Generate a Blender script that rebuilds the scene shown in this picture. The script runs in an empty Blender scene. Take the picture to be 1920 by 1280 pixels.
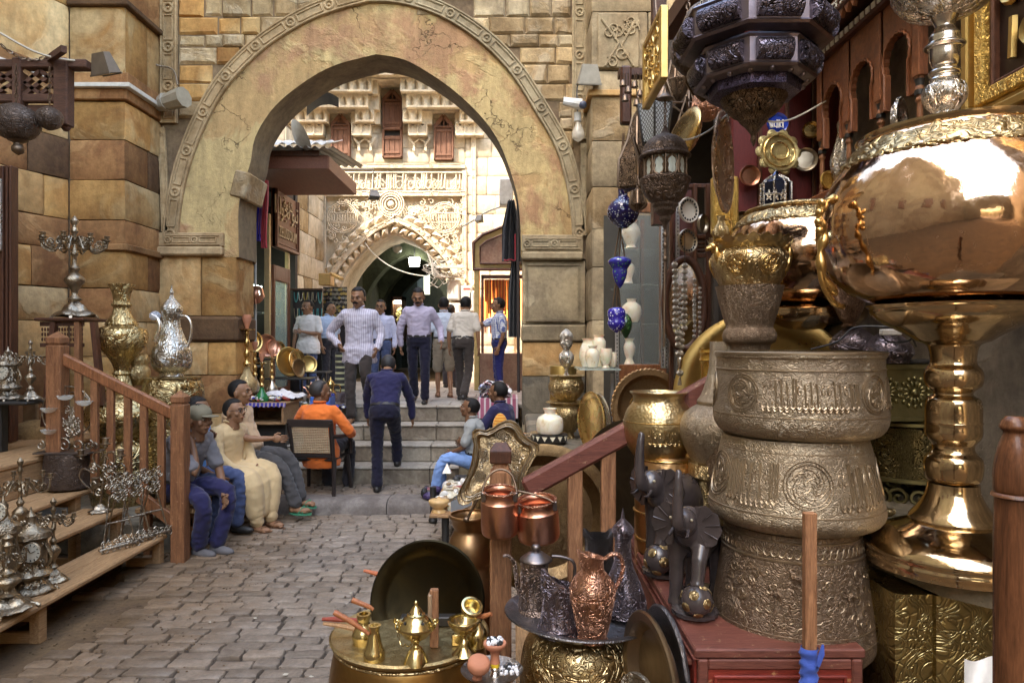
import bpy, math, random
from mathutils import Vector, Matrix, noise as mnoise
import numpy as np
R = random.Random(7)
rad, sin, cos, pi = math.radians, math.sin, math.cos, math.pi
SC = bpy.context.scene
COL = SC.collection
# ---------------------------------------------------------------- camera
F = 1300.0            # focal length in photo pixels (photo 1920 x 1280)
EZ = 1.93             # eye height above the cobbles
cam_data = bpy.data.cameras.new('camera')
cam = bpy.data.objects.new('camera',cam_data)
COL.objects.link(cam)
cam.location = (0,0,EZ)
cam.rotation_euler = (rad(90),0,0)
cam_data.sensor_width = 36.0
cam_data.lens = F / 1920.0 * 36.0
cam_data.clip_start = 0.05
cam_data.clip_end = 500
SC.camera = cam
# ---------------------------------------------------------------- world and sun
SUN_EL, SUN_AZ = rad(50), rad(225)     # azimuth measured clockwise from +Y
w = bpy.data.worlds.new('World'); SC.world = w; w.use_nodes = True
nt = w.node_tree
bg = nt.nodes['Background']
sky = nt.nodes.new('ShaderNodeTexSky'); sky.sky_type = 'NISHITA'
sky.sun_disc = False; sky.sun_elevation = SUN_EL; sky.sun_rotation = SUN_AZ
sky.air_density = 1.6; sky.dust_density = 4.0; sky.ozone_density = 0.6
nt.links.new(sky.outputs[0],bg.inputs[0]); bg.inputs[1].default_value = 0.15
sun_data = bpy.data.lights.new('sun','SUN')
sun_data.energy = 2.0; sun_data.angle = rad(1.5); sun_data.color = (1.0,0.93,0.82)
sun = bpy.data.objects.new('sun',sun_data); COL.objects.link(sun)
sdir = Vector((sin(SUN_AZ)*cos(SUN_EL),cos(SUN_AZ)*cos(SUN_EL),sin(SUN_EL)))
sun.rotation_euler = sdir.to_track_quat('Z','Y').to_euler()
SC.view_settings.view_transform = 'Standard'
SC.view_settings.look = 'None'
SC.view_settings.exposure = 2.75
SC.view_settings.gamma = 1
SC.view_settings.use_curve_mapping = False
SC.cycles.use_denoising = True
SC.cycles.max_bounces = 8
SC.cycles.glossy_bounces = 4
SC.cycles.diffuse_bounces = 4
SC.cycles.sample_clamp_indirect = 6
# ---------------------------------------------------------------- helpers
def X(px,d): return (px-960) / F * d
def Z(py,d): return EZ - (py-640) / F * d
def P(px,py,d): return Vector((X(px,d),d,Z(py,d)))
def S(n,d): return n / F * d
def DG(py,z=0.0): return F * (EZ-z) / (py-640)

class MB:
    def __init__(s): s.v = []; s.f = []; s.m = []
    def add(s,vs,fs,mi=0):
        n = len(s.v); s.v.extend(Vector(p)for p in vs)
        for f in fs: s.f.append(tuple(i+n for i in f)); s.m.append(mi)
        return s
    def join(s,o,M=None,mi=None):
        n = len(s.v); s.v.extend((M@p)if M else p.copy()for p in o.v)
        for f, m in zip(o.f,o.m): s.f.append(tuple(i+n for i in f)); s.m.append(m if mi is None else mi)
        return s
    def xf(s,M): s.v = [M@p for p in s.v]; return s
    def box(s,x0,x1,y0,y1,z0,z1,mi=0,c=0.0):
        if c <= 0:
            vs = [(x,y,z)for z in(z0,z1)for y in(y0,y1)for x in(x0,x1)]
            return s.add(vs,[(0,2,3,1),(4,5,7,6),(0,1,5,4),(2,6,7,3),(0,4,6,2),(1,3,7,5)],mi)
        vs = []; idx = {}
        lo = (x0,y0,z0); hi = (x1,y1,z1)
        for a in (0,1):
            for b in (0,1):
                for e in (0,1):
                    for ax in range(3):
                        q = [(lo,hi)[t][k]for k,t in enumerate((a,b,e))]
                        for k, t in enumerate((a,b,e)):
                            if k != ax: q[k] += c if t == 0 else -c
                        idx[(a,b,e,ax)] = len(vs); vs.append(q)
        fs = []
        for ax in range(3):
            o = [k for k in range(3)if k!=ax]
            for t in (0,1):
                f = []
                for u, v in ((0,0),(1,0),(1,1),(0,1)):
                    k = [0,0,0]; k[ax] = t; k[o[0]] = u; k[o[1]] = v
                    f.append(idx[(k[0],k[1],k[2],ax)])
                flip = (t==0) ^ (ax==1)
                fs.append(tuple(reversed(f))if flip else tuple(f))
        for ax in range(3):          # edges along ax
            o = [k for k in range(3)if k!=ax]
            for u in (0,1):
                for v in (0,1):
                    k0 = [0,0,0]; k0[o[0]] = u; k0[o[1]] = v; k1 = list(k0); k1[ax] = 1
                    f = (idx[(*k0,o[0])],idx[(*k1,o[0])],idx[(*k1,o[1])],idx[(*k0,o[1])])
                    fs.append(f)
        for a in (0,1):
            for b in (0,1):
                for e in (0,1): fs.append((idx[(a,b,e,0)],idx[(a,b,e,1)],idx[(a,b,e,2)]))
        return s.add(vs,fs,mi)
    def beam(s,p0,p1,w,h,up=(0,0,1),mi=0,c=0.0):
        p0 = Vector(p0); p1 = Vector(p1); d = p1 - p0; L = d.length; d.normalize()
        sd = d.cross(Vector(up))
        if sd.length < 1e-4: sd = d.cross(Vector((0,1,0)))
        sd.normalize(); u = sd.cross(d)
        M = Matrix(((d.x,sd.x,u.x,p0.x),(d.y,sd.y,u.y,p0.y),(d.z,sd.z,u.z,p0.z),(0,0,0,1)))
        return s.join(MB().box(0,L,-w/2,w/2,-h/2,h/2,mi,c),M)
    def lathe(s,prof,c=(0,0,0),seg=40,mi=0,mod=None,cap=True,M=None):
        vs = []; fs = []; n = len(prof)
        for i, (r,z) in enumerate(prof):
            for k in range(seg):
                a = 2 * pi * k / seg; rr = max(r,1e-4); zz = z
                if mod:
                    q = mod(a,i,rr,z)
                    rr, zz = q if isinstance(q,tuple) else (q,z)
                p = Vector((rr*cos(a),rr*sin(a),zz))
                vs.append((M@p if M else p)+Vector(c))
        for i in range(n-1):
            for k in range(seg):
                k2 = (k+1) % seg
                fs.append((i*seg+k,i*seg+k2,(i+1)*seg+k2,(i+1)*seg+k))
        if cap:
            if prof[0][0] > 1e-3: fs.append(tuple(reversed(range(seg))))
            if prof[-1][0] > 1e-3: fs.append(tuple((n-1)*seg+k for k in range(seg)))
        return s.add(vs,fs,mi)
    def tube(s,pts,r,seg=8,mi=0,closed=False,cap=True,flat=1.0):
        pts = [Vector(p)for p in pts]; n = len(pts)
        rs = r if isinstance(r,(list,tuple)) else [r] * n
        vs = []; fs = []; N = None
        for i, p in enumerate(pts):
            if closed: t = pts[(i+1)%n] - pts[i-1]
            else: t = pts[min(i+1,n-1)] - pts[max(i-1,0)]
            if t.length < 1e-9: t = Vector((0,0,1))
            t.normalize()
            if N is None:
                N = t.orthogonal().normalized()
                for ref in (Vector((0,0,1)),Vector((0,1,0)),Vector((1,0,0))):
                    if abs(t.dot(ref)) < 0.8: N = (ref-t*ref.dot(t)).normalized(); break
            else:
                N = (N-t*N.dot(t))
                if N.length < 1e-6: N = t.orthogonal()
                N.normalize()
            B = t.cross(N)
            for k in range(seg):
                a = 2 * pi * k / seg
                vs.append(p+N*(rs[i]*cos(a))+B*(rs[i]*flat*sin(a)))
        m = n if closed else n - 1
        for i in range(m):
            j = (i+1) % n
            for k in range(seg):
                k2 = (k+1) % seg
                fs.append((i*seg+k,i*seg+k2,j*seg+k2,j*seg+k))
        if cap and not closed:
            fs.append(tuple(reversed(range(seg)))); fs.append(tuple((n-1)*seg+k for k in range(seg)))
        return s.add(vs,fs,mi)
    def ball(s,c,r,seg=12,rings=8,mi=0,M=None):
        r = r if isinstance(r,(tuple,list)) else (r,r,r)
        vs = [(0,0,-1)]; fs = []
        for i in range(1,rings):
            ph = -pi / 2 + pi * i / rings
            for k in range(seg):
                a = 2 * pi * k / seg; vs.append((cos(ph)*cos(a),cos(ph)*sin(a),sin(ph)))
        vs.append((0,0,1)); top = len(vs) - 1
        for k in range(seg):
            k2 = (k+1) % seg
            fs.append((0,1+k2,1+k)); fs.append((top,1+(rings-2)*seg+k,1+(rings-2)*seg+k2))
            for i in range(rings-2):
                fs.append((1+i*seg+k,1+i*seg+k2,1+(i+1)*seg+k2,1+(i+1)*seg+k))
        vs = [Vector((p[0]*r[0],p[1]*r[1],p[2]*r[2]))for p in vs]
        if M: vs = [M@p for p in vs]
        return s.add([p+Vector(c)for p in vs],fs,mi)
    def prism(s,poly,y0,y1,mi=0,M=None):
        """poly = [(x, z)...] in the XZ plane, extruded from y0 (front) to y1"""
        n = len(poly)
        vs = [Vector((x,y0,z))for x,z in poly] + [Vector((x,y1,z))for x,z in poly]
        if M: vs = [M@p for p in vs]
        fs = [tuple(range(n)),tuple(reversed(range(n,2*n)))]
        for i in range(n): fs.append((i,i+n,(i+1)%n+n,(i+1)%n))
        return s.add(vs,fs,mi)
    def grid(s,fn,nu,nv,mi=0,closed=False):
        vs = [fn(i/nu,j/nv)for j in range(nv+1)for i in range(nu+(0 if closed else 1))]
        w_ = nu if closed else nu + 1; fs = []
        for j in range(nv):
            for i in range(nu):
                i2 = (i+1) % w_
                fs.append((j*w_+i,j*w_+i2,(j+1)*w_+i2,(j+1)*w_+i))
        return s.add(vs,fs,mi)
    def mesh(s,mats,sm=40,off=None):
        me = bpy.data.meshes.new('mesh')
        off = off or Vector((0,0,0))
        me.from_pydata([tuple(p-off)for p in s.v],[],s.f)
        mats = mats if isinstance(mats,(list,tuple)) else [mats]
        for m in mats: me.materials.append(m)
        if len(mats) > 1: me.polygons.foreach_set('material_index',s.m)
        if sm:
            me.polygons.foreach_set('use_smooth',[True]*len(me.polygons))
            me.update(); me.validate()
            me.set_sharp_from_angle(angle=rad(sm))
        me.update()
        return me
    def bounds(s):
        a = [min(p[k]for p in s.v)for k in range(3)]; b = [max(p[k]for p in s.v)for k in range(3)]
        return a, b

def tag(o,label=None,cat=None,group=None,kind=None):
    if label: o['label'] = label
    if cat: o['category'] = cat
    if group: o['group'] = group
    if kind: o['kind'] = kind
    return o
def link(name,data,parent=None,loc=None):
    o = bpy.data.objects.new(name,data); COL.objects.link(o)
    if parent is not None: o.parent = parent
    if loc is not None: o.location = loc
    return o
def thing(name,label,cat,loc=(0,0,0),group=None,kind=None,rz=0):
    o = link(name,None,None,loc); o.rotation_euler.z = rz
    o.empty_display_size = .1
    return tag(o,label,cat,group,kind)
def root_of(p):
    while p.parent is not None: p = p.parent
    return p
def part(name,mb,mats,parent,sm=40,label=None,kind=None):
    """a part; mb is in world coordinates measured with the parent's thing standing where it is (unrotated)"""
    off = root_of(parent).location if parent else Vector((0,0,0))
    o = link(name,mb.mesh(mats,sm,off),parent)
    if label: o['label'] = label
    if kind: o['kind'] = kind
    return o
def solo(name,mb,mats,label,cat,group=None,sm=40,kind=None):
    a, b = mb.bounds(); c = Vector(((a[0]+b[0])/2,(a[1]+b[1])/2,a[2]))
    o = link(name,mb.mesh(mats,sm,c),None,c)
    return tag(o,label,cat,group,kind)
def struct(name,mb,mats,sm=40,label=None,parent=None):
    o = link(name,mb.mesh(mats,sm),parent)
    if parent is None: o['kind'] = 'structure'
    if label: o['label'] = label
    return o
def dup(root,loc=None,rz=None,label=None,group=None,parent=None,sc=None):
    r = root.copy(); COL.objects.link(r)
    if loc is not None: r.location = loc
    if rz is not None: r.rotation_euler.z = rz
    if sc is not None: r.scale = (sc,sc,sc)
    if label: r['label'] = label
    if group: r['group'] = group
    for ch in list(root.children):
        c = ch.copy(); COL.objects.link(c); c.parent = r
        for g in ch.children:
            e = g.copy(); COL.objects.link(e); e.parent = c
    return r
def catmull(pts,n=6,closed=False):
    pts = [Vector(p)for p in pts]; out = []; N = len(pts)
    for i in range(N if closed else N-1):
        if closed: a, b, c, d = pts[i-1], pts[i], pts[(i+1)%N], pts[(i+2)%N]
        else: a, b, c, d = pts[max(i-1,0)], pts[i], pts[i+1], pts[min(i+2,N-1)]
        for k in range(n):
            t = k / n
            out.append(0.5*((2*b)+(c-a)*t+(2*a-5*b+4*c-d)*t*t+(3*b-a-3*c+d)*t**3))
    if not closed: out.append(pts[-1])
    return out
def pts_px(lst,d): return [P(x,y,d)for x,y in lst]
def smooth_prof(prof,n=3):
    v = catmull([Vector((r,z,0))for r,z in prof],n)
    return [(max(p.x,0),p.y)for p in v]
def hollow(prof,t,depth=None):
    """prof runs bottom -> top; returns it with an inner wall going back down"""
    zt = prof[-1][1]; zb = prof[0][1]; dz = depth or (zt-zb) * .85
    inn = [(max(r-t,.001),z)for r,z in prof if z>zt-dz]
    inn = list(reversed(inn))
    return prof + inn + [(0.001,max(zt-dz,zb+t))]
def pxprof(rows,d,z0=None,n=3,sharp=False):
    """rows = [(halfwidth px, y px)...] top -> bottom as measured in the photo; returns bottom -> top in metres (absolute z)"""
    pr = [(S(hw,d),Z(y,d))for hw,y in reversed(rows)]
    return pr if sharp else smooth_prof(pr,n)
def spiral(c,r0,r1,turns,a0=0,n=28,ax=(1,0,0),ay=(0,0,1)):
    c = Vector(c); ax = Vector(ax); ay = Vector(ay); out = []
    for i in range(n+1):
        t = i / n; a = a0 + turns * 2 * pi * t; r = r0 + (r1-r0) * t
        out.append(c+ax*(r*cos(a))+ay*(r*sin(a)))
    return out
def ring(c,r,n=28,ax=(1,0,0),ay=(0,0,1)):
    c = Vector(c); ax = Vector(ax); ay = Vector(ay)
    return [c+ax*(r*cos(2*pi*i/n))+ay*(r*sin(2*pi*i/n))for i in range(n)]
def chain(mb,p0,p1,sag=0.0,link_len=.02,r=.003,mi=0):
    p0 = Vector(p0); p1 = Vector(p1); L = (p1-p0).length; n = max(2,int(L/link_len*1.15))
    for i in range(n):
        t = (i+.5) / n; t0 = i / n; t1 = (i+1) / n
        def at(t): return p0.lerp(p1,t) - Vector((0,0,4*sag*t*(1-t)))
        a, b = at(t0), at(t1); d = (b-a); l = d.length * .72; d.normalize()
        sd = d.orthogonal().normalized() if i % 2 else d.cross(d.orthogonal()).normalized()
        c = at(t)
        mb.tube([c+d*(l*.5*cos(k*pi/3)*1.25)+sd*(l*.32*sin(k*pi/3))for k in range(6)],r,4,mi,closed=True)
    return mb
def V(*a): return Vector(a)
# ---------------------------------------------------------------- materials
MC = {}
class NT:
    def __init__(s,name):
        m = bpy.data.materials.new(name); m.use_nodes = True; s.m = m; s.t = m.node_tree
        s.b = s.t.nodes['Principled BSDF']
    def n(s,typ,**kw):
        nd = s.t.nodes.new(typ)
        for k, v in kw.items():
            if k.startswith('i_'):
                key = k[2:]; key = int(key) if key.isdigit() else key.replace('_',' ')
                nd.inputs[key].default_value = v
            else: setattr(nd,k,v)
        return nd
    def l(s,a,b): s.t.links.new(a,b)
    def math(s,op,a,b=None,clamp=False):
        nd = s.n('ShaderNodeMath',operation=op,use_clamp=clamp)
        for i, v in enumerate((a,b)):
            if v is None: continue
            if isinstance(v,(int,float)): nd.inputs[i].default_value = v
            else: s.l(v,nd.inputs[i])
        return nd.outputs[0]
    def mix(s,fac,a,b,bt='MIX'):
        nd = s.n('ShaderNodeMix',data_type='RGBA',blend_type=bt)
        for i, v in ((0,fac),(6,a),(7,b)):
            if isinstance(v,(int,float)): nd.inputs[i].default_value = v
            elif isinstance(v,tuple): nd.inputs[i].default_value = (*v[:3],1)
            else: s.l(v,nd.inputs[i])
        return nd.outputs[2]
    def ramp(s,fac,stops,interp='LINEAR'):
        nd = s.n('ShaderNodeValToRGB'); cr = nd.color_ramp; cr.interpolation = interp
        while len(cr.elements) < len(stops): cr.elements.new(.5)
        for e, (p,c) in zip(cr.elements,stops):
            e.position = p; e.color = (*c,1) if isinstance(c,tuple) else (c,c,c,1)
        s.l(fac,nd.inputs[0]); return nd.outputs[0]
    def noise(s,vec,scale,detail=4,rough=.6,dist=0,out=0):
        nd = s.n('ShaderNodeTexNoise'); nd.inputs['Scale'].default_value = scale
        nd.inputs['Detail'].default_value = detail; nd.inputs['Roughness'].default_value = rough
        nd.inputs['Distortion'].default_value = dist
        if vec is not None: s.l(vec,nd.inputs['Vector'])
        return nd.outputs[out]
    def voro(s,vec,scale,feat='F1',out=0,rnd=1):
        nd = s.n('ShaderNodeTexVoronoi',feature=feat); nd.inputs['Scale'].default_value = scale
        nd.inputs['Randomness'].default_value = rnd
        if vec is not None: s.l(vec,nd.inputs['Vector'])
        return nd.outputs[out]
    def wave(s,vec,scale,dist=2,detail=2,direc='X',dsc=1):
        nd = s.n('ShaderNodeTexWave',bands_direction=direc); nd.inputs['Scale'].default_value = scale
        nd.inputs['Distortion'].default_value = dist; nd.inputs['Detail'].default_value = detail
        nd.inputs['Detail Scale'].default_value = dsc
        if vec is not None: s.l(vec,nd.inputs['Vector'])
        return nd.outputs['Fac']
    def pos(s): return s.n('ShaderNodeNewGeometry').outputs['Position']
    def obj(s): return s.n('ShaderNodeTexCoord').outputs['Object']
    def rnd(s): return s.n('ShaderNodeObjectInfo').outputs['Random']
    def scale(s,vec,v):
        nd = s.n('ShaderNodeMapping'); s.l(vec,nd.inputs[0]); nd.inputs['Scale'].default_value = v; return nd.outputs[0]
    def bump(s,h,strength=.4,dist=.01,normal=None):
        nd = s.n('ShaderNodeBump'); nd.inputs['Strength'].default_value = strength; nd.inputs['Distance'].default_value = dist
        s.l(h,nd.inputs['Height'])
        if normal is not None: s.l(normal,nd.inputs['Normal'])
        return nd.outputs[0]
    def fin(s,col=None,rough=None,nrm=None,metal=None,**kw):
        for key, v in (('Base Color',col),('Roughness',rough),('Normal',nrm),('Metallic',metal)):
            if v is None: continue
            if isinstance(v,tuple): s.b.inputs[key].default_value = (*v[:3],1)
            elif isinstance(v,(int,float)): s.b.inputs[key].default_value = v
            else: s.l(v,s.b.inputs[key])
        for k, v in kw.items(): s.b.inputs[k.replace('_',' ')].default_value = v
        return s.m
def memo(f):
    def g(*a,**k):
        key = (f.__name__,a,tuple(sorted(k.items())))
        if key not in MC: MC[key] = f(*a,**k)
        return MC[key]
    return g
@memo
def stone(c1,c2,c3=None,sc=2.2,bump=.5,bd=.012,rough=.9,pits=True,rv=.25):
    """worn stone: c1 main, c2 stain, c3 pale scale patches, tint varies from block to block"""
    t = NT('stone'); p = t.pos()
    n1 = t.noise(p,sc,6,.62,.4); n2 = t.noise(p,sc*7,5,.7); n3 = t.noise(p,sc*.6,4,.55,.8)
    col = t.mix(t.ramp(n1,[(.38,0.),(.64,1.)]),c1,c2)
    if c3: col = t.mix(t.ramp(n3,[(.50,0.),(.60,.8)]),col,c3)
    sp = t.ramp(n2,[(.3,.72),(.7,1.15)])
    stk = t.ramp(t.noise(t.scale(p,(2.6,2.6,.45)),1.6,6,.7,.3),[(.45,1.),(.66,.76)]); col = t.mix(1.,col,stk,'MULTIPLY')
    col = t.mix(1.,col,sp,'MULTIPLY')
    rn = t.math('ADD',t.math('MULTIPLY',t.rnd(),rv*2),1-rv)
    col = t.mix(1.,col,rn,'MULTIPLY')
    h = t.math('ADD',t.math('MULTIPLY',n2,.6),t.math('MULTIPLY',n1,.5))
    if c3: h = t.math('ADD',h,t.math('MULTIPLY',t.ramp(n3,[(.53,0.),(.56,1.)]),.35))
    if pits:
        v = t.voro(p,sc*16); h = t.math('ADD',h,t.math('MULTIPLY',t.ramp(v,[(0.,0.),(.22,1.)]),.25))
    return t.fin(col,rough,t.bump(h,bump,bd),Specular_IOR_Level=.25)
@memo
def wood(c1,c2,sc=6,axis=(1,1,8),rough=.55,bump=.25,wear=None):
    t = NT('wood'); o = t.obj(); q = t.n('ShaderNodeVectorMath',operation='ADD')
    t.l(o,q.inputs[0]); r3 = t.n('ShaderNodeCombineXYZ'); rr = t.math('MULTIPLY',t.rnd(),7.)
    t.l(rr,r3.inputs[0]); t.l(rr,r3.inputs[1]); t.l(rr,r3.inputs[2]); t.l(r3.outputs[0],q.inputs[1])
    v = t.scale(q.outputs[0],tuple(8./a for a in axis))
    n1 = t.noise(v,sc,6,.65,.8); n2 = t.noise(v,sc*6,3,.6)
    col = t.mix(t.ramp(n1,[(.35,0.),(.68,1.)]),c1,c2)
    col = t.mix(1.,col,t.ramp(n2,[(.3,.7),(.7,1.15)]),'MULTIPLY')
    if wear: col = t.mix(t.ramp(t.noise(t.scale(t.pos(),(1,1,1.6)),24,6,.8),[(.60,0.),(.66,.9)]),col,wear)
    h = t.math('ADD',n1,n2)
    return t.fin(col,rough,t.bump(h,bump,.004),Specular_IOR_Level=.35)
@memo
def metal(c,c2=None,rough=.25,eng=None,es=60,ed=.002,estr=.6,patina=.4,ck=.22,dark=.35):
    """metal ware. eng: None smooth, 'scroll' chased arabesques round the axis, 'hammer' beaten, 'flat' arabesques on a flat face, 'pierce' deep scroll"""
    t = NT('metal'); o = t.obj(); p = t.pos()
    c2 = c2 or tuple(x*dark for x in c)
    n = t.noise(o,7,5,.65,.6); nf = t.noise(o,55,4,.6)
    f = t.math('MULTIPLY',t.ramp(n,[(.35,0.),(.7,1.)]),patina)
    col = t.mix(f,c,c2)
    rg = t.math('ADD',t.math('MULTIPLY',t.ramp(n,[(.3,0.),(.7,1.)]),.22*(patina+.2)),rough,True)
    rg = t.math('ADD',rg,t.math('MULTIPLY',nf,.08))
    nrm = None
    if eng in ('scroll','flat','pierce'):
        if eng == 'flat': vec = t.scale(o,(1,1,1))
        else:
            sp = t.n('ShaderNodeSeparateXYZ'); t.l(o,sp.inputs[0])
            an = t.math('ARCTAN2',sp.outputs[1],sp.outputs[0])
            rr = t.math('SQRT',t.math('ADD',t.math('MULTIPLY',sp.outputs[0],sp.outputs[0]),t.math('MULTIPLY',sp.outputs[1],sp.outputs[1])))
            cb = t.n('ShaderNodeCombineXYZ')
            t.l(t.math('MULTIPLY',an,ck),cb.inputs[0]); t.l(sp.outputs[2],cb.inputs[1]); t.l(t.math('MULTIPLY',rr,.6),cb.inputs[2]); vec = cb.outputs[0]
        nn = t.noise(vec,es*.42,1.5,.5,1.3)
        k = t.math('SINE',t.math('MULTIPLY',nn,42.))
        ln = t.ramp(t.math('ABSOLUTE',k),[(.15,0.),(.75,1.)])
        v2 = t.voro(vec,es*.9,'DISTANCE_TO_EDGE'); l2 = t.ramp(v2,[(.02,0.),(.12,1.)])
        ar = t.math('MINIMUM',ln,t.math('ADD',l2,.35))
        col = t.mix(t.math('MULTIPLY',t.math('SUBTRACT',1.,ar),.55 if eng!='pierce' else .97),col,c2 if eng!='pierce' else(.01,.008,.006))
        h = t.math('ADD',ar,t.math('MULTIPLY',nf,.25)); nrm = t.bump(h,estr,ed)
    elif eng == 'hammer':
        v = t.voro(o,es,'SMOOTH_F1'); h = t.math('ADD',v,t.math('MULTIPLY',nf,.3)); nrm = t.bump(h,estr,ed)
    elif eng == 'wobble':
        nrm = t.bump(t.math('ADD',t.noise(o,7,2,.5),t.math('MULTIPLY',t.noise(o,24,3,.6),.12)),.22,.02)
        rg = t.math('ADD',t.math('MULTIPLY',t.ramp(t.noise(o,16,6,.75,.8),[(.52,0.),(.75,1.)]),.30),rough,True)
    else: nrm = t.bump(nf,.12,.002)
    return t.fin(col,rg,nrm,1.0)
@memo
def plain(c,rough=.5,metallic=0.,spec=.5,bump=0.,sc=40,var=.15):
    t = NT('plain'); o = t.obj(); n = t.noise(o,sc*.3,4,.6)
    col = t.mix(1.,c,t.ramp(n,[(.3,1-var),(.7,1+var)]),'MULTIPLY')
    nrm = t.bump(t.noise(o,sc,4,.6),bump,.004) if bump else None
    return t.fin(col,rough,nrm,metallic,Specular_IOR_Level=spec)
@memo
def cloth(c,c2=None,stripe=0.,axis='X',rough=.85,kind='stripe',var=.12):
    t = NT('cloth'); o = t.obj(); n = t.noise(o,5,5,.6); f = t.noise(o,380,2,.5)
    col = t.mix(1.,c,t.ramp(n,[(.3,1-var),(.7,1+var)]),'MULTIPLY')
    if c2:
        sp = t.n('ShaderNodeSeparateXYZ'); t.l(o,sp.inputs[0]); ax = sp.outputs[{'X':0,'Y':1,'Z':2}[axis]]
        fr = t.math('FRACT',t.math('MULTIPLY',ax,stripe))
        k = t.ramp(fr,[(.0,0.),(.3,0.),(.36,1.),(.62,1.),(.7,0.)])
        if kind == 'check':
            fz = t.math('FRACT',t.math('MULTIPLY',sp.outputs[2],stripe)); k = t.math('MAXIMUM',k,t.ramp(fz,[(.4,0.),(.46,.6),(.6,.6),(.66,0.)]))
        col = t.mix(k,col,c2)
    h = t.math('ADD',t.math('MULTIPLY',n,1.),t.math('MULTIPLY',f,.12))
    return t.fin(col,rough,t.bump(h,.35,.02),Specular_IOR_Level=.2,Sheen_Weight=.15)
@memo
def skin(c):
    t = NT('skin'); o = t.obj(); n = t.noise(o,14,4,.6)
    col = t.mix(t.ramp(n,[(.35,0.),(.7,1.)]),c,(c[0]*.82,c[1]*.72,c[2]*.7))
    return t.fin(col,.5,t.bump(t.noise(o,90,3,.6),.15,.002),Specular_IOR_Level=.35)
@memo
def emit(c,s,rough=.5):
    t = NT('lit'); t.b.inputs['Emission Color'].default_value = (*c,1); t.b.inputs['Emission Strength'].default_value = s
    return t.fin(c,rough)
@memo
def glass(c=(.9,.95,.93),rough=.03,alpha=.25):
    t = NT('glass'); t.b.inputs['Alpha'].default_value = alpha
    return t.fin(c,rough,Specular_IOR_Level=.8)
@memo
def mosaic(c1,c2,sc=70):
    t = NT('mosaic'); o = t.obj(); v = t.voro(o,sc,'F1',0); col = t.voro(o,sc,'F1',1)
    sp = t.n('ShaderNodeSeparateColor'); t.l(col,sp.inputs[0])
    k = t.math('GREATER_THAN',sp.outputs[0],.45)
    edge = t.ramp(v,[(.3,1.),(.42,0.)])
    cc = t.mix(t.math('MULTIPLY',k,edge),c1,c2)
    return t.fin(cc,.12,t.bump(v,.4,.003),Specular_IOR_Level=.8)

# palette
BRASS = (.60,.40,.13); GOLD = (.78,.52,.14); COPPER = (.72,.34,.20); SILVER = (.66,.62,.55); BRONZE = (.26,.17,.09)
WOOD_O = wood((.31,.125,.05),(.15,.055,.022),rough=.4,bump=.4,wear=(.46,.24,.11))
WOOD_OZ = wood((.31,.14,.06),(.15,.06,.027),rough=.45,axis=(1,1,10),bump=.45,wear=(.44,.24,.12))
WOOD_Y = wood((.44,.26,.12),(.25,.14,.06),rough=.8,axis=(1,10,1))
WOOD_YX = wood((.42,.25,.12),(.24,.135,.06),rough=.8,axis=(10,1,1))
WOOD_POST = wood((.42,.21,.10),(.17,.075,.035),rough=.75,axis=(1,1,10),bump=.7,wear=(.22,.13,.08))
WOOD_DARK = wood((.10,.038,.018),(.045,.018,.01),rough=.5)
WOOD_DARKZ = wood((.12,.045,.02),(.05,.02,.012),rough=.5,axis=(1,1,9))
WOOD_FAR = wood((.22,.10,.055),(.10,.045,.025),rough=.7,axis=(1,1,9),bump=.6)
ST_PALE = stone((.56,.36,.155),(.42,.225,.08),(.62,.45,.23),1.6,.7,.02)
ST_GOLD = stone((.52,.29,.095),(.36,.175,.055),(.56,.38,.17),1.8,.7,.02)
ST_BROWN = stone((.31,.155,.06),(.21,.095,.038),(.40,.22,.09),2.4,.6,.02)
ST_DBROWN = stone((.17,.095,.045),(.11,.06,.032),None,2.6,.6,.02)
ST_GREY = stone((.38,.30,.18),(.23,.18,.115),(.46,.375,.24),2.0,.7,.02)
ST_DGREY = stone((.17,.145,.105),(.09,.08,.065),(.26,.215,.15),2.2,.7,.02)
ST_RUB = stone((.44,.32,.17),(.28,.185,.09),(.5,.4,.26),2.5,1.,.02)
ST_CARVE = stone((.47,.34,.19),(.33,.22,.11),None,3.0,.5,.006,rv=.12)
ST_CARVE_G = stone((.40,.33,.21),(.29,.22,.13),None,3.0,.5,.006,rv=.12)
ST_FAR = stone((.62,.53,.39),(.52,.425,.29),(.68,.60,.46),1.2,.5,.01,rv=.1)
ST_FARC = stone((.70,.61,.46),(.58,.48,.34),None,1.5,.4,.01,rv=.08)
MORTAR = stone((.20,.14,.08),(.12,.08,.05),None,3,.5)
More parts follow.
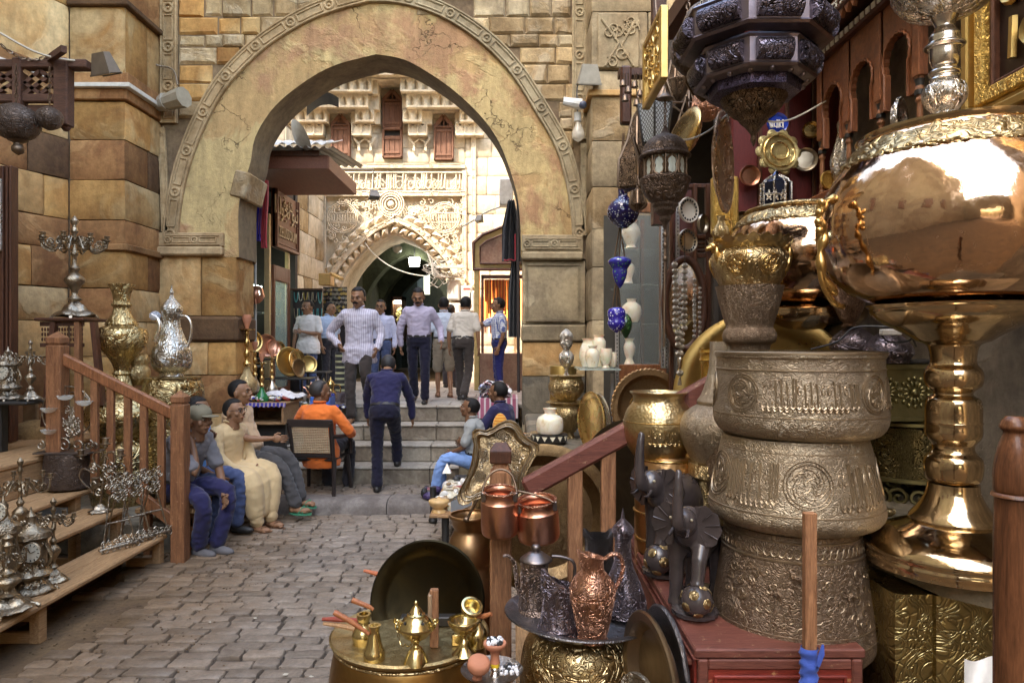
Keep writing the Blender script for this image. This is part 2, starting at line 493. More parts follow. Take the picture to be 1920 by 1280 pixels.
# ================================================================ STRUCTURE
def gmat():
    t = NT('ground'); p = t.pos(); n = t.noise(p,2.5,6,.7); n2 = t.noise(p,30,4,.7)
    col = t.mix(t.ramp(n,[(.35,0.),(.65,1.)]),(.15,.095,.048),(.085,.056,.034))
    col = t.mix(1.,col,t.ramp(n2,[(.3,.7),(.7,1.25)]),'MULTIPLY')
    return t.fin(col,.95,t.bump(t.math('ADD',n,t.math('MULTIPLY',n2,.5)),.6,.02),Specular_IOR_Level=.15)
GROUND = gmat()
def cobmat():
    t = NT('cobble'); p = t.pos(); n = t.noise(p,9,6,.68,.5); n2 = t.noise(p,45,4,.7); n3 = t.noise(p,.7,3,.5)
    col = t.mix(t.ramp(n,[(.35,0.),(.68,1.)]),(.25,.208,.168),(.15,.122,.098))
    col = t.mix(t.math('MULTIPLY',t.ramp(n3,[(.4,0.),(.7,1.)]),.7),col,(.21,.155,.105))
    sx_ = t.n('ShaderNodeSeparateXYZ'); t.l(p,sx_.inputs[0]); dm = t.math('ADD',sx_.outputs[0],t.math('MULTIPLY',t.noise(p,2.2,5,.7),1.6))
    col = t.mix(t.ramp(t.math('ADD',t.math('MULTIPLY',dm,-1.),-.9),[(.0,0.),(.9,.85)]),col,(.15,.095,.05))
    col = t.mix(1.,col,t.ramp(n2,[(.3,.75),(.7,1.2)]),'MULTIPLY')
    col = t.mix(1.,col,t.math('ADD',t.math('MULTIPLY',t.rnd(),.45),.78),'MULTIPLY')
    return t.fin(col,t.math('ADD',t.math('MULTIPLY',n,.35),.35),t.bump(t.math('ADD',n,t.math('MULTIPLY',n2,.4)),.55,.012),Specular_IOR_Level=.45)
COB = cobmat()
ground = struct('ground',MB().grid(lambda u,v:Vector((-40+80*u,-30+39.0*v,0)),8,8),GROUND,0)
def cobble_mb(L,W,rr,H=.028):
    m = MB(); n = 12; top = []; bot = []
    for k in range(n):
        a = 2 * pi * (k+.5) / n
        sx = max(-1,min(1,1.35*cos(a))); sy = max(-1,min(1,1.5*sin(a)))
        top.append((sx*L/2+rr.uniform(-.007,.007),sy*W/2+rr.uniform(-.006,.006)))
    vs = [(x,y,-.01)for x,y in top] + [(x*.99,y*.98,H*.84)for x,y in top] + [(x*.95,y*.91,H+rr.uniform(-.004,.004))for x,y in top] + [(0,0,H+.003)]
    fs = []
    for k in range(n):
        k2 = (k+1) % n
        fs += [(k,k2,k2+n,k+n),(k+n,k2+n,k2+2*n,k+2*n),(k+2*n,k2+2*n,3*n)]
    return m.add(vs,fs)
cr = random.Random(3)
struct('joint_soil',MB().grid(lambda u,v:Vector((-2.6+.05*sin(v*40)+(3.17-.05*sin(v*40))*u,3.4+4.23*v,.004)),6,60),plain((.05,.036,.024),.95,bump=.4),0)
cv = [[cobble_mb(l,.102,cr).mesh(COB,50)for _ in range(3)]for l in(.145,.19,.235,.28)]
LS = (.145,.19,.235,.28)
cells = []
y = 3.55; row = 0
while y < 7.62:
    x = -3.3 + cr.uniform(0,.2)
    while x < .55:
        k = cr.choice((0,1,1,2,2,3)); L = LS[k] + .012
        wob = .012 * sin(x*3+row)
        cells.append((x+L/2,y+wob+cr.uniform(-.004,.004),k,cr.uniform(-.03,.03),cr.uniform(-.012,.006)))
        x += L
    y += .1125; row += 1
def cob_ok(c):
    left = -2.78 - .10 * sin(c[1]*2.2)
    if c[1] > 5.2: left = -3.2
    return c[0] > left
cells = [c for c in cells if cob_ok(c)]
def vis(c):
    px = 960 + c[0] / c[1] * F; py = 640 + EZ / c[1] * F
    return -60 < px < 880 and py < 1330 and not (py>1230 and px>640)
shown = sorted([c for c in cells if vis(c)],key=lambda c:c[1])
single = set(id(c)for c in shown[:300])
rest = MB()
for c in cells:
    me = cr.choice(cv[c[2]])
    if id(c) in single:
        o = link('cobblestone',me,ground,(c[0],c[1],c[4])); o.rotation_euler = (cr.uniform(-.03,.03),cr.uniform(-.02,.02),c[3])
    else:
        rest.join(cobble_mb(LS[c[2]],.102,cr),Matrix.Translation((c[0],c[1],c[4]))@Matrix.Rotation(c[3],4,'Z'))
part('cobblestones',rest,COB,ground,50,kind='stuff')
gm_ = MB(); gr_ = random.Random(77)
for k in range(900):
    x, y = gr_.uniform(-3.1,-1.9) if k % 3 else gr_.uniform(-2.9,.4), gr_.uniform(3.7,7.6); s_ = gr_.uniform(.003,.010)
    gm_.ball((x,y,.004 if x<-2.7 else .026),(s_,s_*.8,s_*.5),5,3)
part('grit',gm_,GROUND,ground,0,kind='stuff')
m = MB()
for k in range(26):
    x, y = gr_.uniform(-2.8,.2), gr_.uniform(3.9,7.5); a = gr_.uniform(0,6); s_ = gr_.uniform(.008,.022)
    m.add([Vector((x+s_*cos(a+t),y+s_*.6*sin(a+t),.032+.004*(t>3)))for t in(0,1.5,3.1,4.6)],[(0,1,2,3)])
part('litter_scraps',m,plain((.42,.38,.30),.8),ground,0,kind='stuff')
# platform behind the kerb
KY0, KY1, PZ = 7.64, 8.02, .155
plat = struct('lower_platform',MB().box(-6.0,.6,KY0+.1,8.75,-.1,PZ-.012),GROUND,0)
pm = MB(); y = 8.06
while y < 8.62:
    x = -3.2 + cr.uniform(0,.1)
    while x < .4:
        L = cr.choice(LS[:3]); pm.join(cobble_mb(L-.01,.09,cr,.02),Matrix.Translation((x+L/2,y,PZ-.012))); x += L + .004
    y += .1
part('paving_stones',pm,COB,plat,50,kind='stuff')
KERB = stone((.235,.205,.18),(.15,.125,.11),None,4,.9,.012,rv=.1)
kerb = struct('kerb',MB().box(-3.6,.5,KY0+.05,KY1-.01,-.05,.1),KERB,0)
for x0, x1 in ((-3.55,-2.66),(-2.65,-1.39),(-1.38,-.62),(-.61,.45)):
    pr = [(KY0,0),(KY0+.005,.09),(KY0+.03,.14),(KY0+.08,.168),(KY0+.2,.172),(KY1,.165),(KY1,0)]
    m = MB(); n = 14
    vs = [Vector((x0+(x1-x0)*i/n,yy+.006*sin(i*1.3+x0*5),zz+.004*sin(i*2.1)))for i in range(n+1)for yy,zz in pr]
    q = len(pr); fs = [(i*q+k,i*q+(k+1)%q,(i+1)*q+(k+1)%q,(i+1)*q+k)for i in range(n)for k in range(q)]
    fs += [tuple(range(q)),tuple(reversed(range(n*q,n*q+q)))]
    part('kerb_stone',m.add(vs,fs),KERB,kerb,50)
# steps
STEP_M = stone((.27,.225,.165),(.17,.135,.10),(.36,.31,.24),3.2,.8,.01,rv=.12)
TREAD_M = stone((.40,.36,.30),(.30,.26,.21),None,3.2,.5,.006,rv=.08)
TZ = 1.03
nose = [(8.60,.374),(8.97,.593),(9.34,.811),(9.70,TZ)]
steps = struct('stone_steps',MB().box(-3.5,.1,8.72,9.8,-.1,.33),STEP_M,0)
for i, (yn,zt) in enumerate(nose):
    z0 = PZ - .05 if i == 0 else nose[i-1][1] + .001
    cuts = [-3.56,-2.3+.15*i,-1.02-.03*(i%2),.10]
    for a, b in zip(cuts,cuts[1:]):
        s_ = part('step_slab',MB().box(a+.003,b-.003,yn,10.0,z0,zt-.03,c=.012),STEP_M,steps,30)
        part('tread',MB().box(a+.003,b-.003,yn-.018,(nose[i+1][0]if i<3 else 9.9)+.02,zt-.029,zt,c=.01),TREAD_M,s_,30)
UP = stone((.46,.42,.37),(.36,.32,.27),None,2,.4,.008,rv=.12)
upper = struct('upper_paving',MB().box(-9,9,9.92,30,.7,TZ-.012),GROUND,0)
for i in range(7):
    for j in range(12):
        xx = -4.0 + i * .62 + (.3 if j%2 else 0)
        part('paving_slab',MB().box(xx+.004,xx+.614,9.905+j*.48,10.378+j*.48,TZ-.05,TZ+cr.uniform(-.003,.003),c=.006),UP,upper,30)

# ---------------------------------------------------------------- block walls
def block(mb_c,x0,x1,z0,z1,dep,rr,proud=.012,ch=.014):
    """one squared stone in local wall space: x along wall, y outward = -y"""
    m = MB(); pr = rr.uniform(0,proud); g = .0035
    j = lambda: rr.uniform(-.006,.006)
    if ch < .029:      # near walls: worn face with a slightly uneven surface
        nx, nz = 5, 3; vs = []; sd = rr.uniform(0,99)
        for k in range(nz+1):
            for i in range(nx+1):
                x = x0 + g + (x1-x0-2*g) * (0,.07,.36,.64,.93,1)[i]; z = z0 + g + (z1-z0-2*g) * (0,.12,.88,1)[k]
                edge = (i in(0,nx)) + (k in(0,nz)); nn = mnoise.noise(Vector((x*3+sd,z*4,sd)))
                if edge: x += (.5-(i==nx)) * 2 * abs(nn) * .012 * (i in(0,nx)); z += (.5-(k==nz)) * 2 * abs(nn) * .012 * (k in(0,nz))
                vs.append((x,-pr+(.0,.010,.018)[edge]-.012*nn-.006*(edge==0),z))
        n0 = len(vs); w_ = nx + 1
        fs = [(k*w_+i,k*w_+i+1,(k+1)*w_+i+1,(k+1)*w_+i)for k in range(nz)for i in range(nx)]
        bd_ = list(range(w_)) + [k*w_+nx for k in range(1,nz+1)] + [nz*w_+i for i in range(nx-1,-1,-1)] + [k*w_ for k in range(nz-1,0,-1)]
        for b_ in bd_: vs.append((vs[b_][0],dep,vs[b_][2]))
        nb = len(bd_)
        fs += [(bd_[k],n0+k,n0+(k+1)%nb,bd_[(k+1)%nb])for k in range(nb)]
        return m.add(vs,fs)
    f = [(x0+g+ch,z0+g+ch),(x1-g-ch,z0+g+ch),(x1-g-ch,z1-g-ch),(x0+g+ch,z1-g-ch)]
    b = [(x0+g,z0+g),(x1-g,z0+g),(x1-g,z1-g),(x0+g,z1-g)]
    vs = [(x+j(),-pr-ch*.6,z+j())for x,z in f] + [(x,-pr+ch*.4,z)for x,z in b] + [(x,dep,z)for x,z in b]
    fs = [(0,1,2,3)]
    for k in range(4):
        k2 = (k+1) % 4
        fs += [(k,k+4,k2+4,k2),(k+4,k+8,k2+8,k2+4)]
    fs.append((11,10,9,8))
    return m.add(vs,fs)
def wall_M(p0,p1):
    p0 = Vector((*p0,0)); d = (Vector((*p1,0))-p0); L = d.length; d.normalize()
    n = Vector((-d.y,d.x,0))      # local +y (into the wall)
    return Matrix(((d.x,n.x,0,p0.x),(d.y,n.y,0,p0.y),(0,0,1,0),(0,0,0,1))), L
def block_wall(root,p0,p1,rows,dep=.3,name='stone_block',seed=1,proud=.012,ch=.014):
    """rows: (z_bottom, z_top, [materials], mean block length)"""
    rr = random.Random(seed); M, L = wall_M(p0,p1)
    for z0, z1, mats, bl in rows:
        x = 0; k = rr.randint(0,9)
        while x < L - 1e-3:
            e = x + bl * rr.uniform(.75,1.25)
            if e > L - bl * .45: e = L
            b = block(None,x,e,z0,z1,dep,rr,proud,ch).xf(M)
            part(name,b,mats[k%len(mats)],root,50); x = e; k += 1
def zrows(d,spec):
    """spec: [(py_top, mats, length)..., py_end] -> rows"""
    out = []
    for a, b in zip(spec,spec[1:]):
        out.append((Z(b if isinstance(b,(int,float))else b[0],d),Z(a[0],d),a[1],a[2]))
    return out
AY, AB = 9.0, 9.62        # arch wall front and back
arch = struct('arch_wall',MB().box(X(297,9),X(440,9),9.05,AB-.03,0,3.0).box(X(980,9),X(1096,9),9.05,AB-.03,0,2.9),MORTAR,0)
arch['label'] = 'pointed stone arch wall with carved moulding spanning the steps'
tag(arch,None,None,None,'structure')
inner = [(448,482),(447,440),(449,373),(469,307),(479,256),(514,201),(569,155),(627,123),(705,102),(752,110),(791,129),(846,166),(897,213),(932,260),(955,315),(971,373),(976,432),(977,482)]
outer = [(322,482),(322,432),(328,380),(338,330),(352,285),(375,228),(410,165),(450,118),(492,80),(540,48),(590,22),(640,5),(690,-8),(740,-6),(800,8),(860,36),(920,80),(971,135),(1020,212),(1052,268),(1069,320),(1080,375),(1086,432),(1086,482)]
def resample(pts,n):
    L = [0]
    for a, b in zip(pts,pts[1:]): L.append(L[-1]+(b-a).length)
    out = []; k = 0
    for i in range(n+1):
        t = L[-1] * i / n
        while k < len(L) - 2 and L[k+1] < t: k += 1
        f = (t-L[k]) / max(1e-9,L[k+1]-L[k]); out.append(pts[k].lerp(pts[k+1],f))
    return out
NA = 72
# keep the apex sharp: resample each half
def half(lst,apex,n):
    a = catmull([P(x,y,AY)for x,y in lst[:apex+1]],8); b = catmull([P(x,y,AY)for x,y in lst[apex:]],8)
    return resample(a,n) + resample(b,n)[1:]
IN = half(inner,8,NA//2); OUT = half(outer,12,NA//2)
def plmat(c1,c2,c3,dark):
    t = NT('plaster'); p = t.pos(); n1 = t.noise(p,1.1,5,.6,.6); n2 = t.noise(p,14,5,.7); n3 = t.noise(p,.75,6,.62,.3); n4 = t.noise(p,60,3,.6)
    k = t.ramp(n1,[(.485,0.),(.53,1.)])
    col = t.mix(k,c1,c2)
    k2 = t.ramp(n3,[(.54,0.),(.60,1.)])
    col = t.mix(k2,col,c3)
    col = t.mix(t.ramp(t.noise(p,3.2,5,.7),[(.5,0.),(.75,.7)]),col,dark)
    col = t.mix(1.,col,t.ramp(n2,[(.3,.82),(.7,1.1)]),'MULTIPLY')
    cr_ = t.voro(p,1.7,'DISTANCE_TO_EDGE')
    wv = t.n('ShaderNodeVectorMath',operation='ADD'); t.l(p,wv.inputs[0]); t.l(t.noise(p,2.5,4,.6,0,1),wv.inputs[1])
    ck_ = t.voro(wv.outputs[0],1.3,'DISTANCE_TO_EDGE'); cm_ = t.math('MULTIPLY',t.ramp(ck_,[(.004,1.),(.012,0.)]),t.ramp(t.noise(p,.9,2,.5),[(.5,0.),(.56,1.)]))
    col = t.mix(t.math('MULTIPLY',cm_,.7),col,(.09,.06,.035))
    stn = t.ramp(t.noise(t.scale(p,(3.,3.,.6)),1.3,6,.75,.5),[(.42,1.),(.68,.66)]); col = t.mix(1.,col,stn,'MULTIPLY')
    h = t.math('SUBTRACT',t.math('ADD',t.math('MULTIPLY',n2,.6),t.math('ADD',t.math('MULTIPLY',k,-.7),t.math('MULTIPLY',k2,.6))),cm_)
    h = t.math('ADD',h,t.math('MULTIPLY',t.ramp(n4,[(.3,0.),(.5,1.)]),.2))
    return t.fin(col,.92,t.bump(h,.8,.018),Specular_IOR_Level=.2)
PLASTER = plmat((.56,.415,.195),(.50,.33,.15),(.44,.255,.135),(.34,.25,.12))
TOPZ = 9.5
m = MB(); rows = 4
vs = []
for i in range(NA+1):
    for r_ in range(rows+1):
        q = IN[i].lerp(OUT[i],r_/rows); q.y += .012 * mnoise.noise(q*1.3) - .0; vs.append(q)
fs = [(i*(rows+1)+r_,(i+1)*(rows+1)+r_,(i+1)*(rows+1)+r_+1,i*(rows+1)+r_+1)for i in range(NA)for r_ in range(rows)]
part('plaster_face',m.add(vs,fs),PLASTER,arch,60)
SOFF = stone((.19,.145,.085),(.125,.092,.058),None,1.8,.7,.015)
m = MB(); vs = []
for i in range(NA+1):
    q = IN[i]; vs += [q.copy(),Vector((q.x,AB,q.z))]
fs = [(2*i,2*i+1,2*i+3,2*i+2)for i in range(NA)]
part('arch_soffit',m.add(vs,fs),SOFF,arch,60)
# backing wall above, in front of which the rubble stones sit
m = MB(); vs = []
for i in range(NA+1):
    q = OUT[i]; vs += [Vector((q.x,AY+.02,q.z)),Vector((X(297,9)-.0 if i<NA/2 else X(1100,9),AY+.02,q.z)),Vector((q.x,AY+.02,TOPZ))]
fs = []
for i in range(NA): fs.append((3*i,3*i+2,3*i+5,3*i+3))
fs = [f for f in fs]
m.add(vs,fs)
m.box(X(297,9),OUT[0].x,AY+.02,AB-.02,3.0,TOPZ); m.box(OUT[-1].x,X(1100,9),AY+.02,AB-.02,3.0,TOPZ)
vb = []
for i in range(NA+1): vb += [Vector((IN[i].x,AB,IN[i].z)),Vector((IN[i].x,AB,TOPZ))]
m.add(vb,[(2*i,2*i+2,2*i+3,2*i+1)for i in range(NA)])
m.box(X(447,9)-.4,X(447,9),AB-.04,AB,3.0,TOPZ)
m.box(X(977,9),X(977,9)+.4,AB-.04,AB,3.0,TOPZ)
m.add([Vector((X(297,9),AY,TOPZ)),Vector((X(1100,9),AY,TOPZ)),Vector((X(1100,9),AB,TOPZ)),Vector((X(297,9),AB,TOPZ))],[(0,1,2,3)])
part('wall_core',m,MORTAR,arch,0)
def zout(x):
    best = -9
    for a, b in zip(OUT,OUT[1:]):
        if (a.x-x) * (b.x-x) <= 0 and abs(b.x-a.x) > 1e-6: best = max(best,a.z+(b.z-a.z)*(x-a.x)/(b.x-a.x))
    return best
rr = random.Random(11); z = Z(330,9)
while z < Z(-60,9):
    h = rr.uniform(.15,.27); x = X(334,9)
    while x < X(1076,9):
        L = rr.uniform(.22,.52); e = min(x+L,X(1076,9)); zc = z + h / 2
        zo = max(zout(x+.02),zout(e-.02),zout((x+e)/2))
        if e - x > .06 and not (x>OUT[3].x and e<OUT[-4].x and z+h<zo-.02) and (z+h>zo+.02):
            if x < -1 or e > -.5 or z > Z(20,9):
                b = block(None,x,e,z,z+h,.1,rr,.035,.03)
                for p in b.v: p.y += AY + .02
                for p in b.v[:4]: p.x += rr.uniform(-.012,.012); p.z += rr.uniform(-.012,.012)
                part('rubble_stone',b,rr.choice((ST_RUB,ST_RUB,ST_GOLD if x<-1.5 else ST_GREY)),arch,35)
        x = e
    z += h
# carved interlace mouldings
def carved(root,pts,width,mat,seglen=.62,n=Vector((0,-1,0)),lift=.035):
    L = sum((b-a).length for a,b in zip(pts,pts[1:])); k = max(1,round(L/seglen)); fine = resample(pts,k*16)
    for s_ in range(k):
        seg = fine[s_*16:s_*16+17]; m = MB(); A = []; 
        def fr(i):
            t = (seg[min(i+1,16)]-seg[max(i-1,0)]).normalized(); return t, t.cross(n).normalized()
        vs = []
        for i in range(17):
            t, s2 = fr(i); q = seg[i]
            if i == 0: q = q + t * .004
            if i == 16: q = q - t * .004
            for a, b in ((-.5,.0),(-.5,1),(.5,1),(.5,0)): vs.append(q+s2*(a*width)+n*(lift*b))
        fs = [(i*4+a,i*4+a+1,i*4+a+5,i*4+a+4)for i in range(16)for a in range(3)] + [(0,1,2,3),(67,66,65,64)]
        m.add(vs,fs)
        for side in (-.42,.42):
            m.tube([seg[i]+fr(i)[1]*side*width+n*(lift+.004)for i in range(17)],width*.075,6)
        loop = [seg[i]+fr(i)[1]*.24*width+n*(lift+.004)for i in range(4,15)] + [seg[i]-fr(i)[1]*.24*width+n*(lift+.004)for i in range(14,3,-1)]
        m.tube(loop,width*.07,6,closed=True)
        t, s2 = fr(2)
        m.tube([seg[1]+t*(width*.26*cos(a*pi/6))+s2*(width*.26*sin(a*pi/6))+n*(lift+.006)for a in range(12)],width*.085,6,closed=True)
        m.ball(seg[1]+n*(lift+.003),width*.09,8,5)
        part('carved_moulding',m,mat,root,50)
C_UP = [p.copy()for p in OUT]
mid = NA // 2
carved(arch,C_UP[2:mid+1],S(29,9),ST_CARVE,.58); carved(arch,list(reversed(C_UP[mid:-2])),S(28,9),ST_CARVE_G,.58)
carved(arch,[P(318,-60,9),P(318,232,9)],S(32,9),ST_CARVE,.55); carved(arch,[P(1086,-60,9),P(1086,262,9)],S(27,9),ST_CARVE_G,.55)
carved(arch,[P(303,240,9),P(309,330,9),P(312,434,9)],S(14,9),ST_CARVE,1.4)
carved(arch,[P(1094,270,9),P(1094,434,9)],S(11,9),ST_CARVE_G,1.4)
# imposts
def impost(x0,x1,y0,y1,y2,mat,jamb):
    b = MB().box(X(x0,9),X(x1,9),AY-.05,AB+.01,Z(y1,9),Z(y0,9),c=.01)
    part('impost',b,mat,arch,30)
    b = MB().box(X(x0,9),X(x1,9)+.0,AY-.09,AB+.02,Z(y2,9),Z(y1,9)-.002,c=.02)
    part('impost',b,mat,arch,30)
impost(295,421,437,463,480,ST_CARVE,0); impost(978,1093,441,473,488,ST_CARVE_G,0)
carved(arch,[P(312,450,8.95),P(412,450,8.95)],S(20,9),ST_CARVE,.36,lift=.01)
carved(arch,[P(985,457,8.95),P(1088,457,8.95)],S(22,9),ST_CARVE_G,.36,lift=.01)
block_wall(arch,(X(296,9),AY),(X(443,9),AY),zrows(9,[(480,[ST_GOLD,ST_PALE],.62),(592,[ST_DBROWN],.75),(641,[ST_PALE,ST_GOLD],.7),(703,[ST_BROWN,ST_PALE],.8),(775,[ST_PALE],.6),(860,[ST_BROWN],.6),920]),AB-AY,seed=4)
part('ledge',MB().box(X(296,9),X(447,9),AY-.05,AB+.02,Z(640,9),Z(594,9),c=.03),ST_DBROWN,arch,30)
block_wall(arch,(X(979,9),AY),(X(1098,9),AY),zrows(9,[(488,[ST_GREY],.9),(607,[ST_GREY],.9),(641,[ST_PALE],.9),(705,[ST_DGREY,ST_DGREY],.55),(796,[ST_GREY],.6),(856,[ST_GREY],.6),925]),AB-AY,seed=5)
part('ledge',MB().box(X(978,9),X(1098,9),AY-.035,AB+.01,Z(640,9),Z(609,9),c=.02),ST_GREY,arch,30)
m = MB()
for a, b, c_, e in ((985,1088,494,499),(985,1088,598,603),(985,990,499,598),(1083,1088,499,598)): m.box(X(a,9),X(b,9),AY-.03,AY,Z(e,9),Z(c_,9),c=.005)
part('panel_moulding',m,ST_GREY,arch,30)
# proud voussoirs at the left springing
for x, y, w_, h_, a in ((451,346,30,50,.25),):
    b = MB().box(-S(w_,9)/2,S(w_,9)/2,-.03,.62,-S(h_,9)/2,S(h_,9)/2,c=.02).xf(Matrix.Translation(P(x,y,9))@Matrix.Rotation(a,4,'Y'))
    part('voussoir',b,ST_RUB,arch,30)
solo('drainpipe',MB().tube([P(971.5,372,9.25),P(971.5,560,9.25),P(972.5,735,9.25)],.022,10),plain((.03,.022,.02),.6),'thin dark pipe running down the right jamb of the big arch','pipe')

# left banded wall
lw = struct('left_wall',MB().box(-5.22,-4.62,8.24,9.6,0,8.0).box(-5.7,-5.19,8.21,8.6,0,8.0),MORTAR,0)
lw['label'] = 'banded brown and yellow stone wall left of the arch'
A0, A1, A2, A3 = (-5.95,6.3), (-5.23,8.19), (-4.57,8.19), (-4.57,9.02)
LROWS = zrows(8.19,[(-420,[ST_GOLD],.7),(-330,[ST_BROWN],.7),(-240,[ST_GOLD],.8),(-150,[ST_BROWN,ST_DBROWN],.7),(-70,[ST_BROWN,ST_GOLD],.7),(13,[ST_GOLD,ST_PALE],.6),(140,[ST_BROWN],.9),(190,[ST_PALE,ST_GOLD],.55),(262,[ST_BROWN,ST_DBROWN],.62),(337,[ST_GOLD,ST_PALE],.6),(412,[ST_BROWN],.7),(468,[ST_GOLD,ST_BROWN],.5),(540,[ST_BROWN,ST_PALE],.55),(602,[ST_PALE],.6),(668,[ST_BROWN,ST_GOLD],.6),(745,[ST_PALE,ST_BROWN],.6),(850,[ST_BROWN],.7),960])
block_wall(lw,A0,A1,LROWS,.25,seed=21)
block_wall(lw,A1,A2,LROWS,.25,seed=22)
block_wall(lw,A2,A3,LROWS,.25,seed=23)
def ledge_run(root,pts,z0,z1,proud,mat,name='cornice',c=.01):
    for i, (a,b) in enumerate(zip(pts,pts[1:])):
        M, L = wall_M(a,b)
        part(name,MB().box(-.0 if i==0 else-(proud-.003),L,-proud,.1,z0-.0012*i,z1+.0012*i,c=c).xf(M),mat,root,30)
CP = [A0,A1,A2,A3]
ledge_run(lw,CP,Z(160,8.19),Z(140,8.19),.07,ST_BROWN); ledge_run(lw,CP,Z(188,8.19),Z(168,8.19),.04,ST_BROWN)
ledge_run(lw,CP,Z(168,8.19)+.002,Z(160,8.19)-.002,.10,plain((.62,.58,.5),.6),'cable_cover',.004)
ledge_run(lw,[(-4.95,8.19),A2,A3],Z(470,8.19),Z(458,8.19),.05,ST_BROWN); ledge_run(lw,[A1,A2,A3],Z(13,8.19),Z(3,8.19),.06,ST_DBROWN)
# unseen tall block to left, heights set to keep direct sun off the alley
UPM = stone((.42,.30,.17),(.32,.22,.12),(.5,.38,.22),.5,.4,.03)
struct('left_shade_building',MB().box(-12,-4.9,8.3,9.55,8.4,10.5).box(-12,-6.0,-14,4.5,0,19).box(-12,-6.01,4.5,8.3,0,13).box(-6.0,-5.5,6.0,8.3,7.6,13),UPM,0)
for i in range(5):
    yy = -11 + i * 3.4
    wn = thing('shuttered_window','brown shuttered window in the left building beside the alley','window',(-5.98,yy,5),group='windows along the left building')
    part('frame',MB().box(-6.0,-5.93,yy,yy+1.1,4.2,6.2,c=.02),WOOD_DARKZ,wn)
    for k in range(2): part('shutter',MB().box(-5.95,-5.9,yy+.08+.48*k,yy+.54+.48*k,4.3,6.1,c=.02),WOOD_OZ,wn)
struct('back_building',MB().box(-12,-1.6,-15,-14,0,8).box(1.2,12,-15,-14,0,8).box(-1.6,1.2,-15,-14,3.6,8),UPM,0)
# right pier beside the shop
rp = struct('right_pier',MB().box(.99,2.2,8.42,9.5,0,5),MORTAR,0); rp['label'] = 'grey stone pier between the arch and the shop'
B0, B1, B2 = (.965,9.02), (.965,8.36), (2.3,8.36)
RROWS = zrows(8.36,[(-300,[ST_GREY],.8),(-180,[ST_PALE],.8),(-60,[ST_GREY],.8),(22,[ST_GREY],.55),(133,[ST_GREY],.7),(180,[ST_GREY,ST_RUB],.9),(264,[ST_RUB,ST_GREY],.9),(350,[ST_GREY,ST_RUB],.9),(428,[ST_GREY],.8),(500,[ST_GREY,ST_DGREY],.8),(600,[ST_GREY],.8),(690,[ST_GREY],.5),(780,[ST_DGREY],.5),930])
block_wall(rp,B0,B1,RROWS,.2,seed=31); block_wall(rp,B1,B2,RROWS,.2,seed=32)
ledge_run(rp,[B0,B1,B2],Z(181,8.36),Z(171,8.36),.05,ST_PALE,c=.006)
part('carved_panel',MB().box(X(1120,8.36),X(1197,8.36),8.31,8.36,Z(130,8.36),Z(28,8.36),c=.01),metal((.38,.31,.2),(.2,.15,.09),.9,'flat',9,.05,1.,.2)if 0 else ST_CARVE_G,rp,30)
m = MB(); q = random.Random(5)
for k in range(9):
    cx, cy = q.uniform(1132,1186), q.uniform(40,120); m.tube(spiral(P(cx,cy,8.30),.02,q.uniform(.05,.1),q.choice((1.2,-1.3)),q.uniform(0,6),16),.012,5)
m.tube([P(1128,36,8.3),P(1160,80,8.3),P(1135,124,8.3)],.015,6); m.tube([P(1190,40,8.3),P(1165,85,8.3),P(1188,124,8.3)],.015,6)
part('carved_relief',m,ST_CARVE_G,rp,50)
struct('right_building',MB().box(2.3,4.5,5.4,9.6,0,7.0).box(3.2,12,-14,5.4,0,7.0).box(1.0,2.4,8.5,9.55,6.5,8.5),UPM,0)
# ================================================================ FAR COURT
FD = 15.5
fw = struct('far_facade',MB().box(-9,X(640,FD),FD+.06,FD+1.0,1.0,12).box(X(838,FD),6,FD+.06,FD+1,1.0,12),ST_FAR,0)
fw['label'] = 'pale carved limestone portal facade across the court'
far_in = [(640,760),(638,575),(641,535),(655,505),(680,475),(708,452),(741,439),(775,453),(803,476),(826,505),(839,535),(842,575),(842,760)]
FI = resample(catmull([P(x,y,FD)for x,y in far_in[:7]],6),20) + resample(catmull([P(x,y,FD)for x,y in far_in[6:]],6),20)[1:]
m = MB(); vs = []
for q in FI: vs += [Vector((q.x,FD+.05,q.z)),Vector((X(742,FD)+(q.x-X(742,FD))*1.9,FD+.05,12 if abs(q.z)>2.2 else q.z)),Vector((q.x,FD+1.3,q.z))]
m.add(vs,[(3*i,3*i+1,3*i+4,3*i+3)for i in range(40)]+[(3*i,3*i+3,3*i+5,3*i+2)for i in range(40)])
part('portal_wall',m,ST_FAR,fw,50)
# courses of squared stone over the plain parts
block_wall(fw,(X(560,FD),FD),(X(608,FD),FD),[(1+.42*i,1.42+.42*i,[ST_FAR],.6)for i in range(24)],.1,seed=41)
block_wall(fw,(X(872,FD),FD),(X(965,FD),FD),[(1+.42*i,1.42+.42*i,[ST_FAR],.62)for i in range(24)],.1,seed=42)
block_wall(fw,(X(608,FD),FD+.03),(X(872,FD),FD+.03),[(Z(305,FD)+.33*i,Z(305,FD)+.33*i+.33,[ST_FAR],.6)for i in range(12)],.06,seed=43,proud=.006)
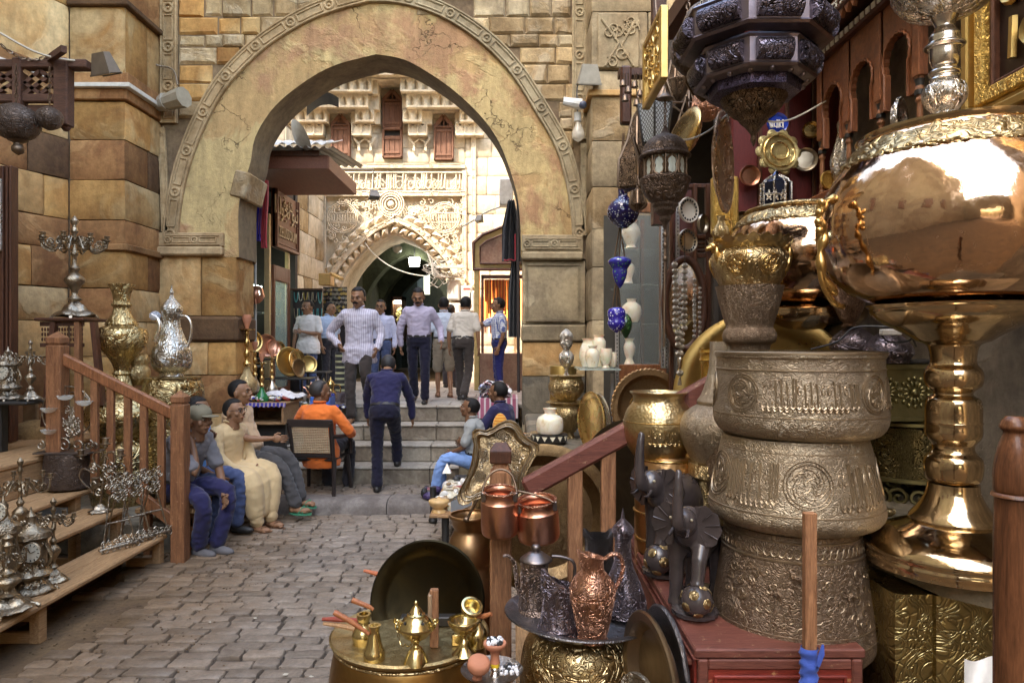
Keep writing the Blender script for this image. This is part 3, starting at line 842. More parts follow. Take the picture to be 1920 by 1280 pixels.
# chevron cushion voussoirs
n = 34; fr_ = resample([FI[i]for i in range(6,36)],n)
cxm = Vector((X(742,FD),FD,Z(560,FD)))
for i in range(n):
    a, b = fr_[i], fr_[i+1]; t = (b-a).normalized(); o_ = Vector((-t.z,0,t.x)) * (1 if t.x>0 or True else-1)
    if (a+o_-cxm).length < (a-cxm).length: o_ = -o_
    m = MB()
    for k, (r0,r1,wd) in enumerate(((.04,.20,1.0),(.20,.36,.9),(.36,.50,.95))):
        c0 = a.lerp(b,.5) + o_ * r0; c1 = a.lerp(b,.5) + o_ * r1
        sk = t * (.05 if k%2 else-.05)
        hw = (b-a).length * (.42+.12*k)
        m.add([c0-t*hw+sk,c0+t*hw+sk,c1+t*hw,c1-t*hw,(c0+c1)/2+sk-Vector((0,.13,0))+t*hw*.2],[(0,1,4),(1,2,4),(2,3,4),(3,0,4)])
    part('cushion_voussoir',m,ST_FARC,fw,20)
# hood moulding over it
hood = [(612,545),(625,515),(648,482),(675,455),(705,430),(741,412),(778,428),(810,455),(838,485),(858,520),(868,545)]
H = [P(x,y,FD)for x,y in hood]
carved(fw,catmull(H[:6],5),.12,ST_FARC,.8,lift=.09); carved(fw,catmull(list(reversed(H[5:])),5),.12,ST_FARC,.8,lift=.09)
for y0 in (312,364): carved(fw,[P(606,y0,FD),P(872,y0,FD)],.11,ST_FARC,.75,lift=.06)
for x0 in (608,871): carved(fw,[P(x0,545,FD),P(x0,320,FD)],.09,ST_FARC,.9,lift=.05)
carved(fw,[P(888,540,FD),P(888,200,FD)],.10,ST_FARC,.9,lift=.05)
# boss at the apex
m = MB()
for r_ in (.29,.24,.19,.13): m.tube(ring(P(733,383,FD-.07),r_,28),.016,6,closed=True)
m.ball(P(733,383,FD-.04),(.08,.05,.08),12,8)
part('carved_boss',m,ST_FARC,fw,50)
# inscription panel and arabesque spandrels: real relief, joined
def arab(s):
    tr = str(s)
    return ''.join(reversed(tr))
m = MB(); q = random.Random(8)
x = 632; yb, yt = 357, 325
while x < 868:
    kind = q.random(); w_ = q.uniform(3.5,7)
    if kind < .45: m.tube([P(x,yb-4,FD-.03),P(x+.5,yt+2,FD-.03)],.018,4)
    elif kind < .8:
        m.tube([P(x+cos(a)*w_*.8,yb-10+sin(a)*7,FD-.03)for a in np.linspace(0,4.6,9)],.016,4)
        m.tube([P(x+w_,yb-8,FD-.03),P(x+w_+1,yt+1,FD-.03)],.016,4)
    else: m.tube([P(x-3,yb-3,FD-.03),P(x+4,yb-1,FD-.03),P(x+9,yb-7,FD-.03)],.018,4)
    if q.random() < .5: m.tube([P(x-4,q.uniform(yt+6,yb-8),FD-.025),P(x+5,q.uniform(yt+4,yb-6),FD-.025)],.012,4)
    x += w_
for yy in (yt-2,yb+2): m.beam(P(628,yy,FD-.02),P(870,yy,FD-.02),.03,.03)
part('carved_inscription',m,ST_FARC,fw,50)
m = MB()
def hoody(px):
    for a, b in zip(hood,hood[1:]):
        if a[0] <= px <= b[0]: return a[1] + (b[1]-a[1]) * (px-a[0]) / (b[0]-a[0])
    return 0
for k in range(300):
    px, py = q.uniform(612,868), q.uniform(374,520)
    if py > hoody(px) - 9 or abs(px-733) < 27 and py < 425: continue
    m.tube(spiral(P(px,py,FD-.02),.012,q.uniform(.05,.11),q.choice((.9,-1.1,1.2)),q.uniform(0,6),9),.013,4)
for cx in (642,833):
    for r_ in (.34,.30): m.tube(ring(P(cx,408,FD-.03),r_,30),.012,4,closed=True)
    for k in range(9): m.tube([P(cx-20+k*5,402,FD-.04),P(cx-20+k*5,414,FD-.04)],.012,4)
    for yy in (399,417): m.beam(P(cx-24,yy,FD-.03),P(cx+24,yy,FD-.03),.02,.02)
part('carved_arabesque',m,ST_FARC,fw,50)
# muqarnas: tiers of little pointed niches stepping forward upwards
def niche_mb(w_,h,dep=.12):
    m = MB(); hw = w_ / 2; iw = hw * .72
    out = [(-hw,0),(hw,0),(hw,h),(-hw,h)]
    inn = [(-iw,0.04),(iw,0.04),(iw,h*.55),(0,h*.93),(-iw,h*.55)]
    vs = [Vector((x,0,z))for x,z in out] + [Vector((x,0,z))for x,z in inn] + [Vector((0,dep,h*.18)),Vector((0,dep*.6,h*.75)),Vector((-hw,.25,0)),Vector((hw,.25,0)),Vector((hw,.25,h)),Vector((-hw,.25,h))]
    fs = [(0,1,5,4),(1,2,6,5),(2,7,6),(2,3,7),(3,8,7),(3,0,4,8),(4,5,9),(5,6,10,9),(6,7,10),(7,8,10),(8,4,9,10),(0,11,12,1),(1,12,13,2),(3,2,13,14),(0,3,14,11)]
    return m.add(vs,fs)
def pierced_mb(w_,h):
    m = MB(); hw = w_ / 2
    m.box(-hw,hw,-.03,.2,0,h*.12).box(-hw,hw,-.03,.2,h*.88,h).box(-hw,-hw*.82,-.03,.2,0,h).box(hw*.82,hw,-.03,.2,0,h)
    for k in range(3):
        z = h * (.12+.38*k); 
    n_ = 3
    for k in range(-n_,n_+1):
        for sgn in (1,-1):
            x0 = k * w_ / 4; pts = []
            a = Vector((x0,0,h*.1)); b = Vector((x0+sgn*h*.8,0,h*.9))
            # clip to the frame
            def cl(p,q_):
                t0, t1 = 0., 1.
                for lim, s_ in ((-hw*.85,1),(hw*.85,-1)):
                    pa, qa = (p.x-lim) * s_, (q_.x-lim) * s_
                    if pa < 0 and qa < 0: return None
                    if pa < 0: t0 = max(t0,pa/(pa-qa))
                    elif qa < 0: t1 = min(t1,pa/(pa-qa))
                return (p.lerp(q_,t0),p.lerp(q_,t1)) if t1 > t0 else None
            c = cl(a,b)
            if c: m.beam(c[0],c[1],.03,w_*.07,up=(0,1,0))
    m.box(-hw*.9,hw*.9,.1,.2,.02,h*.98,1)
    return m
NW = S(17.5,FD); PIT = plain((.16,.11,.07),.9)
nmesh = niche_mb(NW,S(24,FD)).mesh(ST_FARC,20); pmesh = pierced_mb(NW,S(24,FD)).mesh([ST_FARC,PIT],20)
wins = [(622,658,236,298,222),(718,755,190,298,176),(814,851,240,302,223)]
tiers = [(118,.98,0),(142,.80,1),(166,.62,0),(190,.46,1),(212,.30,0),(234,.16,1)]
for ti, (py,fwd,off) in enumerate(tiers):
    d = FD - fwd; x = 540 + off * 8.75
    while x < 905:
        cxp = x
        inw = any(a-12<cxp<b+12 and py+14>top-(6 if ti<4 else 0)for a,b,_,_,top in wins)
        gap = ti >= 5 and not (655<cxp<710 or 762<cxp<812 or cxp>855 or cxp<615)
        gap = gap or (ti==5 and(abs(cxp-640)>70 and False))
        if not inw and not gap:
            pierced = (ti==5) or (ti==1 and(690<cxp<712 or 752<cxp<775 or cxp<640)) 
            o = link('pierced_panel' if pierced else 'muqarnas_niche',pmesh if pierced else nmesh,fw,(X(cxp,FD),d,Z(py+24,FD)))
        x += 17.5
# solid steps behind each tier (undersides)
for ti, (py,fwd,off) in enumerate(tiers):
    if ti == 5: continue
    m = MB()
    segs = [(560,905)]
    for a, b, _, _, top in wins:
        if py + 14 > top - (6 if ti<4 else 0): segs = [s2 for s in segs for s2 in([(s[0],a-3),(b+3,s[1])]if s[0]<a and s[1]>b else[s])]
    for a, b in segs: m.box(X(a,FD),X(b,FD),FD-fwd+.16,FD+.02,Z(py+24,FD),Z(py,FD))
    part('corbel_tier',m,ST_FARC,fw,0)
m = MB()
for cx in (684,787):
    for dx in (-20,20): m.beam(P(cx+dx,258,FD-.05),P(cx+dx*.55,272,FD-.03),.05,.05,c=.01); m.beam(P(cx+dx*.55,270,FD-.03),P(cx+dx*.55,283,FD-.03),.05,.04)
    m.beam(P(cx-11,268,FD-.03),P(cx,260,FD-.03),.03,.03); m.beam(P(cx+11,268,FD-.03),P(cx,260,FD-.03),.03,.03)
part('pendant_brackets',m,ST_FARC,fw,0)
# the three shuttered windows
for i, (a,b,ty,by,top) in enumerate(wins):
    x0, x1, z0, z1, zt = X(a,FD), X(b,FD), Z(by,FD), Z(ty,FD), Z(top-4,FD)
    xm = (x0+x1) / 2
    wn = thing('shuttered_window',('left small pointed window with closed brown shutters','tall central pointed window with two brown shutters, lower one ajar','right small pointed window with open lattice top over brown shutters')[i]+' in the far facade','window',(xm,FD,z0))
    y = FD - .10; t_ = S(3.6,FD)
    m = MB().box(x0,x0+t_,y,FD+.02,z0,z1,c=.01).box(x1-t_,x1,y,FD+.02,z0,z1,c=.01).box(x0,x1,y,FD+.02,z0,z0+t_,c=.01)
    m.beam((x0+t_/2,y+.03,z1),(xm,y+.03,zt),.08,t_,up=(0,1,0)); m.beam((x1-t_/2,y+.03,z1),(xm,y+.03,zt),.08,t_,up=(0,1,0))
    m.box(x0,x1,y,FD,z1-t_*.6,z1+t_*.4,c=.01)
    if i == 1: m.box(x0,x1,y,FD,Z(246,FD),Z(240,FD),c=.01)
    part('frame',m,WOOD_FAR,wn)
    part('dark_opening',MB().box(x0+.02,x1-.02,FD-.02,FD+.03,z0,z1+.0).prism([(x0+.03,z1),(x1-.03,z1),(xm,zt-.03)],FD-.02,FD+.02),plain((.02,.015,.012),.9),wn)
    m = MB()
    if i == 0: m.prism([(x0+.06,z1+.04),(x1-.06,z1+.04),(xm,zt-.08)],y+.04,y+.07); part('top_board',m,WOOD_FAR,wn)
    else:
        for k in range(-1,2): m.tube([(xm+k*.09,y+.05,z1),(xm+k*.09,y+.05,z1+.2-abs(k)*.07)],.018,6)
        part('turned_bar',m,WOOD_FAR,wn)
    spans = [(z0+t_,z1-t_*.6)] if i != 1 else [(z0+t_,Z(256,FD)),(Z(240,FD),z1-t_*.6)]
    for a_, b_ in spans:
        sh = part('shutter',MB().box(x0+t_,x1-t_,y+.045,y+.07,a_,b_),WOOD_FAR,wn)
        nb = 3
        for k in range(nb):
            u0 = x0 + t_ + (x1-x0-2*t_) * k / nb
            part('plank',MB().box(u0+.006,u0+(x1-x0-2*t_)/nb-.006,y+.03,y+.05,a_+.01,b_-.01,c=.006),WOOD_FAR,sh)
        for zz in (a_+.05,b_-.09): part('rail',MB().box(x0+t_,x1-t_,y+.015,y+.04,zz,zz+.06,c=.008),WOOD_FAR,sh)
# dark vaulted street beyond the portal
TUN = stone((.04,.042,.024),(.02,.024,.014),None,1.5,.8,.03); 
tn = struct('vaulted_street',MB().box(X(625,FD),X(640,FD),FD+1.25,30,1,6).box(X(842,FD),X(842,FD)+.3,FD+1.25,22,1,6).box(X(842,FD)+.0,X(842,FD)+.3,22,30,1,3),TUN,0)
vt = []
for j in range(9):
    yy = FD + 1.2 + j * .72
    for q in FI: vt.append(Vector((q.x+.15*(1 if q.x>X(742,FD)else-1),yy,q.z+(.25+.06*j if q.z>3 else 0))))
N_ = len(FI); m = MB().add(vt,[(j*N_+i,j*N_+i+1,(j+1)*N_+i+1,(j+1)*N_+i)for j in range(8)for i in range(N_-1)])
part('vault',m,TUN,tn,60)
for k, yy in enumerate((FD+2.2,FD+4.4,FD+6.8)):
    m = MB(); sc_ = 1 - .02 * k
    for i in range(4,37): 
        pass
    pr = [Vector((X(742,FD)+(q.x-X(742,FD))*.93,yy,1+(q.z-1)*.95))for q in FI]
    po = [Vector((X(742,FD)+(q.x-X(742,FD))*1.1,yy,1+(q.z-1)*1.15))for q in FI]
    vs = []
    for a, b in zip(pr,po): vs += [a,b,a+Vector((0,.45,0)),b+Vector((0,.45,0))]
    m.add(vs,[(4*i,4*i+1,4*i+5,4*i+4)for i in range(N_-1)]+[(4*i,4*i+4,4*i+6,4*i+2)for i in range(N_-1)])
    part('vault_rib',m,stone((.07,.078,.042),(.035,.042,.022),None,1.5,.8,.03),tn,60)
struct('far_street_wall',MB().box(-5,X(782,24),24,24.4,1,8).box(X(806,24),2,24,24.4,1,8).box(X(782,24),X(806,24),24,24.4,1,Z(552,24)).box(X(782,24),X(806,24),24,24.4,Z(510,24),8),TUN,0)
# stalls seen in the vaulted street
def stall(px0,px1,py0,py1,d,col,e,lab):
    t = thing('lit_stall',lab,'stall',P((px0+px1)/2,py1,d))
    x0, x1, z0, z1 = X(px0,d), X(px1,d), Z(py1,d), Z(py0,d)
    part('frame',MB().box(x0,x0+.06,d,d+.5,z0,z1).box(x1-.06,x1,d,d+.5,z0,z1).box(x0,x1,d,d+.5,z1-.1,z1).box(x0+.05,x1-.05,d+.42,d+.5,z0,z1-.1),WOOD_DARK,t)
    part('lamp',MB().box(x0+.1,x1-.1,d+.05,d+.12,z1-.2,z1-.12),emit(col,e),t)
    m = MB(); q = random.Random(px0)
    for k in range(24): m.ball((q.uniform(x0+.1,x1-.1),d+.3,q.uniform(z0+.1,z1-.3)),q.uniform(.03,.07),6,4)
    part('goods',m,plain((.5,.45,.2),.5),t)
stall(733,757,556,640,20,(1,.95,.7),14,'small shop with a bright lamp deep inside the dark vaulted street')
stall(760,778,575,640,21,(1,.9,.4),8,'narrow yellow lit shop front in the dark vaulted street')
lt = thing('hanging_lantern','lit white square lantern hanging in the dark vault','lantern',P(777,505,17.5))
part('glass_case',MB().lathe([(.02,Z(500,17.5)),(.12,Z(499,17.5)),(.14,Z(484,17.5)),(.12,Z(483,17.5))],(X(777,17.5),17.5,0),6),emit((1,.97,.85),9),lt)
part('cord',MB().tube([P(777,483,17.5),P(777,400,17.5)],.012,5),plain((.03,.03,.03)),lt)
bl = thing('hanging_lamp','unlit glass globe lamp hanging high in the dark vault','lamp',P(745,470,17))
part('globe',MB().lathe(smooth_prof([(.02,Z(475,17)),(.1,Z(471,17)),(.12,Z(465,17)),(.07,Z(459,17)),(.03,Z(456,17))]),(X(745,17),17,0),14),plain((.5,.5,.45),.15),bl)
part('cord',MB().tube([P(745,456,17),P(745,410,17)],.012,5),plain((.03,.03,.03)),bl)
m = MB().tube(catmull([P(684,455,15.3),P(700,475,15.3),P(730,498,15.3),P(765,512,15.3),P(800,518,15.3)],5),.013,5)
solo('sagging_cable',m,plain((.5,.48,.42)),'pale cable sagging across the far arch opening','cable')
m = MB(); q = random.Random(4)
for k in range(9):
    c = P(q.uniform(812,832),q.uniform(500,525),15.1); m.tube([c+Vector((q.uniform(.1,.3)*cos(a+k),q.uniform(-.05,.05),q.uniform(.08,.22)*sin(a)))for a in np.linspace(0,6,14)],.009,4)
for k in range(5): m.tube(catmull([P(800+k*4,470+5*k,15.2),P(812,500+4*k,15.0),P(835+3*k,520,15.1),P(870,505+4*k,15.2)],5),.01,4)
solo('tangled_cables',m,plain((.3,.28,.25)),'tangle of loose cables hanging beside the far arch on its right','cables')
# electricity boxes
MET = plain((.42,.42,.38),.55)
for i, (a,b,t_,bt) in enumerate(((838,862,524,563),(864,886,535,566),(838,864,568,590),(878,890,545,585))):
    d = 15.2; o = MB().box(X(a,d),X(b,d),d,d+.18,Z(bt,d),Z(t_,d),c=.015)
    box_ = solo('electricity_box',o,MET,['upper left tall grey electricity box beside the far arch','small grey electricity box with a red stripe right of the tall one','lower grey electricity box under the tall one','narrow grey meter box beside the yellow kiosk frame'][i],'meter box')
    part('door',MB().box(X(a,d)+.03,X(b,d)-.03,d-.012,d,Z(bt,d)+.03,Z(t_,d)-.03,c=.006),MET,box_) if 0 else None
    c = link('door',MB().box(X(a,d)+.03,X(b,d)-.03,d-.012,d-.001,Z(bt,d)+.03,Z(t_,d)-.03,c=.005).mesh(MET,30,box_.location),box_)
    if i == 1: link('stripe',MB().box(X(a,d)+.06,X(b,d)-.05,d-.018,d-.013,Z(543,d),Z(540,d)).mesh(plain((.5,.05,.04)),30,box_.location),box_)
m = MB().box(X(820,15.1),X(872,15.1),15.0,15.1,Z(503,15.1),Z(499,15.1)); solo('fluorescent_fitting',m,plain((.4,.38,.33)),'long pale lamp fitting above the electricity boxes','lamp')
# left far side wall, from the shop back to the facade
fl = struct('court_left_wall',MB().box(-9,-4.42,12.9,15.6,1,6.2),MORTAR,0)
block_wall(fl,(-4.62,12.85),(-4.22,12.9),[(1+.45*i,1.45+.45*i,[ST_FAR,ST_RUB],.5)for i in range(11)],.2,seed=51)
block_wall(fl,(-4.22,12.9),(-4.22,15.5),[(1+.45*i,1.45+.45*i,[ST_FAR,ST_FAR,ST_RUB],.7)for i in range(11)],.2,seed=52,proud=.03)
struct('court_right_wall',MB().box(.35,4,9.65,15.6,1,6.0),ST_FAR,0)
# ================================================================ RIGHT: THE METALWARE SHOP
M_BASIN = metal((.46,.39,.285),(.22,.165,.115),.42,'scroll',52,.002,.6,.7)
M_BASIN2 = metal((.46,.385,.275),(.22,.165,.11),.42,'scroll',48,.002,.6,.7)
M_BASIN3 = metal((.33,.25,.175),(.16,.11,.075),.42,'scroll',48,.003,.7,.7)
M_BASP = metal((.44,.35,.24),(.2,.15,.1),.36,None,patina=.7)
M_BRASS = metal((.66,.45,.17),(.30,.18,.06),.16,None,patina=.45)
M_BRASSE = metal((.62,.48,.25),(.22,.14,.06),.2,'scroll',26,.006,.6,.5)
M_BRASSF = metal((.62,.48,.24),(.2,.13,.05),.16,'scroll',11,.012,.5,.5)
M_SILVF = metal((.62,.58,.50),(.2,.16,.12),.16,'scroll',11,.012,.5,.4)
M_BRASSH = metal((.60,.47,.25),(.28,.18,.08),.24,'hammer',90,.004,.5,.45)
M_BIG = metal((.74,.52,.36),(.52,.34,.21),.085,'wobble',patina=.5)
M_BIGB = metal((.66,.51,.32),(.34,.25,.14),.11,'wobble',patina=.6)
M_COP = metal((.74,.38,.25),(.34,.15,.09),.22,'hammer',45,.004,.3,.5)
M_COPE = metal((.66,.36,.23),(.24,.11,.07),.26,'scroll',36,.010,.9,.5,.08)
M_DARK = metal((.30,.25,.27),(.06,.05,.055),.26,'scroll',36,.010,.9,.5,.075)
M_DARKW = metal((.36,.27,.22),(.07,.05,.04),.26,'scroll',40,.012,1.,.5,.07)
M_DARKP = metal((.22,.19,.18),(.10,.085,.08),.3,None,patina=.5)
M_LANT = metal((.17,.125,.095),(.07,.05,.04),.4,'scroll',34,.008,1.,.6,.12)
M_LANTP = metal((.22,.16,.11),(.09,.06,.045),.35,None,patina=.6)
M_PEWT = metal((.24,.23,.235),(.12,.115,.12),.3,'scroll',40,.003,.4,.5)
M_SILV = metal((.74,.70,.64),(.40,.36,.31),.14,None,patina=.3)
M_SILVE = metal((.68,.64,.56),(.26,.21,.16),.18,'scroll',30,.006,.6,.4,.1)
M_ANTS = metal((.52,.46,.36),(.22,.17,.12),.24,None,patina=.5)
M_ANTE = metal((.52,.46,.36),(.2,.16,.11),.3,'flat',75,.004,1.,.5)
M_TRAYB = metal((.34,.23,.11),(.13,.08,.04),.3,'flat',50,.002,.3,.7)
M_BLACK = metal((.09,.07,.045),(.04,.03,.02),.3,None,patina=.7)
M_GOLD = metal((.72,.52,.19),(.38,.24,.07),.28,None,patina=.4)
M_GOLDE = metal((.72,.48,.13),(.35,.21,.05),.3,'flat',60,.004,.9,.5)
ALAB = plain((.72,.64,.50),.25,spec=.5,var=.2); 
def alab():
    t = NT('alabaster'); o = t.obj(); n = t.noise(o,14,5,.6,1.2)
    col = t.ramp(n,[(.3,(.60,.42,.22)),(.42,(.78,.68,.50)),(.65,(.84,.78,.66))])
    return t.fin(col,.22,None,Subsurface_Weight=.25,Subsurface_Scale=.03)
ALAB = alab(); BLK = plain((.02,.018,.016),.5); RED = wood((.24,.035,.022),(.14,.02,.014),rough=.42,axis=(10,1,1),bump=.2,wear=(.34,.2,.09))
REDW = wood((.17,.058,.04),(.11,.036,.026),rough=.55,axis=(10,1,1),bump=.3,wear=(.38,.26,.15))
def LX(cx,d): return (X(cx,d),d,0)
def vessel(name,label,cat,cx,d,rows,mat,group=None,n=3,t=.008,open_=True,dp=None,seg=48,mod=None,sharp=False,sm=50,pname='body'):
    pr = pxprof(rows,d,n=n,sharp=sharp)
    th = thing(name,label,cat,(X(cx,d),d,pr[0][1]),group)
    p2 = hollow(pr,t,dp) if open_ else pr
    part(pname,MB().lathe(p2,LX(cx,d),seg,mod=mod),mat,th,sm)
    th['_'] = 0; del th['_']
    return th
def lpart(name,th,cx,d,rows,mat,n=3,seg=40,mod=None,sharp=False,sm=50,label=None):
    return part(name,MB().lathe(pxprof(rows,d,n=n,sharp=sharp),LX(cx,d),seg,mod=mod),mat,th,sm,label)
def disc_mb(r,h=.03,rim=.02,seg=56,ruffle=0,deep=.0):
    """a round tray in its own space: face towards -Y, centre at origin"""
    def mod(a,i,rr,z):
        if ruffle and rr > r * .9: return (rr*(1+.03*abs(sin(a*ruffle/2))),z)
        return rr
    pr = [(.0,-.004),(r*.72,-.004),(r*.78,-h*.5),(r*.9,-h),(r,-h-rim*.3),(r,-h),(r*.93,-h+.006),(r*.8,0),(r*.74,deep+.012),(0,deep+.012)]
    pr = [(0.001,0),(r*.7,0),(r*.76,h*.35),(r*.84,h),(r*.97,h+.004),(r,h-.002),(r*.985,h-.010),(r*.85,h-.012),(r*.78,h*.2),(r*.7,-.010),(0.001,-.010)]
    m = MB().lathe(pr,(0,0,0),seg,mod=mod,cap=False)
    return m.xf(Matrix.Rotation(pi/2,4,'X'))     # +z -> -y
def place_disc(name,label,cat,c,r,mat,yaw=0,tilt=0,roll=0,group=None,h=.03,ruffle=0,seg=56,emb=None):
    o = tag(link(name,disc_mb(r,h,ruffle=ruffle,seg=seg).mesh(mat,40),None,c),label,cat,group)
    o.rotation_euler = (tilt,roll,yaw)
    return o
# ---------------- wooden steps, counter, platform
rs = thing('wooden_steps','wooden steps under the metalware behind the right newel post','steps',(.1,3,0))
for k, (x0,x1,z) in enumerate(((.02,.45,.27),(.42,.82,.50),(.80,1.2,.72))):
    part('tread',MB().box(x0,x1,2.2,4.4,z-.04,z,c=.008),WOOD_Y,rs,30); part('riser',MB().box(x0+.04,x0+.07,2.2,4.4,0 if k==0 else z-.3,z-.041),WOOD_Y,rs,30)
for yy in (2.25,4.3): part('leg',MB().box(.1,.17,yy,yy+.07,0,.23),WOOD_Y,rs,30)
solo('stone_counter',MB().box(.12,2.2,4.55,6.6,0,1.245,c=.02),ST_DGREY,'grey stone counter holding the brass vase stack and alabaster jar','counter')
pf = thing('display_platform','worn stone slab platform carrying the big copper brazier','platform',(1.6,2.6,0))
m = MB().prism([(1.02,0),(0,0)],0,1) if 0 else MB()
sl = [(1.10,3.4),(1.115,2.75),(1.16,2.35),(1.24,2.0),(1.36,1.86),(1.9,1.84),(1.9,3.4)]
vs = [Vector((x,y,1.238))for x,y in sl] + [Vector((x,y,1.195))for x,y in sl]; n = len(sl)
m.add(vs,[tuple(reversed(range(n))),tuple(range(n,2*n))]+[(i,(i+1)%n,(i+1)%n+n,i+n)for i in range(n)])
part('slab',m,stone((.30,.24,.16),(.2,.16,.1),None,4,.8,.01),pf,30)
part('support',MB().box(1.35,1.9,2.6,3.4,0,1.19),ST_DGREY,pf,0)
solo('stone_block_step',MB().box(1.02,1.95,1.5,3.4,0,.62,c=.03),ST_DGREY,'dark worn stone step below the brass boxes at lower right','step')
PLW = stone((.30,.25,.19),(.18,.15,.115),(.38,.33,.26),2.5,.8,.012)
struct('shop_side_wall',MB().box(1.93,2.2,.6,4.4,0,5.2),PLW,0)
MAR = wood((.13,.022,.02),(.085,.014,.013),rough=.45,axis=(1,1,9),bump=.15)
bw = thing('maroon_panelling','dark maroon boarded shop wall behind the hanging lamps','panelling',(1.5,4.15,0))
xx = X(1372,4.1)
for k in range(5):
    x1 = xx + .16; part('board',MB().box(xx+.003,x1-.003,4.1-.012*(k%2),4.16,1.2,4.6,c=.008),MAR,bw,30); xx = x1
    part('batten',MB().box(xx-.012,xx+.012,4.075,4.09,1.2,4.6,c=.004),WOOD_DARKZ,bw,30)
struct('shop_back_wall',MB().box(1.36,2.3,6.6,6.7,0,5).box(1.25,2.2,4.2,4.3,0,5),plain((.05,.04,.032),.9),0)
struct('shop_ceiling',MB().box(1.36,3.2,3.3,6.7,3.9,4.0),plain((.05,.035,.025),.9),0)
# timber gantry above the shop front
gp = thing('timber_gantry','dark red timber post and beam carrying hung lanterns beside the pier','gantry',P(1240,640,4.2))
part('post',MB().box(X(1225,4.2),X(1250,4.2),4.2,4.28,Z(420,4.2),4.6),WOOD_DARK,gp,30)
part('beam',MB().box(X(1160,4.15),X(1262,4.15),4.12,4.2,Z(144,4.15),Z(131,4.15)),WOOD_DARK,gp,30)
part('hanger',MB().box(X(1161,4.13),X(1181,4.13),4.06,4.12,Z(238,4.13),Z(131,4.13),c=.01),WOOD_DARK,gp,30)
part('rafter',MB().beam(P(1250,60,3.9),P(1310,-30,3.3),.07,.09),WOOD_DARK,gp,30)
part('rafter',MB().beam(P(1395,-5,3.2),P(1470,45,3.2),.05,.05),WOOD_Y,gp,30); part('rafter',MB().beam(P(1395,45,3.25),P(1470,-12,3.25),.05,.05),WOOD_Y,gp,30)
# ---------------- near newel and handrail
ns = thing('handrail','worn red handrail with newel post and balusters beside the copper pails','handrail',(X(939,2.95),2.95,0))
d = 2.95; hw = S(20,d); cx = X(939,d)
part('newel_post',MB().box(cx-hw,cx+hw,d-hw,d+hw,0,Z(880,d),c=.006),WOOD_POST,ns,30)
part('collar',MB().lathe([(hw*1.2,Z(882,d)),(hw*.95,Z(868,d)),(hw*.95,Z(866,d))],(0,0,0),4,M=Matrix.Rotation(pi/4,4,'Z')).xf(Matrix.Translation((cx,d,0))),WOOD_POST,ns,30)
m = MB().box(cx-hw,cx+hw,d-hw,d+hw,Z(866,d),Z(843,d),c=.004)
m.add([(cx-hw,d-hw,Z(843,d)),(cx+hw,d-hw,Z(843,d)),(cx+hw,d+hw,Z(843,d)),(cx-hw,d+hw,Z(843,d)),(cx-hw*.5,d,Z(829,d)),(cx+hw*.5,d,Z(829,d))],[(0,1,5,4),(1,2,5),(2,3,4,5),(3,0,4)])
part('cap',m,WOOD_DARK,ns,20)
part('rail',MB().beam(P(985,916,d),P(1430,670,d),.07,S(38,d),c=.012),REDW,ns,30)
for x, w_ in ((1078,27),(1140,27),(1203,24),(1268,24),(1335,24)):
    zt = Z(916-(x-985)*.553+14,d)
    part('baluster',MB().box(X(x-w_/2,d),X(x+w_/2,d),d-.025,d+.025,.5 if x>1100 else .27,zt,c=.004),WOOD_POST,ns,30)
# ---------------- stacked engraved basins
def groove(rows): return rows
b1 = vessel('engraved_basin','top one of three stacked engraved basins, widest and open','basin',1496,2.28,[(146,658),(149,661),(149,668),(146,672),(147,700),(150,730),(152,758),(153,775),(152,785),(148,797),(139,807),(126,812)],M_BASIN,'three stacked engraved basins',n=2,dp=.22,seg=80)
b2 = vessel('engraved_basin','middle one of three stacked engraved basins with round medallions','basin',1488,2.28,[(127,813),(129,822),(132,832),(140,872),(149,912),(154,938),(155,948),(152,958),(142,968),(118,976)],M_BASIN2,'three stacked engraved basins',n=2,open_=False,seg=80)
b3 = vessel('engraved_basin','bottom one of three stacked engraved basins, tall with chased deer and vines','basin',1483,2.28,[(117,977),(120,990),(125,1020),(131,1070),(139,1120),(144,1160),(145,1178),(141,1195),(128,1207),(108,1212)],M_BASIN3,'three stacked engraved basins',n=2,open_=False,seg=80)
def bands(th,cx,d,lst,mat,name='moulded_ring'):
    for hw_, y_, rr_ in lst:
        part(name,MB().lathe([(S(hw_,d)-.001,Z(y_,d)-rr_),(S(hw_,d)+rr_*.8,Z(y_,d)-rr_*.5),(S(hw_,d)+rr_*.8,Z(y_,d)+rr_*.5),(S(hw_,d)-.001,Z(y_,d)+rr_)],LX(cx,d),80,cap=False),mat,th,60)
bands(b1,1496,2.28,[(148,661,.006),(147,690,.0025),(152.5,770,.0025)],M_BASP); bands(b2,1488,2.28,[(131,833,.003),(153,935,.003)],M_BASP); bands(b3,1483,2.28,[(120,987,.003),(125,1018,.004),(141,1140,.003),(144,1165,.003)],M_BASP)
def on_prof(rows,y):
    for a, b in zip(rows,rows[1:]):
        if a[1] <= y <= b[1]: return a[0] + (b[0]-a[0]) * (y-a[1]) / max(1e-6,b[1]-a[1])
    return rows[-1][0]
def surf(cx,d,rows,ang,y,lift=.002):
    r = S(on_prof(rows,y),d) + lift
    return Vector((X(cx,d)+r*sin(ang),d-r*cos(ang),Z(y,d)))
R1 = [(146,672),(147,700),(150,730),(152,758),(153,775),(152,785)]; R2 = [(132,832),(140,872),(149,912),(154,938)]; R3 = [(120,990),(125,1020),(131,1070),(139,1120),(144,1160)]
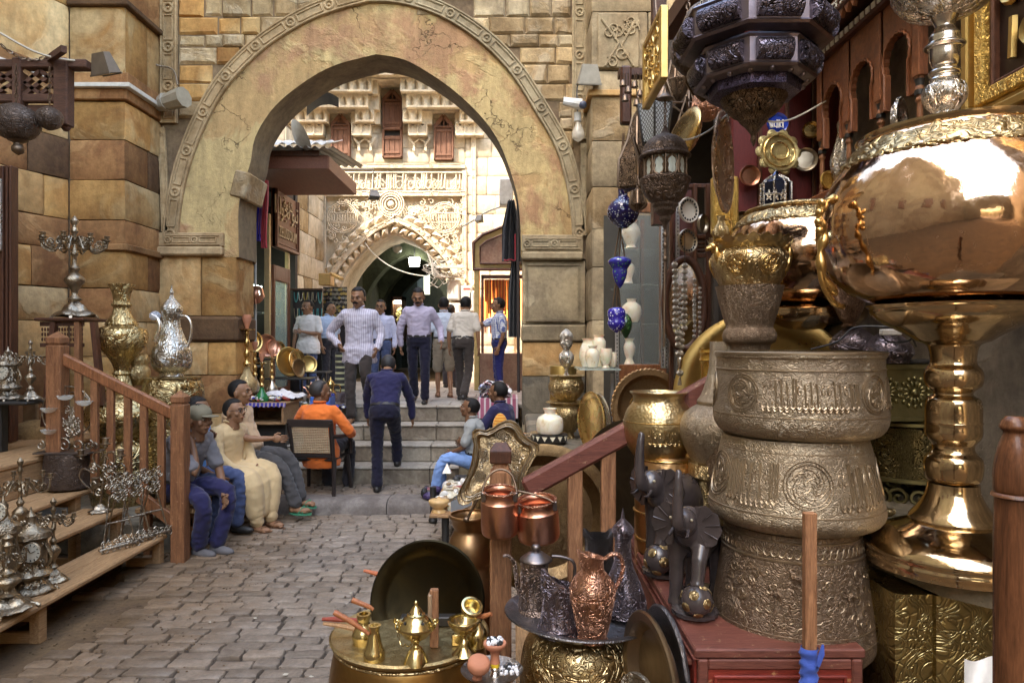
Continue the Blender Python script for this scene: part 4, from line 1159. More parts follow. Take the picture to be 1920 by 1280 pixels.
def medallion(th,cx,d,rows,ang,y,rpx,mat,q):
    r0 = S(on_prof(rows,y),d); m = MB()
    for rr_ in (rpx,rpx*.86):
        m.tube([surf(cx,d,rows,ang+S(rr_,d)*cos(a)/r0,y+rr_*sin(a))for a in np.linspace(0,2*pi,30)[:-1]],.0016,4,closed=True)
    for k in range(6):
        a0 = k * pi / 3
        m.tube([surf(cx,d,rows,ang+S(rpx*(.15+.6*t)*cos(a0+1.1*sin(t*4)),d)/r0,y+rpx*(.15+.6*t)*sin(a0+1.1*sin(t*4)))for t in np.linspace(0,1,7)],.0014,4)
        m.tube([surf(cx,d,rows,ang+S(rpx*(.5*cos(a0+.5)+.17*cos(a)),d)/r0,y+rpx*(.5*sin(a0+.5)+.17*sin(a)))for a in np.linspace(0,5,8)],.0012,4)
    part('medallion',m,mat,th,60)
def script_band(th,cx,d,rows,a0,a1,yt,yb,mat,q,n=16):
    """raised thuluth-like lettering: tall stems, bowls and dots"""
    m = MB(); h = yb - yt; w_ = (a1-a0) / n; P_ = lambda a, y: surf(cx,d,rows,a,y,.0012)
    for k in range(n):
        a = a0 + w_ * (k+.5); c = q.random(); top = yt + h * q.uniform(0,.18)
        if c < .55: m.tube([P_(a+w_*.1,yb-h*.18),P_(a,yt+h*.4),P_(a-w_*.12,top),P_(a-w_*.28,top+h*.09)],[.0026,.003,.0034,.001],4)
        if c < .35: m.tube([P_(a+w_*.5,yb-h*.25),P_(a+w_*.42,top)],[.0026,.0032],4)
        if c > .35: m.tube([P_(a+w_*(.5*cos(t)),yb-h*.22+h*.2*sin(t))for t in np.linspace(-.6,3.6,8)],[.001,.002,.003,.0036,.0036,.003,.002,.001],4)
        if c > .7: m.tube([P_(a+w_*(.3*cos(t)),yt+h*.35+h*.12*sin(t))for t in np.linspace(0,5,8)],.0022,4)
        m.tube([P_(a-w_*.5,yb-h*.16),P_(a,yb-h*.10),P_(a+w_*.5,yb-h*.18)],[.0026,.0036,.0026],4)
        for _ in range(2): m.ball(P_(a+w_*q.uniform(-.5,.5),yt+h*q.uniform(.05,.95)),.0028,5,4)
    part('raised_script',m,mat,th,60)
q = random.Random(2)
for a in (-1.05,.55,1.35,-1.8,2.6): medallion(b1,1496,2.28,R1,a,730,33,M_BASP,q)
for a in (-.22,1.2,-1.5,2.5): medallion(b2,1488,2.28,R2,a,882,40,M_BASP,q)
script_band(b1,1496,2.28,R1,-.78,.28,702,760,M_BASP,q,17); script_band(b1,1496,2.28,R1,.80,1.12,702,760,M_BASP,q,6); script_band(b2,1488,2.28,R2,.12,.88,846,926,M_BASP,q,12); script_band(b2,1488,2.28,R2,-1.25,-.56,846,926,M_BASP,q,11)
m = MB()
for k in range(34):
    a = -1.7 + k * .1; m.tube([surf(1483,2.28,[(120,990),(125,1020)],a+.05*cos(t),1003+8*sin(t))for t in np.linspace(0,5.5,9)],.0022,4)
part('pierced_border',m,M_BASP,b3,60)
m = MB()
for k in range(70):
    a = q.uniform(-1.3,1.3); y = q.uniform(1035,1130); s_ = q.uniform(5,11); r0 = S(on_prof(R3,y),2.28); sg = q.choice((1,-1))
    m.tube([surf(1483,2.28,R3,a+sg*S(s_*(1-t/6)*cos(t+k),2.28)/r0,y+s_*(1-t/6)*sin(t+k))for t in np.linspace(0,5,9)],.0018,4)
part('chased_vines',m,M_BASP,b3,60)
for a, y in ((-.55,1075),(.42,1075),(-.3,1045)):     # little deer in low relief
    m = MB(); c = lambda u, v, l=.003: surf(1483,2.28,R3,a+u*.034,y+v*9,l)
    m.tube([c(-2,0),c(-1,-.4),c(0,-.5),c(1,-.2),c(1.8,.2)],[.004,.009,.010,.009,.005],6)
    m.tube([c(-1.9,-.2),c(-2.5,-1.2),c(-2.8,-1.8),c(-3.3,-1.6)],[.005,.004,.005,.003],5)
    for u in (-1.5,-1.1,1.3,1.6): m.tube([c(u,.2),c(u+.1,1.4),c(u-.1,2.6)],[.004,.0025,.002],4)
    part('deer_relief',m,M_BASIN3,b3,60)
# ---------------- red painted trunk
tr = thing('red_chest','red painted wooden chest with worn edges under the stacked basins','chest',(.78,2.6,.0))
TX0, TX1, TY0, TY1, TZT = .527, 1.022, 2.0, 3.2, 1.043
part('lid',MB().box(TX0,TX1,TY0,TY1,TZT-.028,TZT,c=.005),REDW,tr,30)
part('carcass',MB().box(TX0+.012,TX1-.012,TY0+.012,TY1-.01,.72,TZT-.029),RED,tr,30)
fx0, fx1 = TX0 + .01, TX1 - .01
m = MB().box(fx0,fx0+.03,TY0-.002,TY0+.02,.3,TZT-.03,c=.004).box(fx1-.03,fx1,TY0-.002,TY0+.02,.3,TZT-.03,c=.004).box(fx0+.03,fx1-.03,TY0,TY0+.02,TZT-.06,TZT-.03,c=.004)
part('front_frame',m,REDW,tr,30)
m = MB().box(fx0+.05,fx1-.05,TY0-.004,TY0+.014,TZT-.085,TZT-.075,c=.003).box(fx0+.045,fx0+.055,TY0-.004,TY0+.014,.3,TZT-.075,c=.003).box(fx1-.055,fx1-.045,TY0-.004,TY0+.014,.3,TZT-.075,c=.003)
part('bead_moulding',m,RED,tr,30)
part('front_panel',MB().box(fx0+.03,fx1-.03,TY0+.006,TY0+.016,.3,TZT-.06),RED,tr,30)
part('side_moulding',MB().box(TX0-.006,TX0+.012,TY0+.05,TY1-.05,TZT-.07,TZT-.055,c=.003).box(TX0-.004,TX0+.012,TY0,TY1,TZT-.03,TZT-.028),REDW,tr,30)
part('side_panel',MB().box(TX0+.004,TX0+.0115,TY0+.02,TY1,.27,TZT-.03),RED,tr,30)
part('base_board',MB().box(TX0+.012,TX1-.012,TY0+.012,TY1-.012,.50,.71),RED,tr,30)
st = thing('wooden_stick','brown wooden stick with blue tape leaning on the red chest','stick',P(1518,1280,1.93))
part('shaft',MB().box(-.0165,.0165,-.012,.012,Z(1250,1.93),Z(960,1.93),c=.002).xf(Matrix.Translation((X(1518,1.93),1.93,0))),WOOD_POST,st,30)
BT = cloth((.05,.10,.42),rough=.5)
m = MB().grid(lambda u,v:Vector((X(1518,1.92),1.925,Z(1214+66*v,1.92)))+Vector(((.024+.004*sin(v*22+u*9))*cos(2*pi*u),(.02+.004*sin(v*15))*sin(2*pi*u),0)),20,12,closed=True)
m.tube([P(1533,1248,1.9),P(1541,1225,1.9),P(1543,1208,1.9)],[.006,.008,.003],5)
part('blue_tape',m,BT,st,60)
# ---------------- great copper brazier on its foot, and the silver stand on top
GC, GD = 1787, 2.1
def ruf(n,amp,i0=0): return lambda a, i, r, z: r * (1+amp*abs(sin(a*n/2)))
big = vessel('copper_brazier','huge polished copper and brass brazier on a baluster foot','brazier',GC,GD,
             [(150,1020),(150,1050),(150,1056)],M_BIGB,open_=False,pname='foot_rim',n=1)
lpart('foot',big,GC,GD,[(43,905),(45,922),(56,945),(73,968),(74,974),(76,978),(110,992),(138,1006),(151,1020),(153,1028),(150,1034),(152,1042),(148,1056)],M_BIGB,3,72)
lpart('stem',big,GC,GD,[(60,640),(46,645),(40,655),(38,680),(46,692),(49,706),(46,722),(34,733),(33,740),(44,748),(47,765),(47,789),(49,791),(47,794),(47,815),(38,829),(35,834),(36,845),(47,858),(49,877),(46,895),(40,903)],M_BIGB,3,56)
lpart('funnel',big,GC,GD,[(112,565),(144,570),(145,574),(141,578),(138,588),(118,606),(80,626),(60,640)],M_BIGB,3,72)
lpart('bowl',big,GC,GD,[(160,262),(172,280),(195,312),(215,345),(231,385),(237,425),(232,465),(214,507),(185,540),(145,562),(110,570)],M_BIG,4,110)
def lump(a,i,r,z):
    k = mnoise.noise(Vector((cos(a)*16,sin(a)*16,i*1.1)))
    return (r+.007*k+.002*sin(a*44+i*1.6),z+.006*mnoise.noise(Vector((cos(a)*13,sin(a)*13,5+i))))
lpart('floral_rim',big,GC,GD,[(158,266),(168,272),(181,288),(192,304),(196,311),(195,316),(190,314)],M_BRASSE,3,260,mod=lump)
lpart('top_plate',big,GC,GD,[(1,262),(140,262),(163,254),(166,256),(164,262),(158,270),(150,275)],M_BIGB,2,80)
hm = MB()
hm.tube(catmull([P(1566,372,2.02),P(1546,380,2.0),P(1536,410,1.99),P(1546,440,2.0),P(1538,475,2.0),P(1545,520,2.0),P(1568,552,2.02)],6),[.012+.004*sin(i)for i in range(37)],8)
for x, y in ((1541,380),(1536,398),(1534,416),(1536,432)): hm.ball(P(x,y,1.98),.012,8,6)
hm.tube(catmull([P(1535,480,2.0),P(1542,530,2.0),P(1562,566,2.02),P(1580,575,2.05)],6),.009,8)
part('handle',hm,M_BRASS,big,60)
sv = vessel('silver_fruit_stand','polished silver stand with a chased bowl on top of the copper brazier','stand',1771,2.1,[(55,248),(56,252)],M_SILV,open_=False,n=1,pname='foot_rim')
lpart('foot',sv,1771,2.1,[(19,210),(20,222),(28,232),(45,242),(54,250),(54,253)],M_SILVE,3,48)
lpart('stem',sv,1771,2.1,[(24,33),(17,48),(18,56),(26,68),(27,82),(34,86),(34,89),(26,91),(26,108),(22,122),(18,128),(26,134),(26,140),(23,145),(26,150),(22,155)],M_SILV,3,48)
lpart('knop',sv,1771,2.1,[(21,154),(34,162),(38,178),(35,192),(24,206),(19,211)],M_SILVE,3,48)
lpart('bowl',sv,1771,2.1,[(78,-50),(90,-20),(82,0),(66,18),(40,30),(22,34)],M_SILVE,3,64)
# ---------------- second copper pot, planter and bell vase
c2 = vessel('copper_brazier','second smaller copper brazier behind the ruffled planter','brazier',1505,3.45,[(48,640),(60,700),(80,760)],M_BIGB,open_=False,n=2,pname='foot')
lpart('bowl',c2,1505,3.45,[(100,400),(125,430),(140,465),(142,490),(134,520),(112,550),(85,568),(70,574)],M_BIG,3,80)
lpart('funnel',c2,1505,3.45,[(84,574),(108,580),(110,585),(106,600),(80,622),(48,640)],M_BIGB,3,64)
lpart('floral_rim',c2,1505,3.45,[(96,402),(106,404),(117,415),(124,424),(122,430)],M_BRASSE,3,200,mod=lump)
lpart('top_plate',c2,1505,3.45,[(1,396),(80,396),(98,392),(104,396),(98,402)],M_BRASSE,2,64)
solo('pedestal_block',MB().box(1.2,1.72,3.3,3.7,0,Z(760,3.45)),ST_DGREY,'dark block behind the basins carrying the second copper brazier','block')
pl = vessel('brass_planter','embossed brass planter with ruffled rim set on the bell shaped vase','planter',1405,2.72,[(58,468),(66,474),(72,486),(71,500),(62,520),(52,537)],M_BRASSE,n=3,seg=64)
lpart('ruffled_rim',pl,1405,2.72,[(76,449),(73,452),(66,460),(58,469)],M_BRASSH,3,160,mod=lambda a,i,r,z:(r*(1+.02*sin(a*20)*(z>Z(462,2.72))),z+.006*sin(a*20)*(z>Z(460,2.72))))
RP = [(58,468),(66,474),(72,486),(71,500),(62,520),(52,537)]
for a in (-.65,.2,1.1,2.2,3.3,4.4): medallion(pl,1405,2.72,RP,a,501,19,M_BRASS,q)
for sx in (-1,1):
    m = MB(); c = P(1405+sx*68,462,2.68)
    m.ball(c,(.020,.018,.016)); m.tube([c,c+Vector((-.03*1,-.01,-.012))],[.014,.008],8); m.tube([c+Vector((0,0,.01)),c+Vector((.005,0,.03)),c+Vector((-.004,0,.045))],[.005,.004,.001],6)
    m.tube([c+Vector((.02,0,.01)),c+Vector((.03,0,.03))],[.004,.001],6); m.ball(c+Vector((.012,-.01,-.03)),(.012,.01,.03))
    part('ram_head',m,M_BRASS,pl,60)
bv = vessel('bell_vase','dark engraved copper vase with a bell mouth holding the brass planter','vase',1405,2.72,[(62,537),(60,545),(55,568),(46,600),(42,613),(46,619),(49,630),(46,641),(38,646),(37,660),(44,690),(60,740),(80,800),(88,860),(80,920),(60,970),(50,1000),(60,1040),(64,1060)],M_BASIN3,open_=False,n=2,seg=56)
bv.location.z = bv.location.z
# ---------------- belly vase, gilt vase, pot on barrel
v1 = vessel('belly_vase','wide bellied chased copper vase with a conical neck left of the basins','vase',1362,2.78,[(30,640),(32,690),(42,730),(50,746),(54,752),(52,758),(56,760),(76,774),(86,795),(84,820),(68,858),(48,885),(38,896)],M_BASIN,open_=False,n=2,seg=64)
lpart('pedestal',v1,1362,2.78,[(38,896),(60,862),(70,866),(70,890),(60,896),(62,915),(56,940),(74,975),(66,1030)],M_BRASSE,1,48)
v2 = vessel('ribbed_gilt_vase','shiny gilt vase with a ribbed cylindrical neck behind the belly vase','vase',1338,3.15,[(27,652),(25,656),(27,660),(25,664),(25,672),(27,675),(24,680),(23,712),(25,716),(20,720),(18,724),(26,738),(30,755),(24,790),(20,820),(30,860),(34,900)],metal((.80,.52,.14),(.45,.26,.06),.12,None),open_=False,n=2,seg=64,mod=lambda a,i,r,z:r*(1+.025*sin(a*16)*(Z(712,3.15)<z<Z(680,3.15))))
bar = vessel('copper_barrel','small hooped copper barrel under the round brass pot','barrel',1250,2.93,[(52,852),(58,880),(60,930),(58,990),(54,1030)],metal((.62,.38,.18),(.35,.2,.09),.25,'hammer',60,.004,.4,.5),open_=False,n=3,seg=40)
for y in (858,902,955,1005):
    part('hoop',MB().tube(ring((X(1250,2.93),2.93,Z(y,2.93)),S(on_prof([(52,852),(58,880),(60,930),(58,990),(54,1030)],y)+1,2.93),32,ay=(0,1,0)),.006,6,closed=True),M_BRASS,bar,60)
p1 = vessel('round_brass_pot','round bellied brass pot with a short rim on the hooped barrel','pot',1235,2.93,[(54,734),(52,737),(48,740),(47,750),(50,756),(58,766),(65,785),(66,805),(60,832),(48,852),(38,862)],M_BRASSH,n=2,seg=64)
bands(p1,1235,2.93,[(65.5,788,.003)],M_BRASS)
script_band(p1,1235,2.93,[(58,766),(65,785),(66,805),(60,832)],-.5,.7,798,828,M_BRASSH,q,9)
# ---------------- big gilt tray leaning behind the vases
place_disc('round_tray','very large golden tray leaning behind the ribbed gilt vase','tray',P(1432,748,3.3),.42,metal((.62,.44,.16),(.3,.2,.07),.2,None,patina=.5),yaw=-.3,tilt=-.12,h=.04,seg=80)
# discs behind the balusters
place_disc('round_tray','wide brass tray with dark centre behind the first baluster','tray',P(1018,968,3.32),.345,M_TRAYB,yaw=.1,tilt=-.12,h=.05,seg=80)
place_disc('round_tray','large blackened round tray standing behind the second baluster','tray',P(1196,952,3.38),.43,M_BLACK,yaw=-.95,tilt=-.05,h=.04,seg=80)
place_disc('round_tray','ruffled edge copper tray leaning behind the round brass pot','tray',P(1215,764,4.0),.222,metal((.42,.26,.12),(.22,.13,.06),.35,'flat',40,.002,.3,.6),yaw=.1,tilt=-.12,h=.03,ruffle=52,seg=156)
for k, (x,y,yaw,r) in enumerate(((1113,790,1.05,.19),(1124,792,1.1,.19))):
    o = place_disc('round_tray',['front','rear'][k]+' one of two thin trays leaning edge on beside the alabaster jar','tray',P(x,y,4.35+.05*k),r,(M_BRASS,M_SILV)[k],yaw=-1.22,tilt=0,roll=.42,h=.02)
# ---------------- ornate scalloped tray behind the newel
out = [(885,810),(890,805),(897,804),(904,806),(911,807),(918,804),(925,801),(933,795),(942,791),(950,788),(958,788),(966,791),(972,796),(977,804),(981,812),(989,820),(998,826),(1006,829),(1011,834),(1011,842),(1007,850),(1001,860),(995,869),(989,880),(986,892),(983,905),(984,925),(975,935),(955,932),(930,928),(904,927),(888,932),(880,938),(870,940),(862,937),(859,928),(861,918),(867,906),(873,896),(878,885),(882,872),(885,859),(887,845),(888,831),(885,822)]
ctr = Vector((sum(p[0]for p in out)/len(out),sum(p[1]for p in out)/len(out),0)); dd = 3.06
def tw(p,s_,off): 
    v = ctr + (Vector((p[0],p[1],0))-ctr) * s_
    return P(v.x,v.y,dd) + Vector((0,off+.25*(Z(v.y,dd)-Z(870,dd)),0))
sc_ = [(1.0,-.030),(.985,-.036),(.95,-.03),(.87,-.022),(.80,-.026),(.76,-.010),(.70,0.0),(.35,0),(.02,0)]
n = len(out); vs = [tw(p,a,b)for a,b in sc_ for p in out]; fs = [(j*n+i,j*n+(i+1)%n,(j+1)*n+(i+1)%n,(j+1)*n+i)for j in range(len(sc_)-1)for i in range(n)]
ot = thing('scalloped_tray','ornate scalloped antique brass tray leaning behind the newel post','tray',tw(out[30],1,0))
m = MB().add(vs,fs); m.add([tw(p,1,-.022)for p in out]+[tw(p,.75,.012)for p in out]+[tw(p,.02,.012)for p in out],[(i,n+i,n+(i+1)%n,(i+1)%n)for i in range(n)]+[(n+i,2*n+i,2*n+(i+1)%n,n+(i+1)%n)for i in range(n)])
part('tray',m,metal((.48,.36,.20),(.24,.17,.1),.28,'flat',45,.004,.5,.45),ot,50)
m = MB(); m.tube([tw(p,.83,-.03)for p in out],.0035,6,closed=True); m.tube([tw(p,.90,-.032)for p in out],.0025,6,closed=True)
for x, y in ((966,852),(905,850),(970,890),(900,890),(938,815)):
    v = [tw((x,y),1,-.006)]
    for rr_ in (.022,.013,.005): m.tube(ring(v[0]+Vector((0,-.004,0)),rr_,14),.003,5,closed=True)
for k in range(60):
    x, y = q.uniform(895,985), q.uniform(812,925)
    m.tube(spiral(tw((x,y),.98,-.003),.002,.011,q.choice((1,-1)),q.uniform(0,6),7),.0022,4)
part('chased_ornament',m,M_ANTS,ot,60)
# ---------------- copper pails on the newel
def pail(label,cx,d,yt,yb,hw,tilt,hpts):
    t = thing('copper_pail',label,'pail',(X(cx,d),d,Z(yb,d)),'two copper pails hanging on the newel post')
    rows = [(hw*.93,yt),(hw*.95,yt+2),(hw*.88,yt+5),(hw*.86,yt+12),(hw*.96,yt+20),(hw*.99,yt+24),(hw,yt+60),(hw*.97,yb-8),(hw*.86,yb-2),(hw*.4,yb),(.5,yb)]
    part('body',MB().lathe(hollow(pxprof(rows,d,n=2),.006),LX(cx,d),48),M_COP,t,50)
    part('rim',MB().tube(ring((X(cx,d),d,Z(yt,d)),S(hw*.94,d),36,ay=(0,1,0)),.004,6,closed=True),M_COPE,t,60)
    for sx in (-1,1):
        part('lug',MB().box(-.010,.010,-.004,.004,-.02,.02,c=.003).xf(Matrix.Translation((X(cx,d)+sx*S(hw*.82,d),d-S(hw*.45,d),Z(yt+8,d)))),M_DARKP,t,30)
    part('handle',MB().tube(catmull(hpts,6),.0048,8),M_LANTP,t,60)
    t.rotation_euler = tilt
    return t
pd = 2.79
pail('left copper pail hanging from a nail on the newel post',937,pd,916,1002,35,(.12,0,0),[P(904,925,pd-.03),P(908,905,pd),P(921,885,pd+.02),P(940,878,pd+.03),P(958,886,pd+.02),P(966,905,pd),P(970,925,pd-.03)])
pail('right copper pail hanging beside the handrail',1011,pd+.04,934,1012,40,(.12,-.08,0),[P(968,945,pd),P(962,925,pd+.02),P(972,914,pd+.04),P(1000,920,pd+.03),P(1030,930,pd),P(1044,938,pd-.02)])
cj = vessel('copper_jar','tall open copper jar with a flat rim left of the copper pails','jar',882,3.12,[(40,963),(41,967),(37,972),(33,985),(30,992),(36,1004),(42,1020),(43,1045),(40,1056),(46,1070),(56,1110),(60,1180),(58,1260),(50,1340),(46,1400)],metal((.42,.26,.13),(.22,.13,.07),.25,'hammer',30,.003,.3,.5),n=2,dp=.1,seg=48)
part('handle',MB().tube(catmull([P(876,972,3.0),P(885,955,3.0),P(898,930,3.0),P(903,922,3.02)],5),.006,8),M_LANTP,cj,60)
part('rivet_lug',MB().ball(P(874,974,2.99),(.014,.008,.012)),M_LANTP,cj,60)
# ---------------- tray of jugs on the brass pot
TC, TD, TZJ = 1085, 2.45, .95
bp = thing('brass_cauldron','round chased brass cauldron under the pewter tray of jugs','cauldron',(X(TC,TD),TD,.5))
part('body',MB().lathe(smooth_prof([(.12,.52),(.17,.56),(.205,.66),(.212,.76),(.20,.85),(.17,.905),(.14,.925),(.14,.94)],4),LX(TC+2,TD),64),M_BRASSE,bp,60)
solo('wooden_crate',MB().box(X(TC,TD)-.2,X(TC,TD)+.2,TD-.16,TD+.2,0,.519,c=.01),WOOD_YX,'plain wooden crate under the round chased brass cauldron','crate')
jt = tag(link('pewter_tray',MB().lathe([(.001,0),(.19,0),(.205,.004),(.235,.022),(.262,.026),(.264,.021),(.24,.015),(.21,-.006),(.19,-.011),(.001,-.011)],(0,0,0),72,cap=False).mesh(M_PEWT,40),None,(X(TC,TD),TD,TZJ)),'round pewter tray holding the dark and copper jugs','tray')
jt.rotation_euler = (-.03,.05,0)
def zt(d): return 640 + F * (EZ-TZJ-.004) / d
def jug(name,label,cx,d,rows,mat,lid=None,group='jugs on the pewter tray',**k):
    rows = rows + []; 
    return vessel(name,label,'jug',cx,d,rows,mat,group,**k)
yb = zt(2.52)
j = jug('coffee_pot','tall embossed dark coffee pot with domed lid and curved spout',1002,2.52,[(26,1049),(27,1056),(25,1062),(27,1075),(27,1090),(26,1095),(30,1125),(33,1140),(36,yb-10),(42,yb-3),(42,yb)],M_DARKW,n=2,open_=False)
lpart('lid',j,1005,2.52,[(5,1020),(8,1022),(9,1028),(7,1032),(14,1035),(24,1042),(30,1047),(30,1050),(26,1052)],M_DARKP,2,36)
part('spout',MB().tube(catmull([P(943,1042,2.5),P(954,1042,2.5),P(964,1055,2.5),P(968,1080,2.5),P(972,1105,2.5),P(980,1118,2.5)],5),[.005+.0002*i for i in range(26)],8),M_DARKW,j,60)
part('handle',MB().tube(catmull([P(1035,1042,2.52),P(1056,1044,2.52),P(1074,1052,2.52),P(1078,1070,2.52),P(1070,1095,2.52),P(1042,1110,2.52)],5),.0055,8),M_DARKP,j,60)
yb = zt(2.33)
def lipmod(a,i,r,z,zt_=Z(1090,2.33),dr=(-1,-.3),amp=.045):
    k = max(0,cos(a-math.atan2(dr[1],dr[0])))
    return (r*(1+.22*k*k*(z>zt_-.03)),z+(amp*k*k-amp*.6*max(0,-cos(a-math.atan2(dr[1],dr[0]))))*(z>zt_-.004))
jug('open_pitcher','dark engraved open pitcher with a slanted lip in the tray middle',1046,2.33,[(26,1088),(27,1095),(28,1120),(32,1150),(36,yb-18),(39,yb-12),(37,yb-8),(41,yb)],M_DARK,n=2,dp=.12,mod=lipmod)
j = jug('copper_pitcher','bright embossed copper pitcher with flared lip and loop handle',1111,2.27,[(25,1040),(21,1052),(21,1062),(23,1070),(34,1082),(43,1098),(44,1106),(42,1113),(43,1117),(38,1140),(31,1175),(26,zt(2.27)-8),(29,zt(2.27)-3),(29,zt(2.27))],M_COPE,n=2,dp=.1,mod=lambda a,i,r,z:lipmod(a,i,r,z,Z(1042,2.27),(-1,-.3),.02))
part('handle',MB().tube(catmull([P(1134,1048,2.27),P(1148,1038,2.27),P(1162,1042,2.27),P(1168,1062,2.27),P(1163,1085,2.27),P(1150,1110,2.27),P(1147,1130,2.27)],5),[.007]*31,8,flat=1.6),M_COPE,j,60)
j = jug('dark_ewer','tall dark ewer with pointed lid and straight spout at the tray right',1168,2.5,[(17,1000),(18,1006),(15,1012),(16,1040),(20,1062),(32,1090),(42,1118),(44,1140),(38,zt(2.5)-22),(40,zt(2.5)-16),(37,zt(2.5)-10),(42,zt(2.5))],M_DARK,n=3,open_=False)
lpart('lid',j,1168,2.5,[(.6,952),(1.5,958),(3,968),(4,972),(12,980),(20,990),(21,996),(18,1002)],M_DARK,2,30)
part('spout',MB().tube(catmull([P(1161,984,2.38),P(1161,1010,2.38),P(1162,1060,2.38),P(1164,1110,2.38),P(1170,1135,2.41)],5),[.007+.0003*i for i in range(21)],8),M_DARK,j,60)
jug('open_pitcher','black open pitcher with a curved rim behind the copper pitcher',1123,2.68,[(26,1000),(27,1010),(26,1040),(32,1080),(34,zt(2.66))],metal((.10,.09,.09),(.05,.045,.045),.3,'scroll',60,.004,.8,.5),n=2,dp=.14,mod=lambda a,i,r,z:(r*(1+.15*max(0,cos(a-pi))*(z>Z(1010,2.68))),z+.02*cos(2*a)*(z>Z(1003,2.68))))
# leaning discs at the foot of the chest
place_disc('round_tray','bronze tray standing on edge beside the red chest','tray',(X(1232,2.12),2.12,.90),.20,metal((.30,.22,.14),(.15,.11,.07),.3,None,patina=.6),yaw=-1.35,h=.03)
place_disc('round_tray','bluish steel tray standing on edge against the red chest','tray',(X(1258,2.2),2.22,.88),.20,M_PEWT,yaw=-1.42,h=.02)
solo('embossed_plate',disc_mb(.07,.015,seg=32).xf(Matrix.Translation((X(1202,2.1),2.1,.86))@Matrix.Rotation(-.9,4,'Z')),M_ANTE,'small embossed metal plate at the bottom beside the bronze tray','plate')
# ================================================================ LEFT: DISPLAY STEPS AND SILVERWARE
wsx = [(-2.98,-3.36,.27),(-3.34,-3.72,.49),(-3.70,-4.08,.64)]
ls = thing('wooden_display_steps','bare wooden display steps carrying silver candelabra at lower left','steps',(-3.4,5,0))
for k, (x0,x1,z) in enumerate(wsx):
    ye = 6.0 if k < 2 else 6.15
    for j in range(2):
        a = x0 - .19 * j; b = a - .187
        part('tread_plank',MB().box(b,a,3.6,ye,z-.042,z-.001*j,c=.012),WOOD_Y,ls,30)
    for yy in (4.42,5.93):
        part('leg',MB().box(x0-.10,x0-.03,yy,yy+.07,0,z-.043,c=.004),WOOD_Y,ls,30)
        part('bearer',MB().box(x0-.33,x0-.10,yy+.01,yy+.05,z-.13,z-.043,c=.004),WOOD_YX,ls,30)
        part('bottom_bearer',MB().box(x0-.33,x0-.10,yy+.01,yy+.05,.0,.07,c=.004),WOOD_YX,ls,30)
    part('riser',MB().box(x1+.01,x1+.035,3.6,5.9,0 if k==0 else z-.2,z-.045),WOOD_DARK,ls,30)
for j in range(4):
    part('platform_plank',MB().box(-4.06-.28*j-.278,-4.06-.28*j,3.8,7.9 if j>0 else 6.2,.89,.94-.002*(j%2),c=.014),WOOD_Y,ls,30)
part('platform_front',MB().box(-4.12,-4.07,3.8,6.15,.64,.888,c=.006),WOOD_Y,ls,30)
solo('low_plinth',MB().box(-5.2,-3.0,6.25,7.62,0,.3,c=.02),ST_DGREY,'low dark plinth behind the left handrail under the brass pots','plinth')
# left handrail
d = 6.05
lr = thing('handrail','varnished orange wooden handrail with newels and balusters beside the seated men','handrail',(X(338,d),d,0))
def newel(root,x0,x1,yt,zb,cap):
    hw_ = S((x1-x0)/2,d); cx_ = X((x0+x1)/2,d)
    part('newel_post',MB().box(cx_-hw_,cx_+hw_,d-hw_,d+hw_,zb,Z(yt,d),c=.006),WOOD_OZ,root,30)
    m = MB().box(cx_-hw_*.8,cx_+hw_*.8,d-hw_*.8,d+hw_*.8,Z(yt,d),Z(yt-4,d)).box(cx_-hw_,cx_+hw_,d-hw_,d+hw_,Z(yt-4,d),Z(yt-16,d),c=.006)
    h = hw_; z0 = Z(yt-16,d)
    m.add([(cx_-h*.9,d-h*.9,z0),(cx_+h*.9,d-h*.9,z0),(cx_+h*.9,d+h*.9,z0),(cx_-h*.9,d+h*.9,z0),(cx_,d,z0+h*.8)],[(0,1,4),(1,2,4),(2,3,4),(3,0,4)])
    part('cap',m,WOOD_OZ,root,20)
newel(lr,325,351,758,0,1); newel(lr,94,122,648,.9,1)
part('rail',MB().beam(P(116,671,d),P(330,778,d),.06,S(21,d),c=.012),WOOD_O,lr,30)
part('lower_rail',MB().beam(P(262,930,d),P(328,978,d),.05,S(22,d),c=.006),WOOD_OZ,lr,30)
for x in (148,178,208,240,270,303):
    zt_ = Z(671+(x-116)*.5+8,d); yb_ = {148:880,178:905,208:925,240:930}.get(x,930+(x-262)*.73)
    part('baluster',MB().box(X(x-6.5,d),X(x+6.5,d),d-.02,d+.02,Z(yb_,d),zt_,c=.003),WOOD_OZ,lr,30)
# ---------------- ornate silver pieces
AX = Vector((1,0,0)); UZ = Vector((0,0,1))
def ornate_base(root,c,r,mat,q,feet=4,h=None):
    h = h or r * .8
    def md(a,i,rr_,z): return (rr_*(1+.10*cos(a*feet)+.05*sin(a*13+i)),z+.05*r*cos(a*feet))
    part('base',MB().lathe(smooth_prof([(r,h*.12),(r*1.02,h*.2),(r*.8,h*.38),(r*.62,h*.45),(r*.5,h*.7),(r*.3,h*.85),(r*.16,h)],2),c,40,mod=md),mat,root,60)
    for k in range(feet):
        a = 2 * pi * k / feet + .4; o_ = Vector((cos(a),sin(a),0))
        part('foot',MB().tube([Vector(c)+o_*r*.8+UZ*h*.25,Vector(c)+o_*r*1.05+UZ*h*.14,Vector(c)+o_*r*1.12+UZ*h*.03,Vector(c)+o_*r*1.2+UZ*h*.06],r*.09,5),mat,root,60)
def cup(m,c,r):
    m.lathe([(r*.2,0),(r*.5,r*.3),(r*.35,r*.6),(r*1.0,r*.9),(r*1.05,r*1.0),(r*.6,r*1.1),(r*.6,r*2.0),(r*.85,r*2.2),(r*.8,r*2.25)],c,12)
